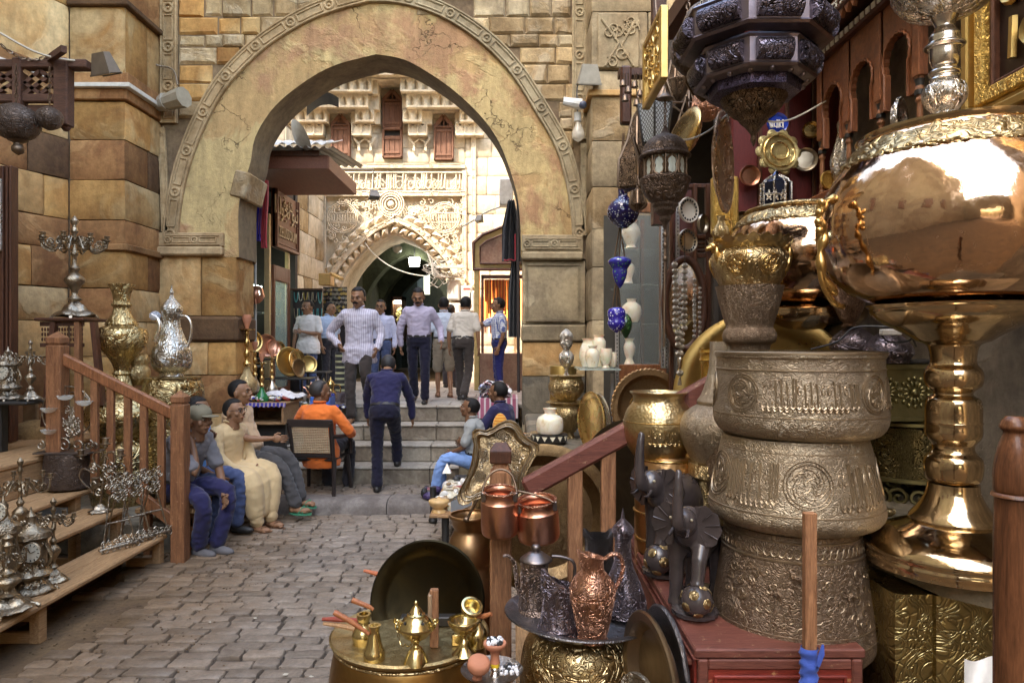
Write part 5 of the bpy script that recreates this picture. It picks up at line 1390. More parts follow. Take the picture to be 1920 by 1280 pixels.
def candelabra(name,label,cat,cx,py0,py1,d,span_px,arms,mat,seed=1,tall=.55,group=None,base_px=None):
    q = random.Random(seed); z0 = Z(py1,d); z1 = Z(py0,d); H = z1 - z0; sp = S(span_px,d); c = Vector((X(cx,d),d,z0))
    th = thing(name,label,cat,c,group); rb = S(base_px,d) if base_px else H * .16
    ornate_base(th,c,rb,mat,q,4,H*.17)
    st = [(rb*.16,.16),(rb*.35,.19),(rb*.14,.23),(rb*.2,.28),(rb*.48,.36),(rb*.42,.41),(rb*.15,.45),(rb*.28,.49),(rb*.12,.53),(rb*.12,.60),(rb*.2,.63),(rb*.1,.68),(rb*.1,.82),(rb*.2,.85),(rb*.10,.9),(rb*.22,.95),(rb*.15,.97),(rb*.04,1.0)]
    part('stem',MB().lathe(smooth_prof([(r_,H*h)for r_,h in st],2),c,20,mod=lambda a,i,r_,z:r_*(1+.12*sin(a*6)*(i%4<2))),mat,th,60)
    for k in range(arms):
        a = 2 * pi * (k+.25) / arms; o_ = Vector((cos(a),sin(a)*.9,0)); hb = H * tall; ht = H * .78
        m = MB()
        e = c + o_ * sp
        m.tube(catmull([c+UZ*(hb+H*.06),c+o_*sp*.3+UZ*(hb+H*.13),c+o_*sp*.6+UZ*hb,c+o_*sp*.95+UZ*(hb+H*.03),e+UZ*(ht-H*.05)],5),H*.012,6)
        m.tube(spiral(c+o_*sp*.45+UZ*(hb+H*.09),H*.01,H*.055,1.4,2,14,o_,UZ),H*.008,5)
        m.tube(spiral(c+o_*sp*.75+UZ*(hb+H*.07),H*.01,H*.045,-1.4,0,14,o_,UZ),H*.008,5)
        ap = part('arm',m,mat,th,60)
        m2 = MB(); cup(m2,e+UZ*(ht-H*.05),H*.035); part('candle_cup',m2,mat,ap,60)
    return th
M_SIL2 = metal((.46,.39,.29),(.10,.07,.045),.22,'hammer',90,.005,.8,.9)
M_SIL3 = metal((.42,.34,.23),(.08,.055,.035),.24,'hammer',110,.004,.8,.9)
# carved stool with the big candelabra
sd = 7.0
stl = thing('carved_stool','dark carved lattice stool under the tall silver candelabra','stool',P(140,790,sd))
x0, x1 = X(100,sd), X(178,sd)
part('top',MB().box(x0-.03,x1+.03,sd-.25,sd+.2,Z(603,sd),Z(597,sd),c=.01),WOOD_DARK,stl,30)
part('apron',MB().box(x0,x1,sd-.2,sd-.17,Z(612,sd),Z(604,sd)).box(x0,x1,sd-.2,sd-.17,Z(650,sd),Z(643,sd)),WOOD_DARK,stl,30)
m = MB()
for i in range(15):
    xx = x0 + (x1-x0) * (i+.5) / 15
    for j in range(3): m.ball((xx,sd-.185,Z(618+9*j,sd)),(.010,.01,.02),6,5)
part('turned_lattice',m,WOOD_DARKZ,stl,50,kind='stuff')
for a, b in (((102,604),(84,800)),((176,604),(192,760)),((147,604),(148,740))):
    part('leg',MB().beam(P(*a,sd-.2),P(*b,sd-.25),.05,.06,up=(0,1,0)),WOOD_OZ if a[0]==147 else WOOD_DARKZ,stl,30)
candelabra('silver_candelabra','tall many armed silver candelabra standing on the carved stool','candelabra',140,405,597,6.95,56,8,M_SIL2,1,.66,base_px=33)
# brass vase and ewer
v = vessel('engraved_brass_vase','tall engraved brass vase with flared mouth behind the left handrail','vase',228,7.05,[(23,533),(22,537),(16,550),(14,566),(17,570),(17,573),(14,577),(17,590),(28,607),(27,611),(42,618),(45,632),(40,650),(24,668),(15,685),(13,695),(16,700),(13,706),(20,728)],M_BRASSF,n=3,dp=.1,seg=56)
lpart('foot',v,228,7.05,[(14,704),(20,722),(23,728)],M_BRASSF)
pt = vessel('bellied_brass_pot','large bellied brass pot under the engraved brass vase','pot',232,7.05,[(30,729),(34,732),(30,738),(50,748),(66,770),(66,790),(50,812),(40,820),(56,836),(62,870),(60,905),(50,948)],M_BRASSF,open_=False,n=3,seg=56)
vessel('silver_jar','small chased gold jar between the brass vase and the silver ewer','jar',262,7.2,[(8,662),(14,666),(17,676),(14,686),(18,694),(18,708),(10,722)],M_BRASSE,open_=False)
dr = vessel('brass_drum','low wide chased brass drum under the silver ewer','drum',325,7.15,[(1,706),(47,706),(49,709),(48,712),(52,722),(54,750),(50,790),(48,850),(46,915)],M_BRASSF,open_=False,n=2,seg=56)
e = vessel('silver_ewer','tall silver ewer with domed lid and curved handle on the brass drum','ewer',322,7.15,[(19,588),(17,594),(15,600),(16,612),(22,630),(33,655),(36,672),(33,688),(26,696),(22,698),(22,705)],M_SILVF,open_=False,n=3,seg=56)
lpart('lid',e,322,7.15,[(.8,534),(1.6,542),(4,548),(3,553),(6,560),(13,568),(19,577),(19,584),(17,590)],M_SILVF,2,36)
part('handle',MB().tube(catmull([P(338,592,7.15),P(352,595,7.15),P(359,612,7.15),P(357,635,7.15),P(351,652,7.15)],5),.013,8),M_SILV,e,60)
part('spout',MB().tube(catmull([P(292,640,7.1),P(300,615,7.1),P(296,598,7.1),P(284,590,7.1)],5),[.035-.001*i for i in range(16)],8),M_SILV,e,60)
part('plastic_wrap',MB().ball(P(291,592,7.1),(.06,.045,.05),7,5),glass((.7,.8,.95),.1,.35),e,0)
# black table with clock and candelabra
bt = thing('black_table','small black round topped table with silver clock at far left','table',P(20,850,6.3))
part('tabletop',MB().box(X(-60,6.3),X(78,6.3),6.1,6.6,Z(756,6.3),Z(750,6.3),c=.01),BLK,bt,30)
for x in (10,-40): part('leg',MB().box(X(x-8,6.3),X(x+8,6.3),6.2,6.28,.94,Z(756,6.3)),BLK,bt,30)
def clock(label,cx,py0,py1,d,wpx,mat,facepx,group=None,facey=.55,fdx=0):
    z0, z1 = Z(py1,d), Z(py0,d); H = z1 - z0; c = Vector((X(cx,d),d,z0)); w_ = S(wpx,d)
    th = thing('ornate_clock',label,'clock',c,group); q = random.Random(int(cx*7+py0))
    ornate_base(th,c,w_*.62,mat,q,4,H*.25)
    part('case',MB().lathe([(w_*.42,H*.2),(w_*.5,H*.24),(w_*.36,H*.3),(w_*.36,H*.62),(w_*.50,H*.66),(w_*.46,H*.72),(w_*.22,H*.78),(w_*.14,H*.84),(w_*.16,H*.9),(w_*.05,H*.94),(w_*.02,H)],c,24,mod=lambda a,i,r_,z:r_*(1+(.20*abs(cos(2*a))**.5*(z<H*.75))+.03*sin(a*12+i))),mat,th,40)
    m = MB()
    for k in range(70):
        a = q.uniform(-1.9,1.9); hh = q.uniform(.12,.86) * H
        m.tube(spiral(c+Vector((w_*.42*sin(a),-w_*.42*cos(a),hh)),w_*.02,w_*q.uniform(.07,.13),q.choice((1.2,-1.2)),q.uniform(0,6),9),w_*.02,4)
    for sx in (-1,1): m.tube(catmull([c+Vector((sx*w_*.4,0,H*.3)),c+Vector((sx*w_*.62,0,H*.42)),c+Vector((sx*w_*.45,0,H*.6)),c+Vector((sx*w_*.6,0,H*.72))],5),w_*.05,5)
    part('scrollwork',m,mat,th,60)
    fr = S(facepx,d); fc = c + Vector((fdx*w_,-w_*.42,H*facey))
    m = MB().tube(ring(fc,fr,24),fr*.12,6,closed=True); part('bezel',m,mat,th,60)
    f = part('dial',MB().lathe([(fr*.95,0),(fr*.95,.006),(.001,.006)],(0,0,0),24,M=Matrix.Rotation(pi/2,4,'X')).xf(Matrix.Translation(fc)),plain((.5,.46,.36),.35),th,30)
    m = MB()
    for k in range(12): a = k * pi / 6; m.beam(fc+Vector((fr*.7*cos(a),-.008,fr*.7*sin(a))),fc+Vector((fr*.88*cos(a),-.008,fr*.88*sin(a))),.004,fr*.06,up=(0,1,0))
    m.beam(fc+Vector((0,-.01,0)),fc+Vector((fr*.5,-.01,fr*.2)),.003,fr*.06,up=(0,1,0)); m.beam(fc+Vector((0,-.01,0)),fc+Vector((-fr*.3,-.01,fr*.5)),.003,fr*.06,up=(0,1,0))
    part('hour_marks',m,BLK,f,0)
    return th
clock('silver mantel clock on the black table',15,649,750,6.3,40,M_SIL2,13,facey=.52)
candelabra('silver_candelabra','small wide silver candelabra beside the mantel clock on the black table','candelabra',57,637,750,6.25,36,4,M_SIL2,3,.6,base_px=18)
solo('ochre_sack',MB().ball(P(70,822,7.2),(.30,.2,.2),18,10),stone((.3,.18,.07),(.2,.12,.05),None,5,.9,.03),'ochre lump of sacking behind the wire fruit stand','sack')
solo('leaning_plaque',MB().box(X(42,7.4),X(68,7.4),7.4,7.45,Z(800,7.4),Z(752,7.4),c=.01),M_BASP,'dull metal panel leaning under the black table','panel')
# wire fruit stand on embossed bucket
bk = vessel('embossed_bucket','dark embossed metal bucket under the silver wire stand','bucket',130,6.08,[(38,847),(40,850),(42,870),(43,900),(40,912)],M_LANT,n=2,dp=.05)
d = 6.05; c = P(128,845,d)
wf = thing('wire_fruit_stand','silver wire wheel shaped fruit stand with hanging glass bowls','fruit stand',c)
part('plate',MB().box(X(78,d),X(182,d),d-.12,d+.12,Z(848,d),Z(845,d),c=.003),M_DARKP,wf,30)
m = MB(); m.tube(ring(P(127,772,d),S(48,d),36),.006,6,closed=True); m.tube(ring(P(137,775,d+.04),S(40,d),36),.005,6,closed=True); part('wheel',m,M_SIL2,wf,60)
m = MB(); q = random.Random(9)
for k in range(40):
    a = q.uniform(0,2*pi); rr_ = q.uniform(0,30); m.tube(spiral(P(128+rr_*cos(a),790+rr_*.9*sin(a),d-.03),.006,S(q.uniform(4,8),d),q.choice((1.3,-1.3)),q.uniform(0,6),12),.0045,4)
part('scroll_panel',m,M_SIL2,wf,60)
m = MB()
for x, r_, tn_ in ((76,9,1.2),(98,13,-1.3),(120,13,1.3),(145,13,-1.3),(166,10,1.2),(176,7,-1.2)): m.tube(spiral(P(x,834,d-.05),.006,S(r_,d),tn_,0,20),.007,6)
part('scroll_feet',m,M_SIL2,wf,60)
GLB = glass((.85,.88,.82),.08,.45)
for x, y in ((92,765),(92,805),(122,742),(158,752)):
    b_ = part('glass_bowl',MB().lathe([(.02,Z(y+7,d)),(S(11,d),Z(y+4,d)),(S(14,d),Z(y-1,d)),(S(15,d),Z(y-2,d))],LX(x,d-.08),18),GLB,wf,60)
    part('hanger',MB().tube([P(x,y,d-.08),P(x,y-20,d)],.004,4),M_SIL2,b_,60)
# scroll candelabra on second step
d = 5.85; c = P(187,960,d); cs = thing('scroll_candelabra','silver candelabra of open curled scrolls on the second wooden step','candelabra',c)
ornate_base(cs,c,S(18,d),M_SIL2,q,3,S(16,d))
part('stem',MB().tube([c+UZ*.06,P(194,900,d),P(198,850,d)],.011,8),M_SIL2,cs,60)
for pts in ([(194,905),(170,915),(150,895),(155,878),(172,885)],[(196,880),(178,868),(176,850),(192,848),(190,862)],[(198,880),(215,868),(214,848),(200,850),(203,862)],[(196,905),(220,900),(235,880),(226,868),(216,880)],[(190,918),(176,925),(172,915),(182,910)]):
    part('scroll_arm',MB().tube(catmull(pts_px(pts,d-.01),6),.008,6),M_SIL2,cs,60)
for x, y in ((152,862),(178,915),(226,862),(198,840),(220,905)):
    m = MB(); cup(m,P(x,y,d),.04); part('candle_cup',m,M_SIL2,cs,60)
m = MB()
for k in range(16): m.tube(spiral(P(q.uniform(172,222),q.uniform(870,930),d-.03),.005,.035,q.choice((1.2,-1.2)),q.uniform(0,6),10),.006,4)
part('filigree',m,M_SIL2,cs,60)
# easels
def easel():
    t = thing('silver_easel','easel','easel',(0,0,0),'small silver display easels on the lowest step'); h = .62
    part('leg',MB().tube([(-.17,-.03,0),(-.06,.05,h*.75)],.009,6),M_SIL2,t,60); part('leg',MB().tube([(.17,-.03,0),(.06,.05,h*.75)],.009,6),M_SIL2,t,60)
    part('rear_leg',MB().tube([(0,.28,0),(0,.06,h*.7)],.008,6),M_SIL2,t,60)
    part('crossbar',MB().tube([(-.12,.01,h*.38),(.12,.01,h*.38)],.008,6),M_SIL2,t,60)
    qq = random.Random(5); m = MB()
    for k in range(34): m.tube(spiral((qq.uniform(-.1,.1),qq.uniform(.02,.05),h*qq.uniform(.68,1.0)),.005,.034,qq.choice((1.2,-1.2)),qq.uniform(0,6),12),.0042,4)
    part('scroll_head',m,M_SIL2,t,60)
    m = MB()
    for k in range(20): m.tube(spiral((-.19+.38*k/19,-.05,.05+.03*sin(k*2)),.004,.03,qq.choice((1.2,-1.2)),qq.uniform(0,6),12),.0042,4)
    m.tube([(-.2,-.04,.03),(0,-.09,.05),(.2,-.04,.03)],.011,6)
    part('scroll_shelf',m,M_SIL2,t,60)
    return t
ez = easel()
for i, (x,dd,l) in enumerate(((222,5.55,'front'),(252,5.72,'middle'),(285,5.88,'rearmost'))):
    o = ez if i == 0 else dup(ez); o.location = (X(x,dd)-.0,dd,.27); o.rotation_euler.z = 1.0; o.scale = (.8,.8,.92)
    o['label'] = l + ' one of three silver easels standing on the lowest wooden step'
# lower left group
candelabra('silver_candelabra','big silver candelabra with trumpet top rising behind the lower left clocks','candelabra',38,857,1023,4.9,50,6,M_SIL3,5,.6,base_px=26)
clock('silver clock with round side dial on the lowest step',58,950,1112,4.6,62,M_SIL3,18,facey=.52,fdx=.3)
candelabra('silver_candelabra','slim silver candelabra with cups on the lowest step beside the clock','candelabra',100,932,1092,4.8,34,5,M_SIL3,7,.66,base_px=24)
clock('silver clock at the very left edge with dial near the top',6,925,1135,4.35,52,M_SIL3,17,facey=.86,fdx=.1)
candelabra('silver_candelabra','squat heavy footed silver candlestick at the lower left corner','candelabra',14,1000,1142,4.2,30,4,M_SIL3,9,.6,base_px=44)
candelabra('silver_candelabra','short silver candlestick tucked between the two lower left clocks','candelabra',33,985,1120,4.62,26,4,M_SIL3,10,.62,base_px=20)
# ---------------- hanging woodwork and pierced balls, top left
d = 5.6; wb = thing('wooden_lattice_bracket','dark wooden lattice bracket projecting at the top left','bracket',P(60,240,d))
W_ = wood((.13,.06,.035),(.07,.035,.022),rough=.8,axis=(8,1,1),bump=.5)
part('top_beam',MB().box(X(-90,d),X(168,d),d-.05,d+.05,Z(131,d),Z(115,d),c=.008),W_,wb,30)
part('lower_beam',MB().box(X(-90,d),X(110,d),d-.03,d+.03,Z(193,d),Z(178,d),c=.008),W_,wb,30)
part('back_board',MB().box(X(48,d),X(108,d),d+.01,d+.03,Z(232,d),Z(196,d)),W_,wb,30)
for x0, x1, y1 in ((31,47,205),(108,134,238),(-60,-44,205)): part('post',MB().box(X(x0,d),X(x1,d),d-.06,d+.045,Z(y1,d),Z(113,d),c=.008),W_,wb,30)
part('turned_drop',MB().lathe(smooth_prof([(.02,Z(246,d)),(.035,Z(240,d)),(.03,Z(234,d)),(.015,Z(231,d))]),LX(124,d),12),W_,wb,60)
for xa, xb in ((-44,30),(48,108)):
    for a, b in (((xa,134),(xb,178)),((xa,178),(xb,134)),(((xa+xb)/2,134),(xb,158)),((xa,158),((xa+xb)/2,134)),((xa,156),((xa+xb)/2,178)),(((xa+xb)/2,178),(xb,156))):
        part('lattice_slat',MB().beam(P(*a,d),P(*b,d),.03,.045,up=(0,1,0)),WOOD_Y if a[1]==134 and a[0]==xa else W_,wb,30)
part('strut',MB().beam(P(90,113,d),P(120,92,d-.3),.04,.05),W_,wb,30)
def pball(label,cx,cy,rx,ry,d,ctop):
    t = thing('pierced_lamp',label,'lamp',P(cx,cy+ry,d),'pierced brass ball lamps hanging from the bracket')
    part('globe',MB().lathe(smooth_prof([(S(rx*.2,d),Z(cy+ry,d)),(S(rx*.75,d),Z(cy+ry*.65,d)),(S(rx,d),Z(cy,d)),(S(rx*.8,d),Z(cy-ry*.6,d)),(S(rx*.2,d),Z(cy-ry,d))]),LX(cx,d),40),M_LANT,t,60)
    part('finial',MB().lathe(smooth_prof([(.004,Z(cy+ry+26,d)),(.04,Z(cy+ry+20,d)),(.045,Z(cy+ry+12,d)),(.03,Z(cy+ry+4,d)),(.07,Z(cy+ry-1,d))]),LX(cx+(4 if rx>30 else 0),d),16),M_LANTP,t,60) if rx > 30 else None
    m = MB(); chain(m,P(cx,cy-ry,d),P(cx,ctop,d),0,.05,.005); part('chain',m,M_LANTP,t,60)
pball('large pierced brass ball lamp hanging at the top left edge',30,230,42,35,5.35,120); pball('small dark ball lamp hanging right of the large pierced one',93,222,23,22,5.4,125)
m = MB().tube(catmull([P(-40,40,5.2),P(0,62,5.3),P(60,95,5.4),P(110,110,5.5),P(165,116,5.6)],5),.009,6); solo('pale_cord',m,plain((.5,.42,.3)),'pale electric cord sagging to the square floodlight','cord')
m = MB(); chain(m,P(0,82,5.5),P(85,108,5.55),.06,.05,.006); solo('iron_chain',m,M_LANTP,'thin iron chain sagging above the wooden lattice bracket','chain')
def flood(name,label,c,w_,mat,yaw=0,pitch=.5):
    t = thing(name,label,'floodlight',c); 
    M = Matrix.Translation(c) @ Matrix.Rotation(yaw,4,'Z') @ Matrix.Rotation(pitch,4,'X')
    vs = [(-w_*.6,-w_*.2,-w_*.5),(w_*.6,-w_*.2,-w_*.5),(w_*.6,w_*.5,-w_*.5),(-w_*.6,w_*.5,-w_*.5),(-w_*.38,0,w_*.45),(w_*.38,0,w_*.45),(w_*.38,w_*.35,w_*.45),(-w_*.38,w_*.35,w_*.45)]
    part('housing',MB().add(vs,[(4,5,6,7),(0,1,5,4),(1,2,6,5),(2,3,7,6),(3,0,4,7),(3,2,1,0)]).xf(M),mat,t,20)
    part('glass',MB().box(-w_*.5,w_*.5,-w_*.12,w_*.42,-w_*.53,-w_*.505).xf(M),plain((.05,.05,.05),.08),t,30)
    part('frame',MB().box(-w_*.62,w_*.62,-w_*.23,-w_*.18,-w_*.56,-w_*.48).box(-w_*.62,w_*.62,w_*.48,w_*.53,-w_*.56,-w_*.48).xf(M),mat,t,30)
    return t
FLM = plain((.16,.12,.08),.6,.3)
flood('floodlight','rusty square floodlight at the end of the lattice bracket',P(188,118,5.6),.17,FLM,-.35,.35)
sp = thing('wrapped_spotlight','spotlight wrapped in clear plastic on the left of the arch','spotlight',P(325,186,8.85))
part('lamp_body',MB().tube([P(312,192,8.8),P(345,182,8.7)],[.10,.13],9),plain((.30,.26,.19),.4),sp,20); part('lamp_base',MB().tube([P(297,198,8.85),P(313,191,8.8)],[.08,.12],8),plain((.35,.31,.25),.4),sp,30)
part('conduit',MB().tube(catmull([P(280,185,8.85),P(279,125,8.85),P(300,124,8.9),P(325,132,8.9),P(333,160,8.85)],5),.012,6),plain((.2,.15,.1)),sp,60)
dfp = thing('dark_cabinet','dark wooden cabinet edge with silver strip at the far left','cabinet',P(5,700,6.75))
part('frame',MB().box(X(-110,6.75),X(22,6.75),6.75,6.85,.95,Z(310,6.75),c=.01),WOOD_DARKZ,dfp,30)
for x in (4,12,18): part('moulding',MB().box(X(x-1.5,6.72),X(x+1.5,6.72),6.72,6.75,.95,Z(312,6.75),c=.004),WOOD_DARKZ,dfp,30)
part('silver_strip',MB().box(X(-20,6.7),X(1.5,6.7),6.7,6.73,Z(470,6.7),Z(335,6.7),c=.004),M_SILVE,dfp,30)
# ================================================================ RIGHT: HANGING LAMPS AND BACK SHELVES
M_CHAN = metal((.26,.22,.24),(.10,.08,.09),.28,None,patina=.6)
M_CHANP = metal((.22,.19,.23),(.015,.012,.05),.28,'pierce',48,.006,1.,.5)
M_PIERC = metal((.28,.19,.12),(.05,.035,.02),.35,'pierce',36,.006,.9,.5,.14)
MILK = plain((.42,.46,.42),.35); BLUEG = mosaic((.008,.008,.08),(.40,.45,.55),85); BLUEG2 = mosaic((.03,.02,.30),(.55,.6,.75),90)
# chandelier
cd_, ccx = 2.62, 1413
ch = thing('pierced_chandelier','big octagonal dark pierced metal chandelier at the upper right','chandelier',P(ccx,280,cd_))
def tier(hw,y0,y1,hp):
    r = S(hw,cd_); z0, z1 = Z(y1,cd_), Z(y0,cd_); c = Vector((X(ccx,cd_),cd_,0)); r = r / cos(pi/8)
    off = pi / 8
    m = MB().lathe([(r*.80,z0-.012),(r*.96,z0-.004),(r,z0+.004),(r*.97,z0+.012),(r*.97,z1-.012),(r,z1-.004),(r*.96,z1+.006),(r*.55,z1+.02)],(0,0,0),8,M=Matrix.Rotation(off,4,'Z'),cap=False).xf(Matrix.Translation(c))
    part('tier_frame',m,M_CHAN,ch,20)
    w_ = 2 * r * sin(pi/8) * .72; h = (z1-z0) * .72; rr_ = r * cos(pi/8) * .965
    for k in range(8):
        a = k * pi / 4; M = Matrix.Translation(c+Vector((cos(a)*rr_,sin(a)*rr_,(z0+z1)/2))) @ Matrix.Rotation(a,4,'Z')
        m = MB().lathe([(.001,-w_/2),(h*.48,-w_/2),(h*.5,-w_/2+.004),(h*.5,w_/2-.004),(h*.48,w_/2),(.001,w_/2)],(0,0,0),16).xf(M@Matrix.Rotation(pi/2,4,'X'))
        pp = part('pierced_pillow',m,M_CHANP,ch,40)
tier(128,40,97,1); tier(103,106,160,1)
m = MB().lathe([(S(60,cd_),Z(186,cd_)),(S(82,cd_),Z(182,cd_)),(S(84,cd_),Z(164,cd_)),(S(84,cd_),Z(160,cd_))],(0,0,0),8,M=Matrix.Rotation(pi/8,4,'Z'),cap=False).xf(Matrix.Translation((X(ccx,cd_),cd_,0)))
part('lower_tier',m,metal((.20,.17,.28),(.05,.04,.1),.3,'pierce',60,.003,.6,.5),ch,20)
m = MB()
for k in range(16): a = k * pi / 8; m.ball((X(ccx,cd_)+S(92,cd_)*cos(a),cd_+S(92,cd_)*sin(a),Z(163,cd_)),.012,8,5)
part('studs',m,M_CHAN,ch,60,kind='stuff')
lpart('dome',ch,ccx,cd_,[(62,182),(56,194),(46,210),(36,218),(28,222),(26,228),(16,238),(10,246),(5,254),(6,262),(2,272),(.5,276)],M_PIERC,2,40)
for dx in (-70,0,70):
    m = MB(); chain(m,P(ccx+dx,42,cd_-.05),P(ccx+dx*.2,-60,cd_),0,.04,.004); part('chain',m,M_CHAN,ch,60)
# lantern with milk glass
ld, lc = 3.0, 1247
ln = thing('domed_lantern','hanging domed bronze lantern with white glass panes','lantern',P(lc,440,ld))
lpart('dome',ln,lc,ld,[(2,236),(5,244),(10,252),(20,256),(32,264),(40,276),(43,288),(48,293),(46,297),(40,298)],M_LANT,2,48)
lpart('bowl',ln,lc,ld,[(42,333),(47,336),(47,340),(45,346),(40,362),(30,376),(24,381),(24,386),(20,390),(20,396),(14,402),(10,406),(11,412),(6,418),(3,430)],M_LANT,2,48)
lpart('glass_case',ln,lc,ld,[(37,298),(37,333)],MILK,1,48,sharp=True)
for k in range(10):
    a = k * pi / 5 + .12; c = Vector((X(lc,ld)+S(40,ld)*cos(a),ld+S(40,ld)*sin(a),0))
    part('colonnette',MB().lathe([(.005,Z(334,ld)),(.007,Z(332,ld)),(.004,Z(325,ld)),(.006,Z(316,ld)),(.004,Z(307,ld)),(.007,Z(300,ld)),(.005,Z(298,ld))],c,8),M_LANTP,ln,60)
    a2 = a + pi / 10
    m = MB()
    for s_ in (-1,1):
        m.tube([Vector((X(lc,ld)+S(38.5,ld)*cos(a2+s_*w_),ld+S(38.5,ld)*sin(a2+s_*w_),Z(y,ld)))for w_,y in((.05,299),(.20,304),(.27,312),(.20,317),(.26,324),(.18,331),(.05,333))],.005,5)
    part('tracery',m,M_LANTP,ln,60)
m = MB(); chain(m,P(lc,238,ld),P(lc,180,ld),0,.03,.003); part('chain',m,M_LANTP,ln,60)
part('bell_cap',MB().lathe(smooth_prof([(S(15,ld),Z(186,ld)),(S(13,ld),Z(183,ld)),(S(6,ld),Z(176,ld)),(.005,Z(166,ld))]),LX(lc,ld),24),M_LANTP,ln,60)
m = MB().tube([P(lc,428,ld),P(lc-1,560,ld),P(lc-2,650,ld)],.006,8)
for y in (440,460,485): m.ball(P(lc,y,ld),(.010,.010,.016),10,6)
part('tail_rod',m,M_LANTP,ln,60)
# gold calligraphy sign, edge on
sg = thing('gold_calligraphy_panel','gold framed panel of raised calligraphy hanging edge on above the lanterns','panel',(.578,2.8,2.946))
part('board',MB().box(.574,.594,2.66,3.0,2.946,3.20),M_GOLDE,sg,30)
m = MB().box(.566,.598,2.645,2.67,2.935,3.215,c=.004).box(.566,.598,2.99,3.015,2.935,3.215,c=.004).box(.566,.598,2.67,2.99,2.935,2.955,c=.004).box(.566,.598,2.67,2.99,3.195,3.215,c=.004)
part('frame',m,M_GOLD,sg,30)
def calli(M,w_,h,q,n,r):
    """flowing raised strokes like the calligraphy on the panel, in its own xz space"""
    m = MB()
    for row in range(n):
        z = h * (row+.5) / n
        for k in range(7):
            x = w_ * (k+.5) / 7; c = q.random()
            if c < .4: m.tube([(x,0,z-h/n*.35),(x+w_*.01,0,z+h/n*.42)],r,5)
            elif c < .75: m.tube([(x+w_*.07*cos(t),0,z+h/n*.25*sin(t))for t in np.linspace(.5,5.2,9)],r,5)
            else: m.tube(catmull([(x-w_*.08,0,z+h/n*.1),(x,0,z-h/n*.3),(x+w_*.09,0,z-h/n*.1)],4),r*1.2,5)
            if q.random() < .5: m.ball((x+q.uniform(-.02,.02),0,z+h/n*q.uniform(-.4,.45)),r*1.6,6,4)
    return m.xf(M)
part('raised_calligraphy',calli(Matrix.Translation((.572,2.98,2.96))@Matrix.Rotation(-pi/2,4,'Z'),.30,.23,random.Random(3),3,.0045),M_GOLD,sg,60)
part('cord',MB().tube([(.585,2.8,3.21),(.60,3.0,3.7)],.004,5),M_LANTP,sg)
# mosaic lamps
g1 = vessel('mosaic_lamp','blue mosaic gourd shaped lamp hanging highest beside the pier','lamp',1168,3.7,[(11,340),(11,346),(9,362),(10,370),(22,380),(29,392),(29,404),(22,416),(12,424),(8,428)],BLUEG,'blue mosaic lamps',n=3,open_=False)
g2 = vessel('mosaic_lamp','blue and green mosaic lamp with a pointed base in the middle of the string','lamp',1162,3.7,[(12,482),(20,486),(22,492),(17,500),(14,505),(14,512),(9,528),(4,536),(1,540)],mosaic((.03,.03,.30),(.1,.3,.12),80),'blue mosaic lamps',n=2,open_=False)
g3 = vessel('mosaic_lamp','bright blue speckled mosaic lamp hanging lowest','lamp',1156,3.68,[(7,576),(15,580),(17,590),(15,598),(17,606),(12,616),(4,622),(1,624)],BLUEG2,'blue mosaic lamps',n=2,open_=False)
vessel('mosaic_lamp','small dark green mosaic lamp behind the lowest blue one','lamp',1173,3.8,[(3,588),(10,596),(12,610),(8,624),(2,634)],mosaic((.02,.06,.02),(.08,.2,.06),70),'blue mosaic lamps',n=2,open_=False)
for t, x, y0, y1, w_ in ((g1,1168,340,250,6),(g2,1162,484,425,10),(g3,1156,578,520,8)):
    m = MB()
    for s_ in (-1,0,1): m.tube([P(x+s_*w_,y0,3.7),P(x+(0 if s_ else 2),y1,3.75)],.0035,4)
    part('wires',m,M_LANTP,t)
# screen lanterns and others behind
def prism_lantern(name,label,cx,d,rows,sides,mat,mat2,ctop):
    t = thing(name,label,'lantern',P(cx,rows[-1][1],d))
    pr = pxprof(rows,d,sharp=True)
    part('panels',MB().lathe(pr,(0,0,0),sides,M=Matrix.Rotation(.3,4,'Z')).xf(Matrix.Translation((X(cx,d),d,0))),mat,t,10)
    for k in range(sides):
        a = 2 * pi * k / sides + .3
        part('corner_bar',MB().tube([Vector((X(cx,d)+(r_+.003)*cos(a),d+(r_+.003)*sin(a),z))for r_,z in pr if r_>.01],.006,5),mat2,t)
    m = MB(); chain(m,P(cx,rows[0][1],d),P(cx,ctop,d),0,.03,.003); part('chain',m,mat2,t)
    return t
def gridmat():
    t = NT('mesh_screen'); o = t.obj(); sp = t.n('ShaderNodeSeparateXYZ'); t.l(o,sp.inputs[0])
    an = t.math('MULTIPLY',t.math('ARCTAN2',sp.outputs[1],sp.outputs[0]),.1)
    a = t.math('ABSOLUTE',t.math('SUBTRACT',t.math('FRACT',t.math('MULTIPLY',t.math('ADD',an,sp.outputs[2]),45.)),.5))
    b = t.math('ABSOLUTE',t.math('SUBTRACT',t.math('FRACT',t.math('MULTIPLY',t.math('SUBTRACT',an,sp.outputs[2]),45.)),.5))
    k = t.ramp(t.math('MINIMUM',a,b),[(.10,0.),(.15,1.)])
    return t.fin(t.mix(k,(.05,.045,.04),(.40,.44,.46)),.4)
prism_lantern('screen_lantern','tall pale lantern with crossed wire screen panes behind the domed lantern',1228,3.4,[(6,190),(34,200),(24,268),(4,272)],6,gridmat(),BLK,150)
prism_lantern('pierced_lantern','dark square pierced lantern hanging left of the domed lantern',1183,3.5,[(4,258),(22,298),(24,300),(26,352),(20,356)],4,M_PIERC,M_LANTP,232)
vessel('brass_bell','small brass bell shaped lamp above the screen lantern','bell',1243,3.35,[(3,158),(6,166),(16,184),(17,187)],M_LANTP,open_=False)
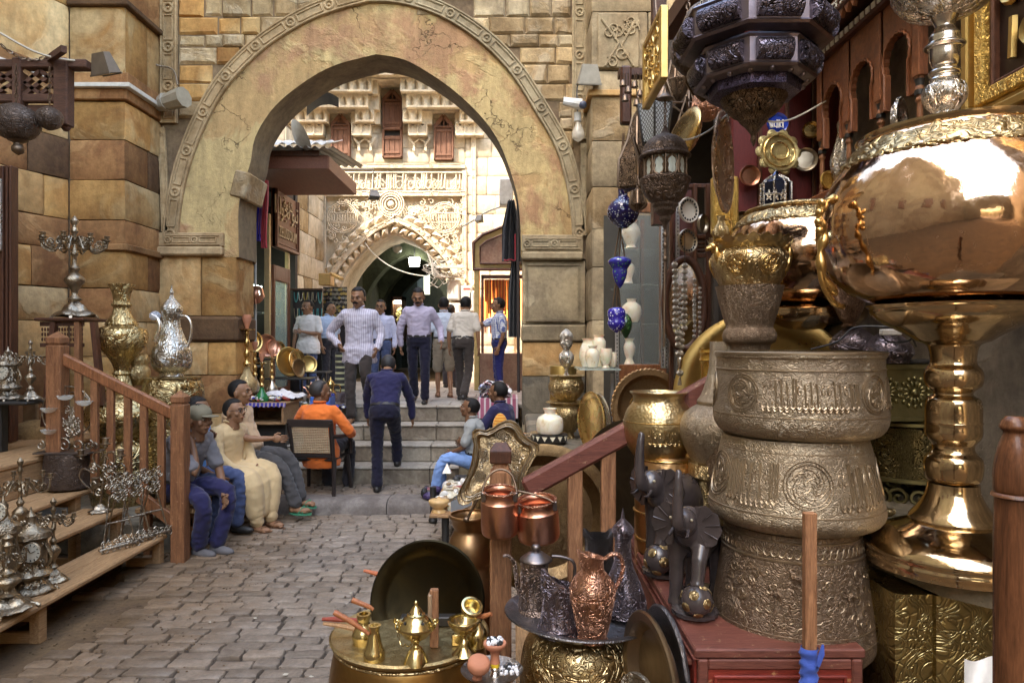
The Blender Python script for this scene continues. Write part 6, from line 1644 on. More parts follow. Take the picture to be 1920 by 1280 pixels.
prism_lantern('pierced_lantern','narrow conical pierced lantern tilted behind the square pierced one',1195,3.75,[(3,208),(10,222),(28,300),(22,306)],6,M_PIERC,M_LANTP,180)
st_ = thing('star_lantern','open wire star lantern hanging behind the domed lantern','lantern',P(1290,240,3.5)); m = MB(); c = P(1292,205,3.5)
for k in range(5):
    for ry in (0,1.2): 
        M = Matrix.Rotation(ry,3,'Z'); a, b = 2 * pi * k / 5, 2 * pi * (k+2) / 5; m.tube([c+M@Vector((.11*sin(a),0,.11*cos(a))),c+M@Vector((.11*sin(b),0,.11*cos(b)))],.005,5)
part('wire_star',m,M_LANTP,st_)
# upper hanging lamps
def globe(label,cx,d,rows,mat,ctop=-60,grp='dark pierced lamps hanging at the top right'):
    t = vessel('pierced_lamp',label,'lamp',cx,d,rows,mat,grp,n=3,open_=False); m = MB(); chain(m,P(cx,rows[0][1],d),P(cx,ctop,d),0,.04,.004); part('chain',m,M_LANTP,t); return t
globe('dark round pierced lamp just left of the chandelier',1290,2.95,[(5,52),(20,62),(32,88),(30,112),(16,134),(5,142)],M_LANT)
globe('brass pierced lamp above the left of the chandelier',1318,2.8,[(8,5),(26,18),(38,44),(34,66),(16,82),(5,88)],M_PIERC)
globe('bronze bowl lamp hung with white cord above the chandelier',1358,2.75,[(30,-30),(36,0),(48,22),(44,36),(24,48),(6,56)],M_LANT)
globe('dark ribbed lamp above the right of the chandelier',1498,3.0,[(20,-20),(36,-4),(42,10),(36,24),(16,38),(4,46)],M_LANT)
m = MB(); q = random.Random(12)
for k in range(5): m.tube(ring(P(1345+4*k,5+3*k,2.6),.06+.008*(k%3),20),.004,5,closed=True)
m.tube(catmull([P(1310,30,2.6),P(1330,18,2.6),P(1360,8,2.6),P(1400,-5,2.6)],5),.004,5)
solo('white_cord_coil',m,plain((.6,.58,.52)),'coil of white cord looped over the top right lamps','cord')
prism_lantern('filigree_lantern','dark filigree lantern hanging beneath the round pierced lamp',1318,2.98,[(6,92),(26,112),(26,140),(30,150),(16,176),(4,190)],8,M_PIERC,M_LANTP,60)
m = MB().tube(catmull([P(1250,258,2.95),P(1290,262,3.0),P(1330,245,3.0),P(1375,210,3.0),P(1420,225,3.2),P(1480,225,3.5),P(1548,190,3.7)],6),.0045,5)
solo('twisted_cord',m,plain((.5,.45,.36)),'pale twisted cord strung between the lanterns and the arcade','cord')
# big oval-looking trays hung at an angle
place_disc('hanging_tray','copper rimmed engraved tray hanging at a steep angle','tray',P(1351,306,3.1),S(94,3.1),metal((.55,.36,.22),(.28,.16,.09),.18,'flat',55,.003,.9,.45),yaw=1.10,tilt=0,roll=.12,h=.02,seg=80)
o = vessel('hanging_bowl','dark bodied brass bowl hung on its side behind the copper tray','bowl',1312,3.3,[(1,262),(30,262),(50,264),(54,268),(50,272),(30,286),(1,290)],M_BRASS,open_=False,n=2)
o.location = P(1300,262,3.3); o.rotation_euler = (0,-1.25,.3)
vessel('hanging_bowl','dark copper bowl tipped above the brass one','bowl',1326,3.35,[(2,170),(20,172),(28,190),(26,210),(10,226)],M_COPE,open_=False,n=2)
# flower plate, blue plate, star lamp on the maroon wall
fp = tag(link('scalloped_plate',disc_mb(S(38,3.9),.01,seg=120,ruffle=0).mesh(metal((.66,.56,.28),(.35,.28,.12),.3,'flat',60,.003,1.,.4),40),None,P(1460,285,3.9)),'scalloped gilt brass plate hanging on the maroon wall','plate'); fp.rotation_euler = (-.1,0,.1)
m = MB(); rr_ = S(40,3.9)
for k in range(10): a = 2 * pi * k / 10; m.ball((rr_*.88*cos(a),.002,rr_*.88*sin(a)),(rr_*.26,.012,rr_*.26),12,6)
link('scallop',m.mesh(metal((.66,.56,.28),(.35,.28,.12),.3,'flat',60,.003,1.,.4),50),fp)
m = MB(); m.tube(ring((0,-.014,0),rr_*.42,28),.005,6,closed=True); m.tube(ring((0,-.012,0),rr_*.75,28),.004,6,closed=True); link('ring_ornament',m.mesh(M_BRASS,50),fp)
bp_ = thing('blue_plate','small blue glazed plate with white lettering above the gilt plate','plate',P(1457,245,3.95))
part('disc',disc_mb(S(20,3.95),.01,seg=32).xf(Matrix.Translation(P(1457,232,3.95))),plain((.02,.05,.35),.15),bp_,40)
part('white_script',calli(Matrix.Translation(P(1444,243,3.935)),S(26,3.9),S(20,3.9),random.Random(6),1,.004),plain((.75,.75,.72)),bp_)
sl_ = prism_lantern('glass_star_lantern','dark blue glass lantern with silver star tracery under the gilt plate',1455,3.75,[(3,322),(8,330),(20,338),(22,342),(26,344),(26,392),(22,396)],8,metal((.06,.07,.12),(.02,.02,.04),.1,None),M_SILVE,318)
m = MB()
for x in (1442,1455,1468):
    c = P(x,366,3.64)
    for k in range(5): a, b = 2 * pi * k / 5, 2 * pi * (k+2) / 5; m.tube([c+Vector((.02*sin(a),0,.03*cos(a))),c+Vector((.02*sin(b),0,.03*cos(b)))],.003,4)
part('star_tracery',m,M_SILVE,sl_)
# carved arcade shelf along the side wall
WC = wood((.27,.10,.04),(.14,.05,.02),rough=.4,axis=(1,6,6),bump=.4)
AXX = 1.67; ya, yb_ = 2.86, 3.76
ar = thing('carved_arcade_shelf','carved wooden arcade shelf with horseshoe arches on turned columns','shelf',(AXX,3.3,2.70))
zb, zs, zt1 = 2.72, 3.02, 3.42
part('shelf_board',MB().box(AXX-.03,1.92,ya-.35,yb_+.08,zb-.04,zb,c=.006),WC,ar,30)
part('cornice',MB().box(AXX-.04,1.92,ya-.6,yb_+.1,zt1,zt1+.05,c=.008),WOOD_DARK,ar,30)
part('upper_cornice',MB().box(AXX-.12,1.92,ya-.6,yb_+.15,zt1+.085,zt1+.16,c=.008),WOOD_DARK,ar,30)
m = MB(); y = ya - .55
while y < yb_ + .05: m.box(AXX-.046,AXX-.038,y,y+.028,zt1+.012,zt1+.038); y += .05
part('inlay_blocks',m,plain((.62,.6,.52),.4),ar,0,kind='stuff')
m = MB(); y = ya - .55; k = 0
while y < yb_ + .1:
    m.box(AXX-.126,AXX-.118,y,y+.045,zt1+.128,zt1+.138).box(AXX-.126,AXX-.118,y+.035,y+.045,zt1+.105,zt1+.128).box(AXX-.126,AXX-.118,y+.045,y+.06,zt1+.10,zt1+.11); y += .06
part('key_pattern_inlay',m,plain((.62,.6,.52),.4),ar,0,kind='stuff')
m = MB(); y = ya - .55
while y < yb_ + .1: m.prism([(0,0),(.05,0),(.025,-.04)],0,.02,M=Matrix.Translation((AXX-.09,y,zt1+.085))@Matrix.Rotation(pi/2,4,'Z')); y += .06
part('sawtooth_trim',m,WC,ar,0,kind='stuff')
na = 3; L = (yb_-ya) / na
for k in range(na):
    y0 = ya + L * k; y1 = y0 + L; yc = (y0+y1) / 2; n_ = 26; ra = L * .34
    # spandrel with lobed horseshoe opening
    inn = []
    for i in range(n_+1):
        a = -.45 + (pi+.9) * i / n_; lob = 1 + .07 * abs(sin(i*pi/2))
        inn.append((yc+ra*lob*cos(a),zs+.14+ra*1.0*lob*sin(a)))
    inn = [(inn[0][0],zs-.06)] + inn + [(inn[-1][0],zs-.06)]
    outp = []
    for (yy,zz) in inn: outp.append((yy,zz))
    m = MB(); vs = []
    for i, (yy,zz) in enumerate(inn):
        oy = y1 if yy > yc else y0; t = i / (len(inn)-1)
        if .3 < t < .7: o_ = (yy,zt1)
        else: o_ = (oy,zz if not(.12<t<.88)else(zt1 if .25<t<.75 else zz))
        for xx in (AXX,AXX+.025): vs += [(xx,yy,zz),(xx,o_[0],o_[1])]
    nn = len(inn)
    fs = [(4*i,4*i+1,4*i+5,4*i+4)for i in range(nn-1)] + [(4*i+2,4*i+6,4*i+7,4*i+3)for i in range(nn-1)] + [(4*i,4*i+4,4*i+6,4*i+2)for i in range(nn-1)]
    m.add(vs,fs)
    for yy, sgn in ((y0,1),(y1,-1)): m.box(AXX,AXX+.02,min(yy,yy+sgn*.04),max(yy,yy+sgn*.04),zs+.1,zt1)
    ap = part('lobed_arch',m,WC,ar,30)
    part('arch_edge',MB().tube([(AXX-.004,yy,zz)for yy,zz in inn],.007,6),WC,ap,60)
for k in range(na+1):
    y0 = ya + L * k; c = (AXX+.012,y0,0)
    part('column',MB().lathe(smooth_prof([(.018,zb),(.018,zb+.02),(.012,zb+.03),(.016,zb+.05),(.011,zb+.07),(.013,zb+.15),(.011,zb+.19),(.017,zb+.20),(.017,zb+.21),(.012,zb+.22),(.018,zb+.24),(.019,zb+.25),(.012,zb+.27),(.017,zb+.29),(.02,zs)],2),c,14),WOOD_OZ,ar,50)
    part('pier_block',MB().box(AXX-.008,AXX+.034,y0-.026,y0+.026,zs,zt1,c=.004),WC,ar,30)
    part('column_neck',MB().lathe([(.019,zb+.225),(.021,zb+.24),(.014,zb+.262),(.02,zb+.29)],c,14),BLK,ar,50)
# silverware on the arcade shelf
for nm, lb, ct, cx, d, rows, mt in (('pewter_jug','pewter jug on the arcade shelf behind the far column','jug',1580,3.7,[(6,225),(10,232),(9,250),(14,270),(22,300),(20,325),(14,338)],M_SILVE),('silver_teapot','round silver teapot between the arcade columns','teapot',1612,3.5,[(1,275),(5,278),(8,292),(18,305),(20,318),(12,330)],M_SILVE),('dark_glass_jar','small dark lidded jar on the arcade shelf near the far end','jar',1590,3.55,[(2,300),(5,306),(12,315),(15,328),(11,338)],M_DARK)):
    vessel(nm,lb,ct,cx,d,rows,mt,open_=False)
place_disc('silver_plate','embossed silver plate standing on the arcade shelf behind the near columns','plate',P(1682,225,3.05),.095,M_SILVE,yaw=.8,h=.02)
place_disc('silver_plate','second embossed silver plate leaning on the shelf further back','plate',P(1655,270,3.2),.08,M_SILVE,yaw=.8,h=.02)
place_disc('gold_plate','small gold plate propped at the far end of the arcade shelf','plate',P(1552,338,3.72),.05,M_GOLDE,yaw=.3,h=.01)
# gilt picture frame
gf = thing('gilt_picture','wide gilt frame with raised gold calligraphy leaning at the top right corner','picture frame',(1.66,2.3,2.69))
fz0, fz1, fy0, fy1 = 2.69, 3.7, 1.5, 2.5
for k, (o_,w_,lift) in enumerate(((0,.035,.035),(.035,.025,.012),(.06,.05,.028),(.11,.02,.008))):
    m = MB(); x0, x1 = 1.65 - lift, 1.68
    m.box(x0,x1,fy1-o_-w_,fy1-o_,fz0+o_,fz1-o_,c=.006).box(x0,x1,fy0+o_,fy0+o_+w_,fz0+o_,fz1-o_,c=.006)
    m.box(x0+.001,x1,fy0+o_+w_,fy1-o_-w_,fz0+o_,fz0+o_+w_,c=.006).box(x0+.001,x1,fy0+o_+w_,fy1-o_-w_,fz1-o_-w_,fz1-o_,c=.006)
    part(('outer_moulding','cove','leaf_moulding','inner_slip')[k],m,(M_GOLD,M_GOLD,M_GOLDE,WOOD_DARK)[k],gf,30)
part('ground_panel',MB().box(1.668,1.68,fy0+.12,fy1-.12,fz0+.12,fz1-.12),plain((.03,.015,.01),.35),gf,30)
part('raised_calligraphy',calli(Matrix.Translation((1.655,fy1-.16,fz0+.15))@Matrix.Rotation(-pi/2,4,'Z'),.66,.7,random.Random(14),4,.014),M_GOLD,gf,60)
part('easel_block',MB().box(1.64,1.92,1.6,2.6,2.60,2.69),WOOD_DARK,gf,30)
# ---------------- dial plates, lattice door, mirror, beads
dk = thing('carved_screen','dark carved wooden screen behind the hanging beads','screen',P(1310,560,3.9)); d = 3.9
for a, b in ((1298,1306),(1322,1332),(1255,1262)): part('stile',MB().box(X(a,d),X(b,d),d-.02,d+.02,1.5,Z(345,d),c=.004),WOOD_DARKZ,dk,30)
for y in (345,440,475,515): part('rail',MB().box(X(1262,d),X(1330,d),d-.01,d+.018,Z(y+8,d),Z(y,d),c=.003),WOOD_DARKZ,dk,30)
m = MB()
for i in range(12):
    for j in range(4): m.ball(P(1300+i*2.4,449+7*j,d),(.0045,.006,.009),6,4)
part('turned_grille',m,WOOD_DARKZ,dk,50,kind='stuff')
part('red_panel',MB().box(X(1262,d+.1),X(1298,d+.1),d+.09,d+.1,Z(630,d),Z(350,d)),plain((.10,.03,.025),.6),dk,30)  # plain dark red board behind the stiles
for i, (x,y,r_) in enumerate(((1290,394,24),(1288,452,23))):
    o = place_disc('round_plate',['pale pierced dial like plate hanging above the beads','grey metal plate hanging just above the bead strands'][i],'plate',P(x,y,3.7),S(r_,3.7),(plain((.62,.58,.5),.4),M_ANTS)[i],yaw=.5,h=.008,seg=40)
    m = MB()
    for k in range(18): a = 2 * pi * k / 18; rr_ = S(r_*.78,3.7); m.ball((rr_*cos(a),-.008,rr_*sin(a)),(.007,.004,.007),6,4)
    link('pierced_holes',m.mesh(BLK,50),o)['kind'] = 'stuff'
mr = thing('oval_mirror','tall oval mirror in a dark frame behind the bead strands','mirror',P(1284,655,3.75)); d = 3.75
def oval(c,rx,rz,n=40,dy=0): return [Vector((c.x+rx*cos(2*pi*i/n),c.y+dy,c.z+rz*sin(2*pi*i/n)))for i in range(n)]
cM = P(1284,570,d); part('frame',MB().tube(oval(cM,S(37,d),S(84,d)),.022,8,closed=True),WOOD_DARK,mr,60)
ov = oval(cM,S(34,d),S(81,d)); part('mirror_glass',MB().add(ov,[tuple(range(40))]),metal((.8,.8,.78),(.7,.7,.68),.03,None,patina=.05),mr,0)
ro = thing('silver_beads','long double strand of silver prayer beads hanging by the mirror','beads',P(1275,720,3.25)); d = 3.25
br = random.Random(4); bm = MB().ball((0,0,0),.0155,12,8).mesh(M_SILVE,60)
def bead(x,y,s_=1.):
    o = link('bead',bm,ro); o.location = P(x,y,d) - ro.location; o.scale = (s_,s_,s_*.9)
for i in range(14):
    t = i / 13; bead(1265+2*sin(t*3)+t*6*(t>.8),496+t*150); bead(1284-1*sin(t*3)-t*6*(t>.8),498+t*152)
bead(1274,663,1.3)
part('drop',MB().lathe(smooth_prof([(.004,Z(692,d)),(.008,Z(688,d)),(.013,Z(674,d)),(.009,Z(668,d))]),LX(1275,d),14),M_SILV,ro,60)
bead(1275,699,1.1)
part('thread',MB().tube([P(1266,440,d),P(1265,560,d),P(1271,650,d),P(1275,700,d)],.002,4),BLK,ro); part('thread',MB().tube([P(1284,440,d),P(1284,560,d),P(1278,650,d)],.002,4),BLK,ro)
m = MB()
for k in range(8): m.tube([P(1275,702,d),P(1271+k,722,d)],.002,4)
part('tassel',m,M_SILV,ro)
solo('gold_picture_frame_edge',MB().box(X(1336,3.75),X(1376,3.75),3.75,3.80,Z(440,3.75),Z(330,3.75),c=.01).box(X(1373,3.72),X(1386,3.72),3.72,3.78,Z(445,3.72),Z(330,3.72),c=.01),M_GOLDE,'old gilt carved panel standing behind the copper tray','panel')
# ---------------- glass cabinet with alabaster, glass shelf
d = 4.9; gcb = thing('glass_cabinet','wooden glass cabinet holding alabaster vases beside the pier','cabinet',P(1205,690,d))
part('stile',MB().box(X(1238,d),X(1250,d),d,d+.05,1.245,Z(385,d),c=.004),WOOD_OZ,gcb,30); part('top_rail',MB().box(X(1165,d),X(1238,d),d,d+.05,Z(398,d),Z(380,d),c=.004),WOOD_OZ,gcb,30)
part('base_panel',MB().box(X(1162,d),X(1238,d),d,d+.04,1.245,Z(683,d),c=.004),WOOD_O,gcb,30); part('glazing_bar',MB().box(X(1216,d),X(1223,d),d+.3,d+.33,Z(683,d),Z(398,d)),WOOD_DARKZ,gcb,30)
part('back',MB().box(X(1150,d),X(1262,d),d+.5,d+.52,1.25,Z(380,d)),plain((.05,.045,.035),.8),gcb,0)
for y in (466,532,606,683): part('glass_shelf',MB().box(X(1163,d),X(1240,d),d+.03,d+.45,Z(y,d)-.008,Z(y,d)),glass((.35,.42,.38),.05,.25),gcb,0)
part('glass_door',MB().box(X(1163,d),X(1238,d),d+.005,d+.011,Z(683,d),Z(398,d)),glass((.8,.9,.88),.02,.08),gcb,0)
AR = [('tall',[(13,412),(10,418),(16,430),(17,440),(10,456),(8,461),(12,465)]),('narrow',[(8,494),(12,500),(11,510),(7,522),(9,531)]),('round shouldered',[(10,560),(8,566),(17,574),(18,590),(12,604)]),('footed',[(10,634),(7,640),(11,650),(9,664),(6,672),(10,682)])]
for i, (l,rows) in enumerate(AR): vessel('alabaster_vase',l+' alabaster vase on the '+('top','second','third','lowest')[i]+' shelf of the glass cabinet','vase',(1183,1178,1184,1180)[i],d+.15,rows,ALAB,'alabaster vases in the glass cabinet',open_=False,n=2,seg=24)
up = plain((.55,.55,.55),.35,.8)
for x, y0, y1, dd in ((1157,590,730,4.7),(1243,420,690,4.75),(1271,380,700,3.85),(1250,620,690,4.0)):
    t = thing('slotted_upright',{1157:'slotted metal upright beside the glass shelf',1243:'slotted metal upright against the cabinet stile',1271:'slotted metal upright behind the beads',1250:'short slotted metal upright left of the mirror'}[x],'shelf upright',P(x,y1,dd)); part('rail',MB().box(X(x-3,dd),X(x+3,dd),dd,dd+.02,Z(y1,dd),Z(y0,dd)),up,t,0)
    m = MB(); y = y0 + 3
    while y < y1 - 3: m.box(X(x-.9,dd),X(x+.9,dd),dd-.002,dd,Z(y+3.5,dd),Z(y,dd)); y += 7
    part('slots',m,BLK,t,0,kind='stuff')
gs = thing('glass_shelf','glass shelf on a bracket carrying grouped alabaster vases','shelf',P(1120,690,4.6)); part('pane',MB().box(X(1083,4.6),X(1158,4.6),4.45,4.85,Z(690,4.6)-.008,Z(690,4.6)),glass((.7,.85,.82),.05,.5),gs,0)
part('bracket',MB().beam(P(1150,692,4.7),P(1128,692,4.7),.01,.02).beam(P(1148,700,4.7),P(1146,790,4.7),.008,.02),up,gs,0)
for i, (x,dy,rows,l) in enumerate(((1104,.1,[(14,634),(11,640),(16,652),(18,670),(12,687)],'squat wide necked alabaster jar at the left of the glass shelf'),(1111,-.08,[(9,648),(7,653),(13,660),(13,675),(9,688)],'small bulbous alabaster vase in front on the glass shelf'),(1123,.08,[(11,628),(8,632),(13,640),(12,656),(10,687)],'tallest alabaster vase at the back of the glass shelf'),(1136,0,[(11,653),(12,662),(10,676),(5,684),(8,689)],'footed alabaster cup at the glass shelf centre'),(1149,.06,[(6,660),(8,668),(8,680),(5,688)],'narrow alabaster cup at the right end of the glass shelf'))):
    vessel('alabaster_vase',l,'vase',x,4.62+dy,rows,ALAB,'alabaster vases on the glass shelf',open_=False,n=2,seg=24)
# ---------------- vase stack, alabaster jar on the counter
d = 4.95; zc = 1.245
for nm, l, ct, cx, dd, rows, mt in (('brass_bowl','lower footed chased brass bowl of the stack on the stone counter','bowl',1062,d,[(1,752),(36,752),(37,755),(30,758),(37,768),(37,780),(26,798),(14,810),(16,640+F*(EZ-zc)/d)],M_BRASSE),('brass_bowl','upper chased silver rimmed bowl stacked on the footed one','bowl',1062,d,[(1,703),(32,703),(33,705),(28,709),(34,720),(32,735),(20,748),(16,752)],M_BRASSE),('silver_censer','slim silver lidded censer standing in the upper bowl','censer',1062,d-.02,[(1,616),(4,618),(10,624),(13,630),(11,640),(12,645),(8,652),(6,656),(13,664),(14,673),(10,684),(4,690),(3,698),(6,704)],M_SILVE)):
    vessel(nm,l,ct,cx,dd,rows,mt,open_=False,n=2,seg=40)
vessel('gilt_drum','plain gilt drum behind the silver censer','drum',1056,d+.35,[(24,686),(25,690),(25,760),(24,640+F*(EZ-zc)/(d+.35))],M_GOLD,open_=False,n=1)
d = 4.65; yb3 = 640 + F * (EZ-zc) / d
vessel('alabaster_jar','white alabaster jar on the black and gold inlaid dish','jar',1031,d,[(13,765),(12,768),(10,775),(22,782),(25,792),(25,806),(22,812)],ALAB,n=2,seg=32)
dd_ = thing('inlaid_dish','flat black dish with pale triangle inlay under the alabaster jar','dish',P(1031,yb3,d)); part('body',MB().lathe([(S(26,d),Z(yb3,d)),(S(32,d),Z(826,d)),(S(33,d),Z(813,d)),(S(20,d),Z(814,d)),(.001,Z(814,d))],LX(1031,d),40),BLK,dd_,30)
for k in range(14):
    a = 2 * pi * k / 14 + .1; r_ = S(33.5,d)
    part('inlay_triangle',MB().add([Vector((X(1031,d)+r_*sin(a+t)*s_,d-r_*cos(a+t)*s_,Z(y,d)))for t,y,s_ in((-.16,815,1.),(.16,815,1.),(0,824,.99))],[(0,2,1)]),plain((.7,.66,.5),.4),dd_,0)
m = MB(); q = random.Random(3)
for k in range(16): m.lathe([(.02,0),(.035,.01),(.04,.02)],P(q.uniform(985,1012),0,d)*0+Vector((X(q.uniform(978,1008),d),d+q.uniform(-.1,.2),zc+q.uniform(0,.05))),8)
solo('ashtray_pile',m,M_SILV,'heap of small silver dishes left of the alabaster jar','dishes')
# wire basket on ruffled tray
m = MB()
for k in range(5): m.tube([P(1183+k*8,775,3.7),P(1183+k*8,752+3*abs(k-2),3.7)],.004,5)
m.tube(catmull([P(1180,772,3.7),P(1184,750,3.7),P(1200,738,3.7),P(1215,748,3.7)],5),.005,5)
solo('wire_holder',m,M_BRASS,'small brass wire holder in front of the ruffled tray','holder')
# ---------------- behind platform: repoussé box, pierced fender, lamps
d = 2.95; rb = thing('repousse_box','brass box embossed with sunflowers behind the brazier stem','box',P(1755,792,d))
x0, x1, z0, z1 = X(1560,d), X(1872,d), Z(790,d), Z(682,d)
BRO = metal((.34,.30,.14),(.14,.12,.06),.32,None,patina=.6)
part('body',MB().box(x0,x1,d,d+.3,z0,z1+.0,c=.004),BRO,rb,30); part('lid',MB().box(x0-.01,x1+.01,d-.012,d+.31,z1+.001,z1+.014,c=.004),BLK,rb,30)
m = MB().box(x0,x1,d-.008,d,z0,z0+.02,c=.003).box(x0,x1,d-.008,d,z1-.025,z1,c=.003).box(x1-.025,x1,d-.008,d,z0+.02,z1-.025,c=.003); part('border',m,BRO,rb,30)
for cx in (1600,1660,1716,1772,1828):
    c = P(cx,736,d-.004); m = MB().ball(c,(.018,.012,.018),12,6)
    for k in range(14):
        a = 2 * pi * k / 14
        for rr_, ln_, w_ in ((.036,.016,.007),(.060,.012,.010)):
            m.ball((0,0,0),1,8,4,M=Matrix.Translation(c+Vector((rr_*cos(a+rr_*4),0,rr_*sin(a+rr_*4))))@Matrix.Rotation(-(a+rr_*4),4,'Y')@Matrix.Diagonal((ln_,.008,w_,1)))
    part('sunflower',m,BRO,rb,60)
for cx in (1572,1770,1862):
    for y in (688,784): part('rivet',MB().ball(P(cx,y,d-.01),.007,8,5),BRO,rb,60)
pfd = thing('pierced_fender','pierced brass curved stand on scroll feet behind the brazier foot','stand',P(1700,960,d)); c = Vector((X(1700,d+.18),d+.18,0))
part('pierced_band',MB().lathe([(.185,Z(900,d)),(.185,Z(805,d))],c,64,cap=False),metal((.36,.28,.12),(.01,.01,.008),.3,'pierce',42,.004,.9,.4),pfd,30)
for y in (798,905): part('rim',MB().lathe([(.18,Z(y+5,d)),(.192,Z(y+3,d)),(.192,Z(y-3,d)),(.18,Z(y-6,d))],c,64),BRO,pfd,50)
m = MB(); 
for k in range(14): a = -2.6 + k * .36; o_ = Vector((cos(a),sin(a),0)); m.tube(spiral(c+o_*.19+UZ_*Z(935,d)if 0 else c+o_*.19+Vector((0,0,Z(935,d))),.006,.042,1.3 if k%2 else-1.3,1,14,Vector((-o_.y,o_.x,0)),Vector((0,0,1))),.008,6)
part('scroll_feet',m,BRO,pfd,60)
vessel('tapered_pierced_lamp','tapered pierced copper lamp base between the second brazier and the big one','lamp',1592,3.1,[(22,505),(30,520),(32,545),(26,575),(16,598),(10,606),(14,612)],metal((.40,.24,.15),(.1,.06,.04),.3,'pierce',55,.004,.9,.4),n=3,open_=False)
for i, (x,dd,rows) in enumerate(((1600,3.12,[(10,612),(20,618),(38,634),(42,645),(40,655),(30,662),(32,676)]),(1665,3.0,[(8,622),(24,630),(40,648),(44,662),(38,672),(36,680)]))):
    vessel('bronze_bowl',['left dark chased bronze bowl on the sunflower box','right dark chased bronze bowl with a cable on the sunflower box'][i],'bowl',x,dd,rows,M_DARK,open_=False,n=3)
m = MB().tube(catmull([P(1520,655,2.9),P(1570,640,2.9),P(1600,615,2.9),P(1650,612,2.85),P(1700,620,2.8),P(1718,650,2.8)],6),.004,5).tube(catmull([P(1650,622,2.85),P(1665,640,2.85),P(1700,640,2.82),P(1720,625,2.8)],6),.004,5)
solo('black_cable',m,BLK,'black cable looped over the dark bronze bowls','cable')
solo('white_tag',MB().box(X(1655,2.8),X(1692,2.8),2.8,2.83,Z(628,2.8),Z(617,2.8),c=.003),plain((.75,.75,.73),.5),'small white plastic block on the right bronze bowl','plug')
for i, (x,dd,w_,l) in enumerate(((1735,2.02,.085,'left brass box with rounded corner standing under the platform edge'),(1835,2.0,.12,'right brass box with geometric engraving under the platform edge'))):
    z0 = .63; m = MB()
    pts = [(X(x,dd)+w_*max(-1,min(1,1.3*cos(a))),dd+.12+.11*max(-1,min(1,1.3*sin(a))))for a in np.linspace(0,2*pi,33)[:-1]]
    n_ = 32; m.add([(px_,py_,z)for z in(z0,1.19)for px_,py_ in pts],[(k,(k+1)%n_,n_+(k+1)%n_,n_+k)for k in range(n_)]+[tuple(range(n_,2*n_))])
    solo('brass_box',m,metal((.45,.36,.16),(.16,.12,.06),.2,'flat',22,.003,.6,.5),l,'box')
solo('white_paper',MB().grid(lambda u,v:P(1808+58*u,1234+60*v+5*sin(u*5),1.62+.03*sin(u*3+v)),8,8),plain((.75,.75,.74),.7),'sheet of white paper at the lower right corner','paper')
ps = thing('turned_post','dark turned wooden newel post very close at the right edge','post',(X(1902,1.15),1.15,0))
d = 1.15; WT = wood((.17,.07,.03),(.05,.02,.01),rough=.25,axis=(1,1,12),bump=.2)
part('shaft',MB().lathe([(.03,.3),(.03,Z(1010,d)),(.0285,Z(925,d))],LX(1902,d),32),WT,ps,40)
part('turned_top',MB().lathe(smooth_prof([(.026,Z(924,d)),(.030,Z(918,d)),(.030,Z(880,d)),(.024,Z(838,d)),(.016,Z(812,d)),(.019,Z(806,d)),(.022,Z(800,d)),(.018,Z(788,d)),(.012,Z(780,d))],3),LX(1902,d),32),WT,ps,60)
part('ring',MB().lathe([(.028,Z(934,d)),(.034,Z(930,d)),(.032,Z(924,d)),(.026,Z(922,d))],LX(1902,d),32),WT,ps,60)
part('base',MB().box(X(1902,d)-.04,X(1902,d)+.04,d-.04,d+.04,0,.3,c=.005),WT,ps,30)
# security light and camera on the arch
flood('floodlight','weathered grey floodlight on the right of the arch',P(1106,138,8.2),.23,plain((.3,.28,.23),.6,.3),.1,.3)
cm = thing('security_camera','white dome security camera on the right of the arch','camera',P(1078,195,8.7)); part('housing',MB().tube([P(1056,190,8.6),P(1090,196,8.6)],[.05,.07],10),plain((.75,.75,.73),.3),cm,30); part('lens',MB().ball(P(1093,197,8.55),.05,10,8),plain((.1,.12,.2),.1),cm)
lb = thing('light_bulb','clear light bulb in a white holder hanging on the right of the arch','bulb',P(1083,268,8.7)); part('holder',MB().tube([P(1083,212,8.7),P(1083,228,8.7)],.045,12),plain((.75,.75,.73),.3),lb,30); part('bulb',MB().lathe(smooth_prof([(.01,Z(266,8.7)),(.07,Z(260,8.7)),(.08,Z(250,8.7)),(.05,Z(238,8.7)),(.03,Z(229,8.7))]),LX(1084,8.7),18),glass((.8,.75,.65),.05,.5),lb); part('wire',MB().tube(catmull([P(1083,212,8.7),P(1082,165,8.8),P(1090,150,8.7)],5),.01,5),BLK,lb)
# ---------------- further small hanging wares crowding the shop front
for i, (x,y,d) in enumerate(((1168,150,3.9),(1178,162,3.85),(1190,152,3.9),(1200,168,3.8),(1172,178,3.8),(1194,186,3.75))):
    t = thing('brass_bell',('topmost left','upper middle','upper right','middle right','lower left','lowest right')[i]+' bell of the cluster hanging from the dark gantry beam','bell',P(x,y+12,d),'small bells hanging from the gantry')
    part('bell',MB().lathe([(S(7,d),Z(y+12,d)),(S(6,d),Z(y+9,d)),(S(4,d),Z(y+2,d)),(S(1.5,d),Z(y,d)),(.002,Z(y-1,d))],LX(x,d),16),M_LANTP,t,40); part('wire',MB().tube([P(x,y,d),P(x,138,d)],.003,4),M_LANTP,t)
prism_lantern('pierced_lantern','small tapered pierced lantern below the square one beside the mosaic gourd',1196,3.3,[(3,352),(10,358),(16,384),(13,388),(4,394)],6,M_PIERC,M_LANTP,330)
prism_lantern('pierced_lantern','dark lantern with a flared skirt high between the gold panel and the chandelier',1272,3.6,[(4,100),(12,108),(22,150),(24,153),(14,180),(4,192)],8,M_PIERC,M_LANTP,60)
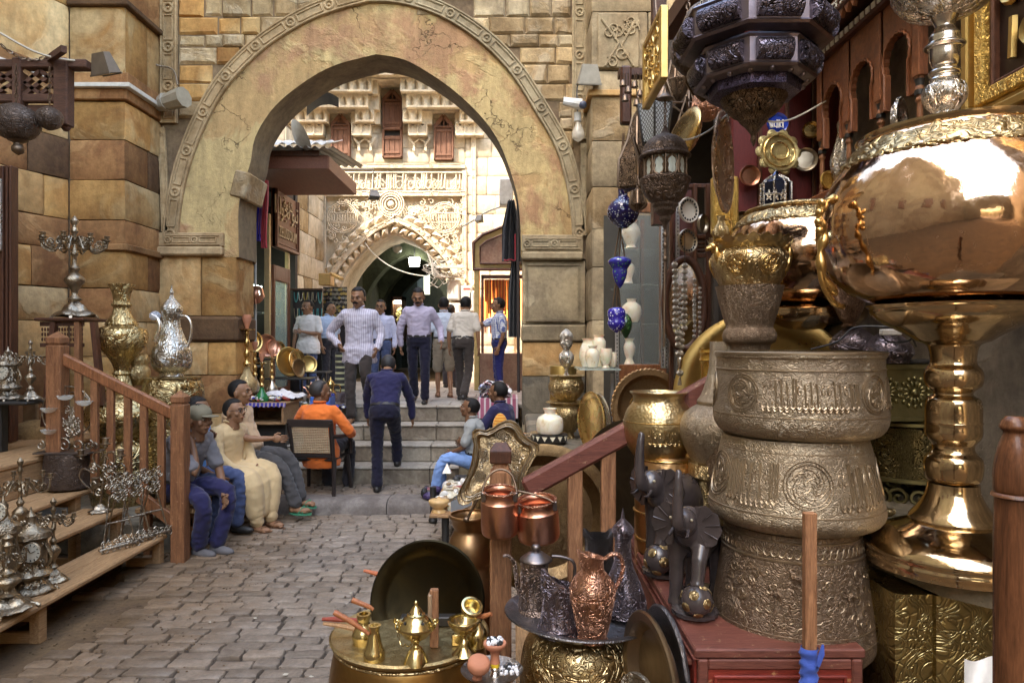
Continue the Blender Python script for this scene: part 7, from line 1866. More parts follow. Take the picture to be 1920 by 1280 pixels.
for i, (x,y,r_,d,yaw,mt) in enumerate(((1345,455,26,4.0,.5,M_BRASS),(1316,420,18,3.8,.8,M_ANTS),(1392,420,24,4.0,.2,M_TRAYB),(1510,300,22,4.05,-.3,M_ANTS),(1405,330,20,4.05,.1,M_COP),(1520,245,16,4.05,-.2,M_BRASS))):
    place_disc('wall_plate',('brass plate half hidden behind the ruffled planter','dull silver plate between the beads and the gilt panel','dark brass plate left of the second brazier rim','dull silver plate on the maroon wall right of the gilt one','copper plate on the maroon wall left of the gilt one','small brass plate near the top of the maroon wall')[i],'plate',P(x,y,d),S(r_,d),mt,yaw=yaw,h=.012,group='small plates hung about the maroon wall',seg=32)
for i, (x,y0,y1,d) in enumerate(((1302,525,640,3.6),(1312,540,650,3.7))):
    t = thing('bead_strand',('left','right')[i]+' thin dark bead strand hanging inside the mirror edge','beads',P(x,y1,d),'thin dark bead strands')
    for k in range(12): o = link('bead',bm,t); o.location = P(x+sin(k)*.6,y0+(y1-y0)*k/12,d) - t.location; o.scale = (.6,.6,.6)
jug_ = vessel('brass_pitcher','brass pitcher hung by its handle left of the second brazier','pitcher',1352,3.6,[(8,405),(6,412),(8,420),(15,432),(14,445),(8,452)],M_BRASSE,n=2,open_=False)
part('handle',MB().tube(catmull([P(1359,410,3.6),P(1370,415,3.6),P(1370,432,3.6),P(1364,440,3.6)],4),.006,6),M_BRASS,jug_)
for i, (x,d,r_,mt) in enumerate(((1665,2.75,12,M_BRASSE),(1640,2.8,9,M_COP))):
    vessel('small_bowl',('small chased brass bowl','tiny copper bowl')[i]+' on the stone slab behind the brazier foot','bowl',x,d,[(r_,640+F*.692/d-r_*1.1),(r_*1.1,640+F*.692/d-r_*.6),(r_*.5,640+F*.692/d)],mt,n=2,dp=.015)
# ================================================================ FOREGROUND BRASS TABLE, ELEPHANTS
d = 2.45; fx = -.36; tz = .905
ft = thing('brass_drum_table','round brass topped drum table at the bottom centre','table',(fx,d,0))
part('tabletop',MB().lathe([(.001,tz),(.255,tz),(.27,tz+.006),(.278,tz),(.272,tz-.012),(.24,tz-.02),(.001,tz-.02)],(fx,d,0),72,cap=False),metal((.50,.38,.18),(.26,.18,.08),.3,'flat',50,.002,.4,.5),ft,40)
part('drum',MB().lathe(smooth_prof([(.20,.2),(.265,.4),(.285,.6),(.28,.75),(.262,.86),(.25,tz-.021)],3),(fx,d,0),64),metal((.40,.24,.08),(.2,.1,.03),.22,None,patina=.6),ft,60)
part('plinth',MB().lathe([(.19,0),(.19,.2)],(fx,d,0),32),WOOD_DARK,ft,40)
part('rim_beading',MB().tube(ring((fx,d,tz-.026),.262,64,ay=(0,1,0)),.005,6,closed=True),M_BRASSE,ft,60)
place_disc('round_tray','large dark brass tray propped upright on the drum table','tray',P(803,1126,2.56),.218,metal((.035,.026,.012),(.012,.010,.006),.22,None,patina=.9),yaw=-.18,tilt=-.30,roll=0,h=.022,seg=90)  # near-black base colour carries the dark reflections of the brass
solo('dark_wedge',MB().box(X(742,2.4),X(850,2.4),2.49,2.53,tz+.001,tz+.035,c=.004),BLK,'dark wooden rest behind the brass incense burner holding the tray','rest')
lt_ = thing('wooden_wedge','rough upright wooden slat holding the dark tray','slat',(X(815,2.33),2.33,tz)); part('slat',MB().box(X(806,2.33),X(822,2.33),2.32,2.345,tz,Z(1104,2.33),c=.003),WOOD_POST,lt_,30); part('brown_tape',MB().box(X(803,2.33),X(811,2.33),2.314,2.35,Z(1180,2.33),Z(1112,2.33),c=.003),plain((.3,.2,.12),.5),lt_,30)
# incense burner
bd = 2.215; bc = 780; ib = thing('incense_burner','polished brass incense burner with star cut dome and chain','incense burner',(X(bc,bd),bd,tz))
yb_ = 640 + F * (EZ-tz) / bd
M_POL = metal((.68,.56,.28),(.40,.30,.12),.12,None,patina=.3)
lpart('foot',ib,bc,bd,[(5,1205),(6,1210),(10,1213),(14,1219),(16,1222),(22,1236),(24,1242),(23,yb_)],M_POL,2,40)
lpart('bowl',ib,bc,bd,[(34,1172),(39,1169),(38,1174),(30,1182),(22,1192),(10,1200),(5,1206)],M_POL,2,48)
lpart('dome',ib,bc,bd,[(1,1125),(4,1128),(4,1134),(9,1140),(14,1148),(17,1150),(17,1153),(25,1160),(30,1168),(33,1173)],M_POL,2,48)
def dome_r(y): return on_prof([(9,1140),(14,1148),(17,1152),(25,1160),(30,1168)],y)
for a, y, s_ in ((-.75,1160,4.5),(.0,1149,3.2),(.65,1160,4.5),(-.9,1146,2.8),(.9,1146,2.8),(0,1138,2.2),(1.6,1160,4.5),(2.5,1160,4.5),(-1.6,1160,4.5),(-2.5,1160,4.5)):
    pts = []
    for k in range(10):
        rr_ = s_ if k % 2 == 0 else s_ * .42; t = k * pi / 5; yy = y - rr_ * cos(t) * .8; r0 = S(dome_r(yy),bd) + .0035; aa = a + S(rr_*sin(t),bd) / r0
        pts.append(Vector((X(bc,bd)+r0*sin(aa),bd-r0*cos(aa),Z(yy,bd))))
    part('star_hole',MB().add(pts+[sum(pts,Vector())/10],[(k,(k+1)%10,10)for k in range(10)]),BLK,ib,0)
for sx in (-1,1): part('scroll_handle',MB().tube(spiral(P(bc+sx*36,1164,bd),.003,S(6,bd),1.2*sx,0 if sx>0 else pi,12),.003,6),M_POL,ib,60)
m = MB(); chain(m,P(bc-36,1172,bd-.01),P(bc-20,1206,bd-.03),.03,.009,.0012); chain(m,P(bc-20,1206,bd-.03),P(bc-3,1190,bd-.05),.02,.009,.0012); part('chain',m,M_POL,ib)
def cez(label,cx,d_,rows,handle,hmat,lab_h=None,loc=None):
    rows = rows + [(rows[-1][0],640+F*(EZ-tz)/d_)]
    t = vessel('coffee_pot',label,'pot',cx,d_,rows,M_POL,'small brass coffee pots on the drum table',n=2,dp=.05)
    if handle: part('handle',MB().tube(pts_px(handle,d_-.01),[.006,.008,.009,.010,.009][:len(handle)],8),hmat,t,60)
    return t
HW = wood((.42,.16,.06),(.3,.1,.04),rough=.35)
cez('small brass coffee pot with turned orange handle at front left of the drum table',702,2.24,[(12,1171),(11,1175),(9,1182),(11,1192),(16,1212),(20,1222)],[(692,1188),(672,1174),(650,1160),(630,1149),(626,1147)],HW)
cez('brass pot with pale wooden handle behind the front left one',682,2.36,[(13,1150),(13,1158),(10,1166),(18,1178),(22,1190),(20,1200)],[(700,1142),(690,1136),(675,1130),(660,1124)],HW)
cez('round bellied brass pot at the right of the drum table',895,2.34,[(8,1152),(6,1160),(8,1168),(16,1180),(20,1192),(16,1204)],None,HW)
gb = vessel('brass_goblet','wide brass footed bowl on the right of the drum table','bowl',870,2.28,[(30,1160),(31,1163),(28,1170),(18,1182),(6,1190),(5,1196),(9,1202),(12,1212),(22,1224),(23,640+F*(EZ-tz)/2.28)],M_POL,n=2,dp=.04)
up_ = vessel('brass_ladle_bowl','brass ladle bowl with wooden handle tipped over the footed bowl','ladle',878,2.26,[(20,1125),(21,1127),(19,1136),(12,1147),(3,1152)],M_POL,n=2,dp=.03)
up_.rotation_euler = (.5,.35,0); part('handle',MB().tube([P(893,1150,2.26),P(905,1142,2.26),P(917,1128,2.26)],[.006,.009,.007],8),HW,up_,60)
for i, (pts,l) in enumerate((([(604,1160),(632,1160),(676,1163)],'red brown spoon handle sticking out at the left of the drum table'),([(606,1168),(640,1172),(690,1184)],'pale carved spoon handle just below the red brown one'),([(682,1069),(706,1075),(742,1092)],'orange wooden handle poking out behind the dark tray'))):
    solo('wooden_spoon',MB().tube([P(*p_,2.42 if i<2 else 2.78)for p_ in pts],[.006,.010,.008],8),(wood((.30,.05,.02),(.2,.03,.015),rough=.35),wood((.5,.3,.15),(.35,.2,.1)),wood((.5,.13,.03),(.4,.1,.03),rough=.3))[i],l,'handle')
solo('gold_scoop',MB().box(X(845,2.3),X(866,2.3),2.33,2.35,tz,Z(1190,2.33),c=.004),M_POL,'small square brass box behind the footed bowl','box')
# terracotta hookah bowls on a dish
hd = 2.1; hz = .905 + .02
ds = thing('nickel_dish','shallow dark nickel dish holding terracotta pipe bowls','dish',(X(922,hd),hd,hz)); zz = Z(1262,hd)
part('dish',MB().lathe([(.02,zz-.015),(.07,zz-.01),(.092,zz+.012),(.094,zz+.014),(.088,zz+.010),(.066,zz-.004),(.001,zz-.004)],(X(922,hd),hd,0),48),metal((.35,.31,.27),(.15,.12,.1),.2,'flat',60,.002,.5,.5),ds,40)
part('stem',MB().lathe([(.03,zz-.3),(.03,zz-.02),(.02,zz-.014)],(X(922,hd),hd,0),16),M_DARKP,ds)
TC_ = plain((.42,.17,.09),.75,bump=.2)
vessel('terracotta_pipe_bowl','upright terracotta pipe bowl filled with ash on the nickel dish','pipe bowl',928,hd,[(21,1203),(22,1206),(19,1212),(10,1219),(8,1228),(9,1236),(10,1241)],TC_,n=2,dp=.012)
lb_ = vessel('terracotta_pipe_bowl','terracotta pipe bowl lying on its side on the nickel dish','pipe bowl',895,hd-.02,[(12,1225),(20,1230),(21,1242),(14,1252),(8,1258),(10,1272)],TC_,n=3,open_=False); lb_.rotation_euler = (.35,.1,0)
vessel('nickel_stub','small ribbed nickel pipe stem below the upright terracotta bowl','pipe stem',928,hd,[(8,1248),(10,1252),(7,1256),(11,1262),(13,1268)],M_SILV,n=2,open_=False)
solo('yellow_wrapping',MB().tube([P(928,1241,hd),P(928,1249,hd)],[.016,.014],12),plain((.8,.55,.03),.4),'yellow tape round the upright terracotta bowl stem','tape')
def ash(label,c,r_,n_,seed):
    q = random.Random(seed); m = MB(); m2 = MB()
    for k in range(n_):
        p_ = c + Vector((q.uniform(-r_,r_),q.uniform(-r_,r_),q.uniform(0,r_*.35))); (m if k%3 else m2).ball(p_,q.uniform(.003,.008),5,4)
    o = solo('ash',m,plain((.75,.75,.76),.95),label,'ash'); link('charcoal',m2.mesh(plain((.03,.03,.03),.9),0,o.location),o)
ash('white ash and charcoal heaped in the upright terracotta bowl',P(928,1203,hd),.022,60,1); ash('ash and charcoal lumps on the right of the nickel dish',P(955,1258,hd-.02),.025,40,2)
# ---------------- elephants
EB = plain((.005,.004,.004),.22,.0,.22,.2,34,.5); EBM = plain((.045,.036,.036),.25,.0,.7,.25,30,.35)
def remesh(mb,vox,smooth=0,dec=None):
    me = mb.mesh(EBM,0); o = bpy.data.objects.new('tmp',me); COL.objects.link(o)
    md = o.modifiers.new('r','REMESH'); md.mode = 'VOXEL'; md.voxel_size = vox; md.use_smooth_shade = True
    if smooth: s_ = o.modifiers.new('s','SMOOTH'); s_.iterations = smooth; s_.factor = .6
    if dec: dm = o.modifiers.new('d','DECIMATE'); dm.ratio = dec
    dg = bpy.context.evaluated_depsgraph_get(); dg.update()
    r = bpy.data.meshes.new_from_object(o.evaluated_get(dg)); bpy.data.objects.remove(o); bpy.data.meshes.remove(me)
    r.materials.clear(); return r
def elephant(label,c,s,yaw,group):
    t = thing('elephant_statue',label,'statue',c,group)
    m = MB()
    m.ball((0,.16,.25),(.085,.14,.10),20,12); m.ball((0,.04,.30),(.065,.07,.08),16,10); m.ball((0,-.02,.33),(.05,.05,.055),16,10)
    m.tube(catmull([(0,-.05,.32),(0,-.085,.34),(0,-.09,.42),(0,-.085,.49),(0,-.075,.535)],5),[.027-.0007*i for i in range(21)],12)
    for x, y, fz, fy in ((-.05,.06,.0,.04),(.05,.24,.0,.24),(-.05,.24,.0,.24)): m.tube([(x,y,.26),(x,(y+fy)/2,.13),(x,fy,.03),(x,fy,.0)],[.045,.03,.026,.034],12)
    m.tube([(.05,.05,.26),(.055,-.01,.19),(.055,-.03,.12),(.055,-.035,.10)],[.042,.03,.025,.03],12)
    m.tube([(0,.29,.3),(0,.31,.2),(0,.3,.14)],.008,6)
    me = remesh(m,.008,2); me.materials.append(EBM); link('body',me,t)
    for sx in (-1,1):
        e = MB(); n_ = 16; pts = [Vector((0,0,0))]
        for k in range(n_):
            a = -pi * .55 + pi * 1.15 * k / (n_-1); rr_ = .072 * (1+.06*sin(k*2.1)); pts.append(Vector((sx*(.02+rr_*cos(a)),-.012*sin(pi*k/15)-.003*(k%2),rr_*sin(a)*1.1)))
        vs = [p_+Vector((0,dy,0))for dy in(-.004,.006)for p_ in pts]; n1 = n_ + 1
        fs = [(0,i,i+1)for i in range(1,n_)] + [(n1,n1+i+1,n1+i)for i in range(1,n_)] + [(i,n1+i,n1+i+1,i+1)for i in range(1,n_)]
        e.add(vs,fs)
        for k in range(3,n_,3): e.tube([pts[0]*.6+pts[k]*.4+Vector((0,-.006,0)),pts[k]*.98+Vector((0,-.008,0))],[.002,.003],5)
        e.xf(Matrix.Translation((sx*.04,.0,.315))@Matrix.Rotation(sx*.25,4,'Z')); link('ear',e.mesh(EBM,50),t)
        link('tusk',MB().tube([(sx*.028,-.055,.31),(sx*.034,-.085,.295),(sx*.034,-.105,.30)],[.008,.006,.002],8).mesh(EBM,60),t)
        link('eye',MB().ball((sx*.04,-.052,.35),.006,8,6).mesh(plain((.35,.3,.2),.2),60),t)
    b = link('ball',MB().ball((.055,-.04,.055),.058,20,14).mesh(EBM,60),t)
    for k in range(12):
        u = k * 2.4; z = 1 - 2 * (k+.5) / 12; r_ = math.sqrt(max(0,1-z*z)); p_ = Vector((r_*cos(u),r_*sin(u),z))
        Mx = Matrix.Translation(Vector((.055,-.04,.055))+p_*.0565) @ p_.to_track_quat('Z','Y').to_matrix().to_4x4()
        link('gilt_patch',MB().lathe([(.019,0),(.017,.003),(.001,.004)],(0,0,0),9).xf(Mx).mesh(M_BRASSE,60),b)
    link('base',MB().lathe([(.075,-.02),(.085,-.015),(.085,.0),(.07,.006),(.001,.006)],(.03,.02,0),36,mod=lambda a,i,r_,z:r_*(1+.04*sin(a*14))).mesh(EBM,50),t)
    link('rear_base',MB().box(-.09,.09,.12,.32,-.02,.002,c=.006).mesh(EBM,30),t)
    t.rotation_euler.z = yaw; t.scale = (s,s,s); return t
e1 = elephant('front polished black elephant statue with raised trunk resting a foot on a ball',(X(1285,2.25),2.25,TZT+.021),.86,-.55,'black elephant statues on the red chest')
e2 = dup(e1,(X(1232,2.62),2.66,TZT+.021),-.9,'rear polished black elephant statue with raised trunk nearer the barrel')
e2.scale = (.98,.98,.98)
# ================================================================ SHOPS AND GOODS BEYOND THE ARCH
# --- left shop
SX = -3.95
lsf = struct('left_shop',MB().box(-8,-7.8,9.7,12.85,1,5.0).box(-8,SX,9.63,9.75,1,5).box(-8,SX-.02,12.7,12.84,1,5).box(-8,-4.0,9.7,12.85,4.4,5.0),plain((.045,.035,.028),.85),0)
WB = wood((.20,.085,.045),(.12,.045,.025),rough=.5,axis=(1,1,9),bump=.3); WCAN = wood((.21,.085,.05),(.15,.055,.035),rough=.55,axis=(1,8,1),bump=.2)
cn = thing('wooden_canopy','projecting brown wooden shop canopy with corrugated roof','canopy',(-3.4,11,4.46))
cz0, cz1 = 4.46, 4.66; c0, c1, cy0, cy1 = -3.97, -2.72, 10.2, 12.0
part('soffit',MB().box(c0,c1,cy0,cy1,cz0,cz0+.03),WCAN,cn,0); part('front_board',MB().box(c0,c1+.02,cy0-.03,cy0,cz0,cz1,c=.004),WCAN,cn,30); part('side_board',MB().box(c1,c1+.03,cy0,cy1,cz0,cz1,c=.004),WCAN,cn,30)
part('fascia',MB().box(c0,c1-.1,cy0-.06,cy0-.035,cz1-.02,cz1+.06,c=.004),WOOD_DARK,cn,30)
m = MB().grid(lambda u,v:V(c0-.4+(c1-c0+.55)*u,cy0-.25+(cy1-cy0+.3)*v,cz1+.10+.02*sin(u*90)-.05*u+.25*v),120,3); part('corrugated_roof',m,plain((.20,.18,.15),.6,.2),cn,60)
solo('tin_panels',MB().grid(lambda u,v:V(-3.9+1.1*u,10.6+.9*v,4.95+.30*v+.02*sin(u*40)),60,3),plain((.62,.62,.60),.5),'pale tin sheets on the roof above the shop canopy','roof sheets')
solo('satellite_dish',MB().lathe([(.001,0),(.16,.02),(.28,.07),(.27,.075),(.15,.03),(.001,.012)],(0,0,0),24,cap=False).xf(Matrix.Translation(P(557,262,10.3))@Matrix.Rotation(1.0,4,'Y')@Matrix.Rotation(-.5,4,'X')),plain((.35,.30,.24),.5),'tilted curved metal reflector hanging over the shop canopy','reflector')
solo('dark_awning_cloth',MB().grid(lambda u,v:P(575+60*u,186+18*v+14*(1-u)*v-14*sin(u*3),11+.4*v),10,5),cloth((.05,.045,.035)),'torn dark cloth hanging under the arch at the upper left','cloth')
sn = thing('wooden_shop_sign','carved wooden shop sign with raised Arabic and Latin lettering','sign',(SX,12,3.1))
sy0, sy1, sz0, sz1 = 11.42, 12.62, 3.34, 4.72
sz0 = EZ + (640-462) / 1300 * 11.42; sz1 = 4.45
part('board',MB().box(SX-.02,SX+.05,sy0,sy1,sz0,sz1),WB,sn,0)
m = MB()
for k, w_ in ((0,.05),(1,.03)):
    o_ = .07 * k; x1 = SX + .09 - .02 * k
    m.box(SX,x1,sy0+o_,sy0+o_+w_,sz0+o_,sz1,c=.005).box(SX,x1,sy1-o_-w_,sy1-o_,sz0+o_,sz1,c=.005).box(SX,x1-.002,sy0+o_+w_,sy1-o_-w_,sz0+o_,sz0+o_+w_,c=.005)
part('frame',m,WB,sn,30)
def text_mb(s,size,ext,M,res=2):
    c = bpy.data.curves.new('t','FONT'); c.body = s; c.size = size; c.extrude = ext; c.align_x = 'CENTER'; c.align_y = 'CENTER'; c.resolution_u = res
    o = bpy.data.objects.new('t',c); COL.objects.link(o); dg = bpy.context.evaluated_depsgraph_get(); me = bpy.data.meshes.new_from_object(o.evaluated_get(dg))
    m = MB().add([v.co for v in me.vertices],[tuple(p.vertices)for p in me.polygons]); bpy.data.objects.remove(o); bpy.data.curves.remove(c); bpy.data.meshes.remove(me)
    return m.xf(M)
LET = plain((.42,.30,.17),.45)
SM = lambda yc, zc, sx_=1.: Matrix.Translation((SX+.065,yc,zc)) @ Matrix.Rotation(pi/2,4,'Z') @ Matrix.Rotation(pi/2,4,'X') @ Matrix.Diagonal((sx_,1,1,1))
yc = (sy0+sy1) / 2
part('latin_letters',text_mb('ZELISSOUM',.26,.012,SM(yc,sz0+.27,.72)),LET,sn,0)
# joined Arabic letter forms, already in visual order
AR1 = '\uFE94\uFEE3\uFEAE\uFEB7'; AR2 = '\uFE8E\uFEF4\uFEDF\uFEEE\uFEA0\uFEDF \uFEEE\uFE92\uFE97\uFEB0'
part('arabic_letters',text_mb(AR2,.42,.012,SM(yc,sz0+.68,.8)),LET,sn,0); part('arabic_heading',text_mb(AR1,.26,.012,SM(yc,sz1-.18,.9)),LET,sn,0)
PALEW = plain((.50,.36,.17),.5,bump=.2)
for i, (x0,x1,yy) in enumerate(((495,505,11.25),(534,541,12.35),(541,547,12.75))):
    solo('shop_post',MB().box(X(x0,yy),X(x1,yy),yy,yy+.08,TZ,Z(400 if i<2 else 425,yy),c=.006),PALEW if i<2 else WB,('pale wooden post left of the glass shop door','pale wooden post right of the glass shop door','brown wooden post beside the court wall under the sign')[i],'post')
gd = thing('glass_shop_door','framed glass shop door with lit showcase behind it','door',(SX,11.9,TZ))
part('frame',MB().box(SX-.03,SX+.02,11.45,11.52,TZ,3.2,c=.006).box(SX-.03,SX+.02,12.2,12.3,TZ,3.2,c=.006).box(SX-.03,SX+.02,11.52,12.2,2.95,3.2,c=.006),WB,gd,30)
part('pane',MB().box(SX-.012,SX-.004,11.52,12.2,TZ+.1,2.94),glass((.6,.75,.68),.03,.35),gd,0); part('bottom_rail',MB().box(SX-.03,SX+.02,11.52,12.2,TZ,TZ+.12),WB,gd,30)
part('showcase_lamp',MB().box(SX-.5,SX-.45,11.55,12.2,2.75,2.90),emit((.8,1,.85),3.),gd,0); part('showcase_back',MB().box(SX-.9,SX-.85,11.3,12.4,TZ,3.1),plain((.10,.14,.11),.6),gd,0)
for k in range(3): part('showcase_shelf',MB().box(SX-.8,SX-.2,11.5,12.25,1.5+.45*k,1.52+.45*k),MET,gd,0)
solo('lit_tube',MB().tube([P(549,425,12.9),P(550,505,12.9)],.035,8),emit((1,.75,.35),2.2),'glowing warm vertical lamp beside the court wall','lamp')
pp_ = thing('metal_pole','thin steel display pole inside the open left shop','pole',P(480,700,10.1)); part('tube',MB().tube([P(479,300,10.1),P(479,640,10.1)],.018,8),MET,pp_); part('strut',MB().tube([P(452,385,10),P(479,398,10.1)],.016,6),MET,pp_); part('arm',MB().tube([P(466,316,10.1),P(500,300,10.1)],.012,6),MET,pp_)
pm_ = thing('pharaoh_mask','copper coloured pharaoh mask souvenir hanging in the left shop','mask',P(479,568,10)); PMM = metal((.62,.32,.2),(.3,.14,.09),.35,None,patina=.5)
part('face',MB().ball(P(479,552,9.98),(.055,.05,.075),14,10),PMM,pm_); part('headcloth',MB().prism([(X(a,10),Z(b,10))for a,b in((467,540),(472,536),(486,536),(491,540),(495,556),(489,557),(487,545),(471,545),(469,557),(463,556))],9.98,10.04),PMM,pm_,20)
part('beard',MB().tube([P(479,560,9.95),P(479,570,9.95)],.012,6),PMM,pm_)
for k in range(4): part('collar_band',MB().tube([V(X(479,10)+(.05+.022*k)*sin(a),9.99,Z(555,10)-(.05+.018*k)*cos(a))for a in np.linspace(-1.7,1.7,13)],.011,6),PMM,pm_)
def scarf(label,x,y0,y1,w_,d,mat,bot=1.5):
    m = MB().grid(lambda u,v:V(X(x+(u-.5)*w_*(1+(bot-1)*v)+1.5*sin(v*5+x),d),d+.05*sin(u*16+v*3),Z(y0+(y1-y0)*v,d)),24,14)
    solo('scarf',m,mat,label,'scarf','scarves hanging in the left shop')
scarf('bright blue scarf hanging at the entrance of the left shop',484,332,452,9,9.95,cloth((.03,.015,.30))); scarf('pink scarf hanging between the blue and red ones',491,352,440,6,9.97,cloth((.5,.22,.42))); scarf('long red scarf hanging at the entrance of the left shop',497,338,465,9,9.9,cloth((.32,.012,.018)),1.2)
m = MB(); q = random.Random(5)
for k in range(40): m.ball(P(475+q.uniform(-4,4),330+k*3,9.9),.014,6,4)
solo('bead_strand',m,M_GOLD,'strand of gold coins and beads beside the blue scarf','beads')
for i, (x,y,r_) in enumerate(((472,308,12),(455,408,13))): solo('mosaic_lamp',MB().lathe(smooth_prof([(.02,-S(r_,9.9)),(S(r_*.9,9.9),0),(S(r_*.7,9.9),S(r_*.8,9.9)),(.03,S(r_*1.2,9.9))]),P(x,y,9.9),18),mosaic((.25,.06,.04),(.05,.08,.3),25),('upper','lower')[i]+' red and blue mosaic lamp half hidden by the left arch jamb','lamp')
# hookahs, plates, jugs on the left tables
tb = thing('display_table','low wooden display table with a shelf in front of the left shop','table',P(500,800,8.9)); td_ = 9.0
tz_ = Z(752,td_)
part('top',MB().box(-3.45,X(546,td_),8.75,9.5,tz_-.03,tz_,c=.006),WOOD_YX,tb,30); part('shelf',MB().box(-3.45,X(544,td_),8.78,9.4,tz_-.28,tz_-.25,c=.006),WOOD_YX,tb,30)
for xx in (-3.44,X(541,td_)): part('side',MB().box(xx-.015,xx+.015,8.77,9.4,tz_-.25,tz_-.031),WOOD_YX,tb,30)
part('back',MB().box(-3.42,X(543,td_),9.38,9.4,tz_-.25,tz_-.031),WOOD_YX,tb,0); part('stand',MB().box(-3.4,X(540,td_),8.9,9.35,PZ,tz_-.281),BLK,tb,0)
part('cloth_fringe',MB().grid(lambda u,v:V(-3.46+(X(548,td_)+3.46)*u,8.74-.01*v,tz_+.004-.05*v*(1+.2*sin(u*60))),60,2),cloth((.06,.05,.25),(.4,.3,.3),20.),tb,60)
def hookah(label,x,d,y0,y1,glassm,g='hookahs on the left display tables'):
    z0, z1 = Z(y1,d), Z(y0,d); H = z1 - z0; c = (X(x,d),d,z0)
    t = thing('hookah',label,'hookah',c,g); R_ = lambda l: [(r_*H,h*H)for r_,h in l]
    part('glass_base',MB().lathe(smooth_prof(R_([(.10,0),(.12,.03),(.13,.12),(.07,.22),(.035,.30),(.04,.33)]),2),c,20),glassm,t); part('stem',MB().lathe(smooth_prof(R_([(.035,.33),(.05,.37),(.025,.42),(.045,.5),(.02,.56),(.04,.64),(.02,.7),(.03,.76),(.02,.8)]),2),c,14),M_BRASS,t); part('plate',MB().lathe(R_([(.01,.80),(.11,.815),(.10,.80)]),c,18),M_BRASS,t); part('bowl',MB().lathe(R_([(.02,.82),(.03,.86),(.06,.95),(.05,1.0),(.01,1.0)]),c,12),TC_,t)
    return t
GG = plain((.02,.14,.04),.1); 
hookah('green glass hookah at the front edge of the left display table',491,8.95,662,756,GG); hookah('large brass hookah behind the peach shirted man by the arch jamb',463,9.15,590,735,M_BRASSE); hookah('slim hookah with a silver base at the middle of the left table',478,9.45,640,738,M_ANTS); hookah('short hookah beside the slim silver one',510,9.5,655,738,M_ANTS); hookah('dark based hookah at the back of the left table',452,9.6,600,730,plain((.04,.02,.12),.15))
ut = thing('upper_display_table','narrow dark table for brass plates in front of the shop door','table',P(560,760,10.3)); z_ = Z(708,10.2)
part('top',MB().box(X(505,10.2),X(584,10.2),10.0,10.5,z_-.02,z_,c=.004),BLK,ut,30)
for xx in (510,578): part('leg',MB().box(X(xx,10.2),X(xx+4,10.2),10.1,10.14,TZ,z_-.02),BLK,ut,0)
ut2 = thing('upper_display_table','second narrow dark table with gold plates by the white shirted man','table',P(590,760,10.9)); z2_ = Z(696,10.8)
part('top',MB().box(X(565,10.8),X(617,10.8),10.6,11.0,z2_-.02,z2_,c=.004),BLK,ut2,30)
for xx in (568,612): part('leg',MB().box(X(xx,10.8),X(xx+3,10.8),10.7,10.74,TZ,z2_-.02),BLK,ut2,0)
for i, (x,y,r_,d,yaw,roll,l) in enumerate(((541,678,28,10.2,.9,.3,'largest gold plate leaning at the front of the plate table'),(556,676,22,10.3,1.1,.25,'narrow gold plate directly behind the largest one'),(559,690,18,10.1,1.15,0,'small dark gold plate standing before the largest one'),(577,683,17,10.8,.5,0,'bright gold round plate by the white shirted man'),(499,648,22,10.5,.8,.3,'orange gold plate tilted in front of the shop post'),(470,640,22,10.3,.6,.3,'green tinged plate tilted at the left of the shop'),(512,652,16,10.6,1.0,.3,'copper plate edge just right of the orange gold one'),(522,655,16,10.7,1.0,.3,'thin brass plate nearest the glass door'))):
    place_disc('metal_plate',l,'plate',P(x,y,d),S(r_,d),(M_GOLD,M_BRASS,M_TRAYB,M_GOLD,M_COP,M_BRASS,M_COP,M_BRASS)[i],yaw=yaw,roll=roll,tilt=-.15,group='brass plates leaning on the left tables',h=.02,seg=32)
solo('plate_shelf',MB().box(X(455,10.5),X(530,10.5),10.3,10.9,Z(672,10.5)-.02,Z(672,10.5)),BLK,'dark ledge holding tilted plates inside the left shop','shelf')
# things on the upper floor edge
def dallah(label,x,d,y0,y1,mat):
    z0, z1 = Z(y1,d), Z(y0,d); H = z1 - z0; c = V(X(x,d),d,z0); t = thing('coffee_pot',label,'pot',c,'coffee pots lined up on the upper floor edge'); R_ = lambda l: [(r_*H,h*H)for r_,h in l]
    part('body',MB().lathe(smooth_prof(R_([(.26,0),(.27,.05),(.3,.16),(.2,.36),(.12,.5),(.16,.66),(.17,.7)]),2),c,20),mat,t); part('lid',MB().lathe(smooth_prof(R_([(.17,.7),(.12,.8),(.05,.88),(.04,.93),(.01,1.0)]),2),c,16),mat,t)
    part('spout',MB().tube(catmull([c+V(-.2,0,.35)*H,c+V(-.35,0,.6)*H,c+V(-.5,0,.66)*H],3),H*.035,6),mat,t); part('handle',MB().tube(catmull([c+V(.14,0,.64)*H,c+V(.36,0,.66)*H,c+V(.4,0,.4)*H,c+V(.27,0,.22)*H],4),H*.03,6),mat,t)
for i, (x,d,y0,y1,mt) in enumerate(((592,9.95,711,747,M_BRASSE),(607,9.9,708,750,M_BRASSE),(620,9.88,706,752,M_BRASS),(596,10.2,705,735,M_DARKP),(583,10.0,716,745,M_COP))): dallah(('second','third','tallest right hand','dark rear','leftmost copper')[i]+' coffee pot of the row behind the orange shirted man',x,d,y0,y1,mt)
lt2 = thing('goods_ledge','stone ledge of goods at the left end of the top step','ledge',P(560,790,9.5)); part('slab',MB().box(-3.5,X(640,9.5),9.35,10.1,.5,.99,c=.01),STEP_M,lt2,30)
bb = thing('blue_crate','bright blue plastic crate of trinkets behind the orange shirted man','crate',P(600,765,9.4)); z_ = Z(762,9.4)
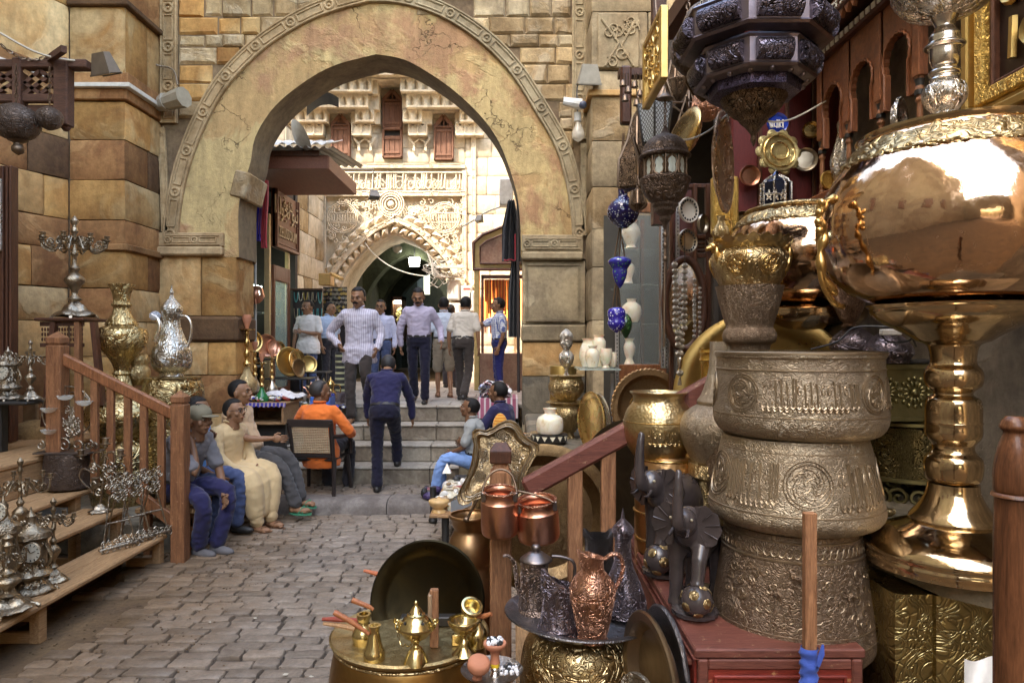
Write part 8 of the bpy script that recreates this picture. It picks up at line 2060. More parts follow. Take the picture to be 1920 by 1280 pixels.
part('crate',MB().box(X(585,9.4),X(622,9.4),9.3,9.6,z_,z_+.14,c=.01),plain((.04,.13,.45),.4),bb,30); part('legs',MB().box(X(590,9.4),X(618,9.4),9.36,9.56,.99,z_)if z_>1.0 else MB().box(X(590,9.4),X(618,9.4),9.36,9.56,z_-.05,z_),BLK,bb,0)
def trinkets(label,x0,x1,d0,d1,z_,n_,cols,seed,r_=.03,kind='stuff'):
    q = random.Random(seed); m = MB()
    for k in range(n_): m.ball((q.uniform(x0,x1),q.uniform(d0,d1),z_+q.uniform(0,r_)),(q.uniform(.4,1.2)*r_,q.uniform(.4,1.2)*r_,q.uniform(.3,.9)*r_),7,5,mi=q.randrange(len(cols)))
    return solo('trinkets',m,cols,label,'trinkets',kind=kind)
CW, CB, CG_, CR_ = plain((.62,.60,.55),.4), plain((.03,.04,.28),.3), plain((.45,.32,.08),.3,.6), plain((.35,.05,.04),.4)
trinkets('small blue and white trinkets heaped on the blue crate',X(586,9.4),X(621,9.4),9.32,9.58,z_+.15,60,[CW,CB,BLK],3)
trinkets('tray of dark and white trinkets on the top step',X(632,9.6),X(658,9.6),9.5,9.75,.99+.02,70,[BLK,CW,CB],4,.028)
trinkets('small metal and coloured goods spread on the left display table',-3.4,X(540,td_),8.85,9.4,tz_+.02,110,[CW,CG_,CR_,CB,MET],5,.035)
trinkets('dark metal bric a brac behind the white cloth',X(540,9.7),X(590,9.7),9.5,9.9,1.0,90,[MET,BLK,CW,CG_],6,.045)
m = MB().grid(lambda u,v:V(X(487,9.3)+.55*u,9.0+.6*v,tz_+.03+.10*max(0,mnoise.noise(V(u*4,v*4,1)))+.05*(1-abs(2*u-1))),26,26); solo('white_cloth',m,cloth((.62,.58,.56)),'crumpled white cloth lying on the left display table','cloth')
vessel('striped_bucket','black and white striped bin beside the striped shirt man','bin',640,10.2,[(11,660),(11,690),(12,720),(10,740),(9,757)],cloth((.05,.05,.05),(.5,.5,.3),12.,'Z'),open_=False,n=1)
vessel('small_pot','small patterned pot at the left end of the top step','pot',641,9.85,[(11,735),(12,745),(10,755)],M_DARK,n=2,dp=.03)
# jewellery boards
jb = thing('necklace_board','black board hung with rows of necklaces beyond the left shop','display board',P(580,650,12.5)); d = 12.5
part('board',MB().box(X(549,d),X(604,d),d,d+.04,TZ,Z(543,d)),plain((.03,.022,.022),.8),jb,0); part('top_rail',MB().box(X(547,d),X(606,d),d-.06,d+.06,Z(544,d),Z(541,d)),WOOD_DARK,jb,0)
q = random.Random(8); JM = [M_SILV,M_GOLD,plain((.4,.12,.08),.4),plain((.05,.2,.2),.4),M_ANTS]
for r_ in range(3):
    for k in range(6):
        x, y, w_, h_ = 555 + 9 * k, 548 + r_ * 30, 3.5, q.uniform(16,26); part('necklace',MB().tube(catmull([P(x-w_,y,d-.02),P(x-w_*.8,y+h_*.6,d-.03),P(x,y+h_,d-.03),P(x+w_*.8,y+h_*.6,d-.03),P(x+w_,y,d-.02)],3),.010,5),q.choice(JM),jb)
eb = thing('earring_board','dark rack of earrings and pendants behind the necklace board','display board',P(625,640,12.9)); d = 12.9
part('board',MB().box(X(606,d),X(650,d),d,d+.04,TZ,Z(538,d)),plain((.03,.022,.022),.8),eb,0)
m = MB()
for r_ in range(9):
    for k in range(11): m.lathe([(.001,0),(.028,0),(.028,.01),(.001,.01)],(0,0,0),7,mi=q.randrange(3),M=Matrix.Translation(P(609+3.9*k,543+8*r_+q.uniform(-1,1),d-.02))@Matrix.Rotation(pi/2,4,'X'))
part('earrings',m,[M_SILV,M_GOLD,M_ANTS],eb,30,kind='stuff')
solo('wooden_lamp_box',MB().box(X(600,13),X(622,13),12.9,13.2,Z(535,13),Z(513,13),c=.01).beam(P(622,513,13),P(640,523,12.8),.1,.04),plain((.45,.26,.08),.5),'small wooden box lamp above the earring rack','lamp box')
flood('floodlight','small dark floodlight on an arm in the middle of the court',P(702,362,13),.17,plain((.16,.14,.12),.5),.5,-.4)
solo('lamp_bracket',MB().tube([P(640,317,13.1),P(700,318,13),P(701,352,13)],.016,6),plain((.16,.14,.12),.5),'bent thin arm carrying the court floodlight','bracket')
flood('floodlight','small dark floodlight beside the yellow kiosk',P(898,408,12.6),.13,plain((.08,.07,.06),.5),-.6,-.3)
solo('curved_pipe',MB().tube(catmull([P(866,425,12.8),P(890,412,12.7),P(915,396,12.5),P(948,385,12.3)],4),.018,6),plain((.6,.58,.52),.5),'pale curved pipe above the yellow kiosk','pipe')
# --- right kiosk
ks = thing('kiosk','yellow framed kiosk with gabled marble panel and lit window of orange beads','kiosk',P(925,712,12.8)); d = 12.8
YF = plain((.46,.34,.13),.5); BRF = plain((.10,.035,.02),.5)
xr = 985
pg = [(888,455),(905,440),(xr,408),(xr,505),(888,505)]
part('gable_board',MB().prism([(X(a,d),Z(b,d))for a,b in reversed(pg)],d,d+.3),YF,ks,0)
part('gable_edge',MB().tube([P(a,b,d-.01)for a,b in pg],.035,6,closed=True),BRF,ks)
pg2 = [(900,462),(912,452),(xr-5,424),(xr-5,494),(900,494)]
part('marble_panel',MB().prism([(X(a,d),Z(b,d))for a,b in reversed(pg2)],d-.03,d),stone((.26,.14,.10),(.36,.24,.18),(.18,.09,.07),3.5,.1,.002,.3),ks,0); part('panel_edge',MB().tube([P(a,b,d-.04)for a,b in pg2],.018,6,closed=True),BRF,ks)
part('left_jamb',MB().box(X(889,d),X(899,d),d-.02,d+.3,TZ,Z(506,d),c=.01),YF,ks,30)
m = MB().box(X(902,d),X(907,d),d+.02,d+.08,TZ+.3,Z(516,d)).box(X(902,d),X(985,d),d+.02,d+.08,Z(522,d),Z(515,d)); part('window_frame',m,BRF,ks,30)
part('lit_backing',MB().box(X(907,d),X(985,d),d+.25,d+.28,Z(600,d),Z(523,d)),emit((1,.30,.06),1.6),ks,0)
m = MB(); q = random.Random(2)
for k in range(34): x = 909 + k * 2; y1 = q.uniform(560,625); m.tube([P(x,524,d+.1),P(x+q.uniform(-1,1),y1,d+.1)],q.uniform(.008,.016),4,mi=k%3)
part('bead_strings',m,[plain((.55,.12,.03),.3),plain((.6,.3,.08),.3),plain((.25,.05,.03),.3)],ks,40,kind='stuff')
part('counter',MB().box(X(900,d),X(985,d),d-.1,d+.3,TZ,Z(662,d),c=.01),stone((.22,.12,.09),(.3,.2,.15),None,3.5,.1,.002,.3),ks,0)
solo('air_conditioner',MB().box(X(936,12),X(962,12),12,12.3,Z(384,12),Z(334,12),c=.02),plain((.72,.73,.74),.4),'white air conditioner box high beside the right arch jamb','air conditioner')
def robe_hang(label,x0,x1,y0,y1,d,mat):
    m = MB().grid(lambda u,v:V(X(x0+(x1-x0)*(.5+(u-.5)*(.35+.65*min(1,v*2.2))),d),d+.05*sin(u*20+v*2),Z(y0+(y1-y0)*v,d)),26,16); return solo('black_robe',m,mat,label,'robe','black robes hanging by the right arch jamb')
rh = robe_hang('upper black robe with red embroidered edge hanging by the right jamb',941,976,375,490,9.95,cloth((.012,.011,.016))); robe_hang('lower long black robe hanging behind the embroidered one',953,976,470,632,10.05,cloth((.012,.011,.014)))
m = MB()
for k in range(26): m.ball(P(966+.2*k*0,440+k*1.9,9.88),.011,6,4)
for k in range(10): m.ball(P(946+2.2*k,487+1.2*sin(k),9.88),.011,6,4)
o = link('red_embroidery',m.mesh(plain((.4,.03,.05),.6),40,rh.location),rh); o['kind'] = 'stuff'
# cloth pile at right of the upper floor and table
ct = thing('cloth_table','table heaped with folded white and patterned cloths at the right of the top step','table',P(935,790,9.6)); part('table',MB().box(X(897,9.5),.08,9.3,10.1,.9,Z(745,9.5)),cloth((.35,.10,.16),(.6,.55,.55),14.),ct,0)
q = random.Random(6); cols = [cloth((.66,.64,.62)),cloth((.55,.58,.70),(.15,.2,.5),22.),cloth((.66,.6,.58),(.55,.15,.2),30.),cloth((.60,.62,.66))]
for k in range(16):
    x0 = q.uniform(X(898,9.5),-.35); w_ = q.uniform(.25,.4); y0 = 9.3 + q.uniform(0,.35); z0 = Z(745,9.5) + .012 + .025 * (k//2); ph = q.uniform(0,9)
    m = MB().grid(lambda u,v:V(x0+w_*u+.02*sin(v*9+ph),y0+.35*v,z0+.022*sin(u*7+ph)+.016*sin(v*11+u*5)-.06*max(0,abs(u-.5)-.42)*8),14,10)
    part('folded_cloth',m,cols[k%4],ct,60)
# low wooden table of alabaster souvenirs between the boy and the copper jar
ad = 6.3; at_ = thing('souvenir_table','low rough table spread with alabaster souvenirs below the boy','table',P(850,960,ad)); z_ = Z(962,6.05)
part('top',MB().box(X(806,6.05),.1,6.0,7.5,z_-.03,z_,c=.008),WOOD_YX,at_,30)
for xx, yy in ((X(835,6.1),6.1),(X(812,7.3),7.3)): part('leg',MB().lathe([(.03,0),(.05,.05),(.03,.1),(.035,z_-.031)],(xx,yy,0),10),BLK,at_)
vessel('alabaster_bowl','honey coloured lidded alabaster bowl at the corner of the souvenir table','bowl',823,6.1,[(1,930),(3,931),(4,934),(18,936),(19,941),(15,948),(10,953),(13,956),(14,962)],plain((.62,.40,.17),.2,var=.25),open_=False,n=2,seg=28)
pyr = MB().add([V(*p_)for p_ in((X(831,7.2),7.1,.0),(X(847,7.2),7.1,0),(X(847,7.2),7.2,0),(X(831,7.2),7.2,0),(X(839,7.2),7.15,.1))],[(0,1,4),(1,2,4),(2,3,4),(3,0,4),(3,2,1,0)]).xf(Matrix.Translation((0,0,Z(884,7.2))))
solo('alabaster_pyramid',pyr,ALAB,'small cream alabaster pyramid at the back of the souvenir table','pyramid')
q = random.Random(10)
for i in range(9):
    y_ = 7.15 - .12 * i; x_ = q.uniform(X(835,y_),X(868,y_)); z0 = z_ + .03
    rr_ = q.uniform(.04,.07); m = MB().lathe(smooth_prof([(rr_*.5,0),(rr_,rr_*.5),(rr_*.6,rr_*1.1),(rr_*.3,rr_*1.4),(rr_*.5,rr_*1.6)])if i%2 else[(rr_*1.1,0),(rr_*1.2,.02),(rr_*1.1,.05)],(x_,y_,z_),16)
    solo('alabaster_piece',m,(ALAB,plain((.6,.55,.42),.3),plain((.35,.05,.05),.3),ALAB)[i%4]if i!=4 else plain((.35,.04,.04),.25),('flat white alabaster ashtray','small round alabaster jar','cream carved ashtray','squat alabaster jar','dark red polished stone dish','little cream alabaster pot','white alabaster saucer','narrow necked alabaster jar','plain cream dish')[i]+(' far back on the souvenir table' if i<3 else ' mid table among the souvenirs' if i<6 else ' near the front of the souvenir table'),'souvenir')
trinkets('jumble of stone boxes and folded papers on the souvenir table',X(832,6.8),X(880,6.6),6.2,7.3,z_+.02,60,[plain((.62,.55,.4),.6),CW,plain((.3,.2,.1),.5),BLK],9,.05)
solo('souvenir_shelf',MB().box(X(850,7.3),.1,7.2,7.5,0,z_+.06,c=.01),BLK,'dark raised box at the back of the souvenir table','box')
solo('white_sheet',MB().grid(lambda u,v:P(845+40*u,940+24*v-18*u,5.9+.1*v),8,6),cloth((.6,.66,.74)),'pale blue white sheet corner beside the alabaster bowl','cloth')
trinkets('dark purple shoes and slippers beside the boy at the foot of the steps',X(800,8.1),X(822,8.1),7.75,8.0,.18,16,[plain((.05,.03,.10),.5),BLK,plain((.3,.1,.1),.5)],12,.07)
# ================================================================ PEOPLE
def V(*a): return Vector(a)
STAND = dict(pel=V(0,0,.93),wst=V(0,0,1.06),chs=V(0,.0,1.28),nck=V(0,-.01,1.45),hd=V(0,.025,1.575),
             shL=V(-.172,-.01,1.365),shR=V(.172,-.01,1.365),elL=V(-.24,-.02,1.12),elR=V(.24,-.02,1.12),wrL=V(-.25,.06,.88),wrR=V(.25,.06,.88),
             hiL=V(-.09,0,.92),hiR=V(.09,0,.92),knL=V(-.10,.02,.49),knR=V(.10,.02,.49),anL=V(-.10,-.02,.09),anR=V(.10,-.02,.09))
SIT = dict(pel=V(0,0,.55),wst=V(0,-.02,.68),chs=V(0,.0,.90),nck=V(0,.02,1.07),hd=V(0,.06,1.195),
           shL=V(-.172,.01,.985),shR=V(.172,.01,.985),elL=V(-.25,.06,.75),elR=V(.25,.06,.75),wrL=V(-.16,.28,.66),wrR=V(.16,.28,.66),
           hiL=V(-.09,.02,.53),hiR=V(.09,.02,.53),knL=V(-.14,.44,.56),knR=V(.14,.44,.56),anL=V(-.13,.42,.09),anR=V(.13,.42,.09))
def ringloft(m,rings,seg=22):
    vs = []
    for c, r_, f_, hw, hd in rings:
        for k in range(seg):
            a = 2 * pi * k / seg; ca, sa = cos(a), sin(a)
            ca = math.copysign(abs(ca)**.85,ca); sa = math.copysign(abs(sa)**.85,sa)
            vs.append(c+r_*(hw*ca)+f_*(hd*sa))
    n = len(rings)
    fs = [(i*seg+k,i*seg+(k+1)%seg,(i+1)*seg+(k+1)%seg,(i+1)*seg+k)for i in range(n-1)for k in range(seg)]
    fs += [tuple(reversed(range(seg))),tuple((n-1)*seg+k for k in range(seg))]
    m.add(vs,fs)
def limb(m,pts,rs,seg=12):
    p2 = catmull(pts,4); n = len(p2) - 1; r2 = []
    for i in range(n+1):
        t = i / n * (len(rs)-1); k = min(int(t),len(rs)-2); r2.append(rs[k]+(rs[k+1]-rs[k])*(t-k))
    m.tube(p2,r2,seg); m.ball(pts[0],rs[0],12,8); m.ball(pts[-1],rs[-1],12,8)
def torso(m,J,inf=0,belly=0,low='pel',top=True,drop=0):
    rp = (J['hiR']-J['hiL']).normalized(); rsd = (J['shR']-J['shL']).normalized()
    pts = [J['pel'],J['wst'],J['chs'],J['nck']]
    def fr(i):
        t = (pts[min(i+1,3)]-pts[max(i-1,0)]).normalized(); r_ = rp.lerp(rsd,i/3.).normalized(); f_ = t.cross(r_).normalized(); r_ = f_.cross(t).normalized(); return r_, f_, t
    r0, f0, t0 = fr(0); r1, f1, t1 = fr(1); r2, f2, t2 = fr(2); r3, f3, t3 = fr(3)
    P0, P1, P2, P3 = pts
    ob = .030 if drop else (-.022 if inf>0 else 0)
    rings = [(P0-t0*(.08+drop),r0,f0,(.13 if not drop else .175)+inf+ob,.095+inf+ob),(P0,r0,f0,.165+inf+ob,.115+inf+ob+belly*.4),(P0.lerp(P1,.6)+f1*belly*.5,r1,f1,.155+inf+belly*.3,.11+inf+belly),(P1.lerp(P2,.35)+f1*belly*.3,r1,f1,.155+inf+belly*.2,.11+inf+belly*.7),(P2,r2,f2,.172+inf,.118+inf),(P2.lerp(P3,.5),r2,f2,.17+inf,.105+inf),(P2.lerp(P3,.8),r3,f3,.12+inf*.8,.075+inf*.6)]
    if top: rings.append((P3,r3,f3,.055+inf*.3,.052+inf*.3))
    ringloft(m,rings); 
    for s_ in 'LR': m.ball(J['sh'+s_],.054+inf*.8,14,10)
    limb(m,[J['shL'],P2.lerp(P3,.60),J['shR']],[.046+inf*.8,.055+inf*.8,.046+inf*.8])
def head_base():
    m = MB(); m.ball((0,-.008,.022),(.072,.093,.088),24,16); m.ball((0,.028,-.038),(.054,.058,.066),20,12)
    m.ball((0,.052,-.082),(.027,.026,.024),12,8); m.tube([(0,.082,.018),(0,.098,-.008),(0,.104,-.022)],[.009,.013,.016],10)
    for s_ in (-1,1): m.ball((s_*.015,.092,-.026),.010,8,6); m.ball((s_*.074,-.006,-.01),(.010,.019,.030),10,8); m.ball((s_*.040,.058,-.022),(.024,.022,.022),10,8)
    m.tube([(-.035,.080,.026),(0,.087,.026),(.035,.080,.026)],.011,8); m.tube([(-.019,.084,-.052),(0,.091,-.052),(.019,.084,-.052)],.009,8)
    m.tube([(0,-.02,-.06),(0,-.03,-.16)],[.056,.056],14)
    return remesh(m,.006,3)
HEAD = head_base(); HV = [v.co.copy()for v in HEAD.vertices]; HF = [tuple(p.vertices)for p in HEAD.polygons]
def hand_mb(curl,side):
    m = MB(); m.ball((0,.045,0),(.040,.048,.015),12,8); m.tube([(0,-.02,0),(0,.02,0)],[.024,.03],8,flat=.75)
    for k, (x,L) in enumerate(((-.030,.062),(-.010,.074),(.011,.070),(.030,.056))):
        x *= side; p = V(x,.083,0); pts = [p]; a = 0
        for j in range(3):
            a += curl * (.9 if j else .6); p = p + V(0,cos(a),-sin(a)) * (L*(.42,.32,.26)[j]); pts.append(p)
        m.tube(pts,[.0095,.009,.008,.006],6)
    m.tube([V(-.030*side,.02,0),V(-.052*side,.045,-.012),V(-.050*side,.072,-.026)],[.013,.011,.008],6)
    return m
def frame(o,y,z):
    y = y.normalized(); x = y.cross(z).normalized(); z = x.cross(y)
    return Matrix(((x.x,y.x,z.x,o.x),(x.y,y.y,z.y,o.y),(x.z,y.z,z.z,o.z),(0,0,0,1)))
def folds(me,amp,seed,fine=1.):
    n = len(me.vertices)
    co = [v.co.copy()for v in me.vertices]; no = [v.normal.copy()for v in me.vertices]; off = V(seed*3.7,seed,0)
    for v, c, nn in zip(me.vertices,co,no):
        q = V(c.x*6,c.y*6,c.z*9) * fine + off
        f = mnoise.noise(q); f2 = mnoise.noise(q*2.3)
        v.co = c + nn * (amp*(1-2.2*abs(f))+amp*.5*f2)
    me.update()
SK = skin((.27,.145,.075)); SK2 = skin((.34,.19,.11)); SK3 = skin((.20,.105,.055)); HAIR = plain((.007,.0055,.005),.65,spec=.3,bump=.6,sc=200); LIP = plain((.24,.09,.06),.5); EYEW = plain((.32,.28,.24),.35)
PCOUNT = [0]
def person(label,x,y,z,yaw,base,ov,s=1.,hs=1.18,skinm=SK,top=None,sleeve='short',bottom=None,legs='long',shoes=BLK,bare=False,hair=True,tash=False,look=(0,0),lean=0.,belly=0.,cap=None,glasses=False,group=None,tuck=True,hands=(.35,.35),handn=None,robe=False,extra=None):
    PCOUNT[0] += 1; sd_ = PCOUNT[0]
    J = {k:v.copy()for k,v in base.items()}
    for k, v in ov.items(): J[k] = V(*v)
    if lean:
        pv = J['pel'].copy(); RM = Matrix.Rotation(-lean,3,'X')
        for k in ('wst','chs','nck','hd','shL','shR','elL','elR','wrL','wrR'):
            if k in ov and k[:2] in ('el','wr'): continue
            J[k] = pv + RM @ (J[k]-pv)
    th = thing('person',label,'person',(x,y,z),group); th.rotation_euler.z = yaw; th.scale = (s,s,s)
    m = MB(); torso(m,J,-.02)
    for s_ in 'LR':
        limb(m,[J['sh'+s_],J['el'+s_],J['wr'+s_]],[.044,.042,.036,.024])
        limb(m,[J['hi'+s_],J['kn'+s_],J['an'+s_]],[.075,.062,.048,.045,.032])
    limb(m,[J['nck']-V(0,0,.03),J['nck'].lerp(J['hd'],.6)],[.058,.054])
    b = remesh(m,.013,2)
    bv_ = [v.co.copy()for v in b.vertices]; bf = [tuple(p.vertices)for p in b.polygons]; bpy.data.meshes.remove(b)
    mb = MB().add(bv_,bf)
    up = (J['hd']-J['nck']).normalized(); HM = Matrix.Translation(J['hd']) @ Matrix.Rotation(look[0],4,'Z') @ Matrix.Rotation(look[1]-lean*.45,4,'X') @ Matrix.Scale(hs,4)
    mb.add([HM@v for v in HV],HF)
    for i, (s_,sg) in enumerate((('L',-1),('R',1))):
        fd = (J['wr'+s_]-J['el'+s_]).normalized(); nn = V(sg*1.,-.2,.1) if handn is None else V(*handn[i])
        if abs(fd.dot(nn.normalized())) > .9: nn = V(0,-1,.2)
        mb.join(hand_mb(hands[i],sg),frame(J['wr'+s_],fd,nn)@Matrix.Scale(1.02,4))
    feet = []
    for s_, sg in (('L',-1),('R',1)):
        sh_ = J['an'+s_] - J['kn'+s_]; fy = V(sh_.x*.0,1,0)
        if ov.get('toe'+s_): fy = V(*ov['toe'+s_]).normalized()
        lift = V(0,0,0); A = J['an'+s_]; fz = V(0,0,1) if abs(fy.z) < .8 else V(0,1,0)
        FM = frame(A-V(0,0,.06 if base is STAND or True else 0),fy,fz); feet.append(FM)
        if bare:
            f = MB(); f.ball((0,.055,.0),(.043,.105,.032),14,8); f.ball((0,-.03,.005),(.034,.04,.035),10,8)
            for k in range(5): f.ball(((k-2)*.017*sg,.150-.008*abs(k-1.2)-.004*k,-.012),(.010,.02,.011),7,5)
            f.tube([(0,-.01,.07),(0,0,0)],[.035,.036],8); mb.join(f,FM)
    body = link('body',mb.mesh(skinm,60),th)
    # face
    def fp(name,m_,mat): return link(name,m_.xf(HM).mesh(mat,60),body)
    for sg in (-1,1):
        ey = fp('eye',MB().ball((sg*.029,.078,.006),(.010,.007,.0055),8,6),EYEW)
        fp('eyebrow',MB().tube([(sg*.014,.092,.024),(sg*.030,.090,.030),(sg*.044,.078,.025)],[.004,.005,.003],6),HAIR)
        fp('iris',MB().ball((sg*.029,.085,.006),(.006,.004,.0065),8,6),BLK)
    fp('mouth',MB().tube([(-.020,.089,-.053),(0,.097,-.051),(.020,.089,-.053)],[.002,.005,.002],6),LIP)
    if tash: fp('moustache',MB().tube(catmull([(-.030,.086,-.046),(-.014,.100,-.038),(0,.104,-.036),(.014,.100,-.038),(.030,.086,-.046)],3),[.004,.006,.008,.009,.009,.009,.008,.009,.009,.009,.008,.006,.004],8),HAIR)
    if glasses: fp('glasses',MB().tube(ring((-.029,.096,.006),.017,14),.0022,4,closed=True).tube(ring((.029,.096,.006),.017,14),.0022,4,closed=True).tube([(-.046,.094,.01),(-.078,0,.012)],.002,4).tube([(.046,.094,.01),(.078,0,.012)],.002,4).tube([(-.012,.097,.008),(.012,.097,.008)],.002,4),BLK)
    if hair:
        hm_ = MB().ball((0,0,0),1,26,18); out_ = []
        for v in hm_.v:
            kf = 1.
            px, py, pz = v.x * .078, v.y * .100 - .012, v.z * .094 + .026
            nz_ = mnoise.noise(v*3.1) * .12
            if v.y > .25 + nz_ and v.z < .55 + nz_: px *= .80; py = py * .70; pz = pz * .85
            if v.z < -.6: px *= .9
            if v.z < -.75: px *= .5; py *= .5; pz = -.045
            nn = mnoise.noise(v*6) * .004
            out_.append(V(px*(1+nn*8),py+nn,pz+nn))
        hm_.v = out_; fp('hair',hm_,HAIR if hair is True else hair)
    if cap:
        cm_ = MB().ball((0,-.008,.040),(.082,.104,.078),20,12); cm_.ball((0,.115,.035),(.062,.060,.008),16,8); fp('cap',cm_,cap)
    # clothes
    if bottom:
        m = MB(); torso_low = MB(); rp = (J['hiR']-J['hiL']).normalized(); t0 = (J['wst']-J['pel']).normalized(); f0 = t0.cross(rp).normalized()
        ringloft(m,[(J['pel']-t0*.09,rp,f0,.14,.105),(J['pel'],rp,f0,.182,.130+belly*.3),(J['pel'].lerp(J['wst'],.5 if tuck else .1),rp,f0,.176,.126+belly*.5)])
        for s_ in 'LR':
            kn, an, hi = J['kn'+s_], J['an'+s_], J['hi'+s_]
            if legs == 'long': limb(m,[hi,kn,an.lerp(kn,.04)],[.096,.086,.070,.064,.062,.064])
            elif legs == 'short': limb(m,[hi,hi.lerp(kn,.6),kn],[.098,.09,.084])
        me = remesh(m,.014,3); folds(me,.009,sd_,2.2); me.materials.append(bottom); link('trousers' if legs=='long' else 'shorts',me,th)
        if tuck:
            b_ = MB(); ringloft(b_,[(J['pel'].lerp(J['wst'],.5),rp,f0,.178,.13+belly*.6),(J['pel'].lerp(J['wst'],.74),rp,f0,.176,.128+belly*.6)],28); link('belt',b_.mesh(BLK,40),th)
    if top:
        m = MB(); torso(m,J,.014,belly,drop=0 if tuck else .10)
        if robe:
            for s_ in 'LR': limb(m,[J['hi'+s_],J['kn'+s_],J['an'+s_].lerp(J['kn'+s_],.25)],[.115,.115,.10,.09])
            mid_ = (J['knL']+J['knR']) / 2; limb(m,[J['pel'],mid_,(J['anL']+J['anR'])/2*.8+mid_*.2],[.10,.09,.06])
        for s_ in 'LR':
            if sleeve == 'short': limb(m,[J['sh'+s_],J['sh'+s_].lerp(J['el'+s_],.5),J['sh'+s_].lerp(J['el'+s_],.82)],[.064,.061,.064])
            else: limb(m,[J['sh'+s_],J['el'+s_],J['wr'+s_].lerp(J['el'+s_],.06)],[.068,.062,.056,.046,.042])
        me = remesh(m,.0135,3); folds(me,.004 if robe else .008,sd_+.5,1.8); me.materials.append(top); sh = link('robe' if robe else 'shirt',me,th)
        cn = J['nck'] - V(0,0,.005); cc = MB()
        fwd = (J['hd']-J['nck']); cc.tube([cn+V(.062*sin(a),.060*cos(a)+.004,.028-.045*max(0,cos(a))**3)for a in np.linspace(.25,2*pi-.25,18)],.013,6,flat=1.2)
        for sg in (-1,1): cc.tube([cn+V(sg*.025,.066,-.012),cn+V(sg*.05,.075,-.05)],[.016,.004],6)
        link('collar',cc.mesh(top,60),sh)
    for FM, s_ in zip(feet,'LR'):
        if bare:
            sm_ = MB(); pl_ = [(.046*sin(a)*(1+.12*cos(a)),.055+.118*cos(a))for a in np.linspace(0,2*pi,17)[:-1]]
            sm_.add([V(a,b,-.045)for a,b in pl_]+[V(a,b,-.028)for a,b in pl_],[tuple(reversed(range(16))),tuple(range(16,32))]+[(k,(k+1)%16,16+(k+1)%16,16+k)for k in range(16)])
            so = link('sandal',sm_.xf(FM).mesh(shoes,30),th)
            st_ = MB().tube([(-.044,.05,-.025),(-.03,.08,.028),(0,.10,.036),(.03,.08,.028),(.044,.05,-.025)],.006,5).tube([(-.04,.09,-.02),(0,.11,.034),(.04,.09,-.02)],.006,5)
            link('strap',st_.xf(FM).mesh(shoes,60),so)
        else:
            f = MB(); f.ball((0,.06,-.003),(.046,.125,.040),14,8); f.ball((0,-.02,.01),(.042,.05,.05),12,8)
            f.v = [V(p.x,p.y,max(p.z,-.032))for p in f.v]; link('shoe',f.xf(FM).mesh(shoes,60),th)
    return th
WHITE = cloth((.66,.62,.58)); LBLUE = cloth((.42,.52,.70)); STRIP = cloth((.42,.38,.45),(.60,.57,.62),38.,'X'); LILAC = cloth((.42,.37,.47)); NAVY = cloth((.022,.02,.065)); NAVY2 = cloth((.010,.009,.022)); BLACKT = cloth((.03,.026,.03)); GREYT = cloth((.065,.06,.058)); BRT = cloth((.045,.035,.03))
JEAN = cloth((.065,.085,.17),var=.45); JEANL = cloth((.22,.35,.66),var=.3); CREAM = cloth((.58,.42,.22)); PEACH = cloth((.56,.38,.22)); ORANGE = cloth((.72,.17,.03)); GREYS = cloth((.16,.15,.155)); POLO = cloth((.14,.33,.66),(.60,.62,.64),9.,'Z'); KHAKI = cloth((.28,.24,.18)); BLUT = cloth((.02,.022,.12)); CHECK = cloth((.62,.64,.70),(.13,.17,.40),26.,'X',kind='check'); BEIGE = cloth((.56,.50,.42)); OLIVES = cloth((.30,.31,.30))
FACE = pi
# -- on the stairs and the upper floor
person('moustached man in a grey striped shirt stepping down, one hand on hip',X(672,9.55),9.62,.811+.005,FACE,STAND,
       dict(knL=(-.10,.12,.62),anL=(-.11,-.10,.29),knR=(.10,.08,.50),anR=(.09,.06,.09),elR=(.40,-.10,1.14),wrR=(.26,.04,.98),elL=(-.27,-.02,1.12),wrL=(-.25,.16,.93)),1.09,1.2,SK,STRIP,'long',BRT,tuck=False,tash=True,look=(-.15,-.15),lean=.08,bare=True,shoes=BLK)
person('moustached man in a lilac shirt walking forward at the top of the steps',X(785,10.05),10.1,TZ,FACE,STAND,
       dict(knL=(-.1,.10,.50),anL=(-.1,.10,.09),knR=(.1,-.05,.50),anR=(.1,-.22,.12),elL=(-.30,-.06,1.13),wrL=(-.34,.12,.92),elR=(.28,.0,1.12),wrR=(.28,-.06,.86)),.98,1.2,SK,LILAC,'long',NAVY2,tash=True,look=(.05,-.35),lean=.10)
person('young man in a white shirt holding a glass by the jewellery boards',X(578,11.6),11.6,TZ,FACE-.25,STAND,
       dict(elL=(-.24,.02,1.12),wrL=(-.02,.24,1.14),elR=(.27,-.03,1.12),wrR=(.27,.05,.86)),.93,1.24,SK,WHITE,'short',JEAN,tuck=False,look=(-.2,0),tash=True)
person('man in a light blue shirt and dark trousers turned sideways behind the young man',X(617,12.0),12.0,TZ,-pi/2-.5,STAND,{},.93,1.12,SK,LBLUE,'short',BLACKT,look=(.2,0))
person('man in dark glasses and a pale shirt between the two moustached men',X(714,11.2),11.2,TZ,FACE,STAND,{},.92,1.18,SK,cloth((.52,.52,.66)),'long',JEAN,glasses=True)
person('man in a cream shirt walking away at the right of the upper floor',X(868,10.5),10.5,TZ,-.25,STAND,
       dict(knL=(-.1,.14,.50),anL=(-.1,.16,.09),knR=(.1,-.02,.5),anR=(.1,-.26,.13)),.94,1.18,SK,BEIGE,'short',BRT,lean=.22)
person('person in a pale blue shirt and khaki shorts seen from behind',X(832,11.3),11.3,TZ,.2,STAND,dict(knR=(.1,-.02,.5),anR=(.1,-.16,.1)),.95,1.18,SK2,cloth((.55,.60,.70)),'short',KHAKI,legs='short',bare=True,shoes=plain((.12,.07,.04)))
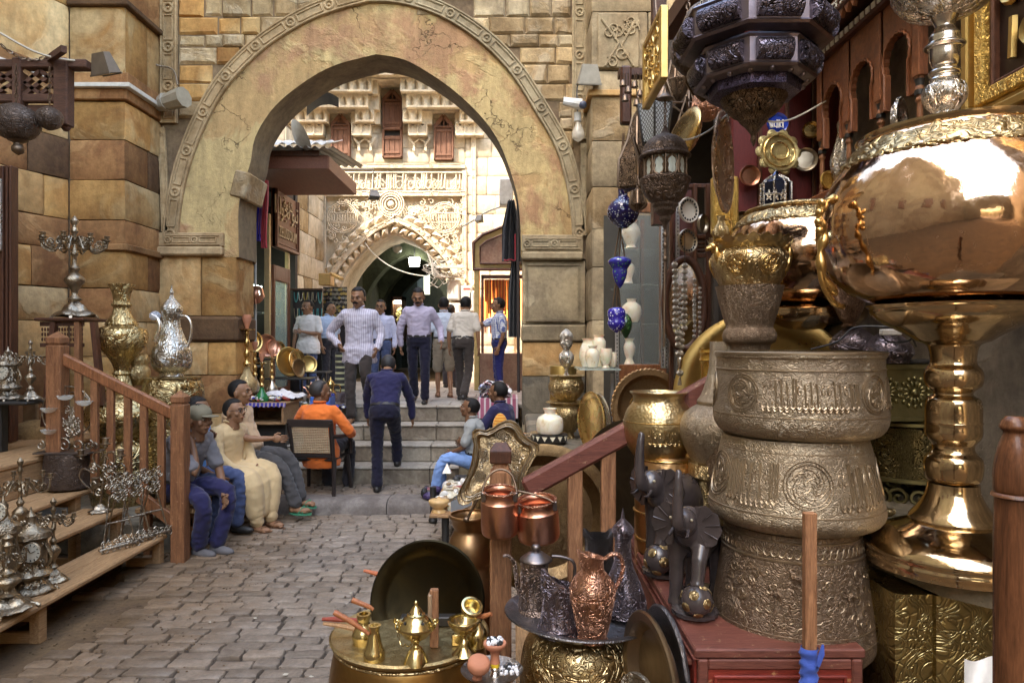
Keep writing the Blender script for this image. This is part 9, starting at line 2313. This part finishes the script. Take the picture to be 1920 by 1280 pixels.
person('man in a blue striped shirt and blue trousers reaching out by the black robes',X(936,10.9),10.9,TZ,pi/2+.15,STAND,
       dict(elR=(.22,.24,1.26),wrR=(.16,.46,1.30),elL=(-.24,-.04,1.12),wrL=(-.24,.04,.88)),.93,1.18,SK,CHECK,'short',BLUT,look=(.05,0))
person('man in navy bending forward as he climbs the first step, seen from behind',X(722,8.25),8.22,PZ,.05,STAND,
       dict(knL=(-.09,.02,.50),anL=(-.08,-.06,.09),knR=(.10,.30,.62),anR=(.10,.42,.31),elL=(-.26,.36,1.10),wrL=(-.27,.46,.84),elR=(.26,.38,1.08),wrR=(.28,.48,.82),hd=(0,.10,1.57)),1.0,1.16,SK,NAVY,'long',NAVY2,lean=.42,hair=plain((.02,.018,.018),.6))
person('person in a dark top far back in the vaulted street',X(845,13.6),13.6,TZ,.3,STAND,{},.95,1.18,SK,cloth((.6,.62,.68)),'short',BLACKT)
# -- seated on the left
bn = thing('wooden_bench','low wooden bench under the seated men on the left','bench',(-3.0,6.9,0)); 
part('seat',MB().box(-3.35,-2.82,6.15,7.62,.40,.45,c=.01),WOOD_Y,bn,30); part('rail',MB().box(-2.88,-2.85,6.2,7.6,.28,.36,c=.004),WOOD_Y,bn,30)
for yy in (6.2,6.85,7.5):
    for xx in (-3.3,-2.9): part('leg',MB().box(xx,xx+.06,yy,yy+.06,0,.40,c=.004),WOOD_OZ,bn,30)
sx = dict
person('seated boy in grey T-shirt and olive cap, chin on hand, behind the newel',-3.10,6.44,.0,-pi/2-.38,SIT,
       dict(elR=(.16,.36,.72),wrR=(.06,.22,.98),elL=(-.20,.26,.70),wrL=(-.06,.46,.50),knL=(-.12,.44,.52),anL=(-.02,.42,.10),knR=(.16,.44,.50),anR=(.10,.34,.10)),1.06,1.16,SK3,GREYS,'short',NAVY,cap=plain((.16,.14,.09),.8),hair=True,lean=.30,look=(-.1,.1),shoes=plain((.12,.11,.11),.8))
person('seated man in a blue and white polo shirt leaning back behind the capped boy',-3.18,6.84,.04,-pi/2-.2,SIT,
       dict(elL=(-.26,.02,.78),wrL=(-.12,.16,.92),elR=(.24,.14,.76),wrR=(.12,.34,.60),knL=(-.12,.44,.54),knR=(.18,.46,.52),anR=(.16,.30,.08)),1.02,1.16,SK3,POLO,'short',JEAN,look=(.1,0),lean=.05)
person('seated man in a cream galabeya and glasses on the bench',-2.99,7.22,.02,-pi/2-.35,SIT,
       dict(elR=(.22,.14,.74),wrR=(.14,.38,.58),elL=(-.22,.12,.74),wrL=(-.06,.34,.62),knR=(.13,.42,.52),anR=(.10,.50,.09),anL=(-.08,.52,.10)),1.0,1.16,SK,CREAM,'long',CREAM,robe=True,glasses=True,look=(.05,.12),lean=.10,bare=True,shoes=plain((.16,.08,.04)),belly=.02)
person('heavy seated man in a peach shirt and dark trousers at the bench end',-2.97,7.62,.10,-pi/2-.15,SIT,
       dict(elR=(.28,.18,.78),wrR=(.20,.44,.76),elL=(-.34,-.14,.90),wrL=(-.34,-.28,.84),knL=(-.12,.44,.52),knR=(.14,.46,.50),anL=(-.06,.62,.12),anR=(.14,.66,.10)),1.06,1.16,SK,PEACH,'short',GREYT,belly=.07,look=(.05,0),lean=-.12,bare=True,tuck=False,shoes=plain((.05,.22,.12),.5))
# plastic chair and the man in orange
CH = plain((.025,.018,.016),.35); chx, chy = X(592,8.02), 7.98
pc = thing('plastic_chair','dark brown plastic armchair with a woven cane back','chair',(chx,chy,PZ))
def cl(a,b,c): return V(chx+a*cos(-.12)-b*sin(-.12),chy+a*sin(-.12)+b*cos(-.12),PZ+c)
part('seat',MB().join(MB().box(-.24,.24,-.02,.42,.40,.44,c=.015),Matrix.Translation((chx,chy,PZ))@Matrix.Rotation(-.12,4,'Z')),CH,pc,30)
for a, b, a2, b2 in ((-.24,-.02,-.26,-.08),(.24,-.02,.26,-.08),(-.24,.40,-.27,.46),(.24,.40,.27,.46)): part('leg',MB().tube([cl(a,b,.42),cl(a2,b2,0)],[.030,.022],6),CH,pc,40)
fr2 = MB().tube([cl(-.23,-.03,.42),cl(-.25,-.14,.86)],.028,6).tube([cl(.23,-.03,.42),cl(.25,-.14,.86)],.028,6); fr2.beam(cl(-.27,-.14,.85),cl(.27,-.14,.85),.03,.09,c=.01); fr2.beam(cl(-.24,-.05,.47),cl(.24,-.05,.47),.03,.05,c=.01)
part('back_frame',fr2,CH,pc,40)
def cane():
    t = NT('cane'); o = t.obj(); v = t.voro(o,62,'F1',0,.05); k = t.ramp(v,[(.40,1.),(.46,0.)])
    return t.fin(t.mix(k,(.03,.02,.015),(.5,.38,.24)),.5)
wm = MB()
nx_, nz_ = 16, 16
for i in range(nx_):
    t = (i+.5) / nx_; wm.tube([cl(-.21+.42*t,-.055,.50),cl(-.22+.44*t,-.135,.81)],.008,4)
for j in range(nz_):
    t = (j+.5) / nz_; wm.tube([cl(-.215,-.062-.08*t,.50+.31*t),cl(.215,-.062-.08*t,.50+.31*t)],.007,4)
part('woven_cane',wm,plain((.46,.35,.22),.5),pc,0,kind='stuff')
for s_ in (-1,1): part('armrest',MB().tube(catmull([cl(s_*.25,-.12,.70),cl(s_*.28,.05,.68),cl(s_*.28,.3,.66),cl(s_*.27,.42,.60),cl(s_*.27,.44,.42)],4),.026,8),CH,pc,50)
person('man in an orange shirt sitting in the plastic chair seen from behind',chx+.03,chy+.12,PZ-.05,-.22,SIT,
       dict(elR=(.33,.06,.76),wrR=(.26,.26,.70),elL=(-.33,.06,.78),wrL=(-.24,.3,.72)),1.03,1.16,SK3,ORANGE,'long',BLACKT,look=(-.75,.05),lean=-.08,tuck=False,hair=plain((.03,.025,.022),.6),belly=.03)
# -- seated on the right
solo('low_stone_seat',MB().box(-.62,.1,8.05,8.62,PZ,.52,c=.03),ST_GREY,'low stone seat at the right end of the steps under the boy','seat')
person('boy in a grey shirt and light blue jeans sitting at the right of the steps',-.44,8.12,.05,pi/2-.1,SIT,
       dict(knL=(-.13,.36,.56),anL=(-.1,.50,.12),knR=(.12,.38,.50),anR=(.10,.48,.10),elL=(-.2,.10,.74),wrL=(-.08,.28,.64),elR=(.2,.12,.74),wrR=(.08,.28,.60)),.92,1.16,SK3,OLIVES,'short',JEANL,look=(0,.2),shoes=plain((.08,.05,.12)))
person('man in a dark top sitting beside the boy with his back to the camera',-.12,8.35,.12,pi/2-.5,SIT,dict(elL=(-.26,.16,.74),wrL=(-.22,.42,.62)),1.0,1.18,SK3,NAVY,'short',JEAN,look=(.1,0))
solo('orange_cloth_bag',MB().ball(P(938,800,8.1),(.09,.06,.16),14,10),cloth((.6,.22,.03),(.7,.45,.1),30.,'Z'),'orange patterned cloth bundle between the boy and the man beside him','bag')
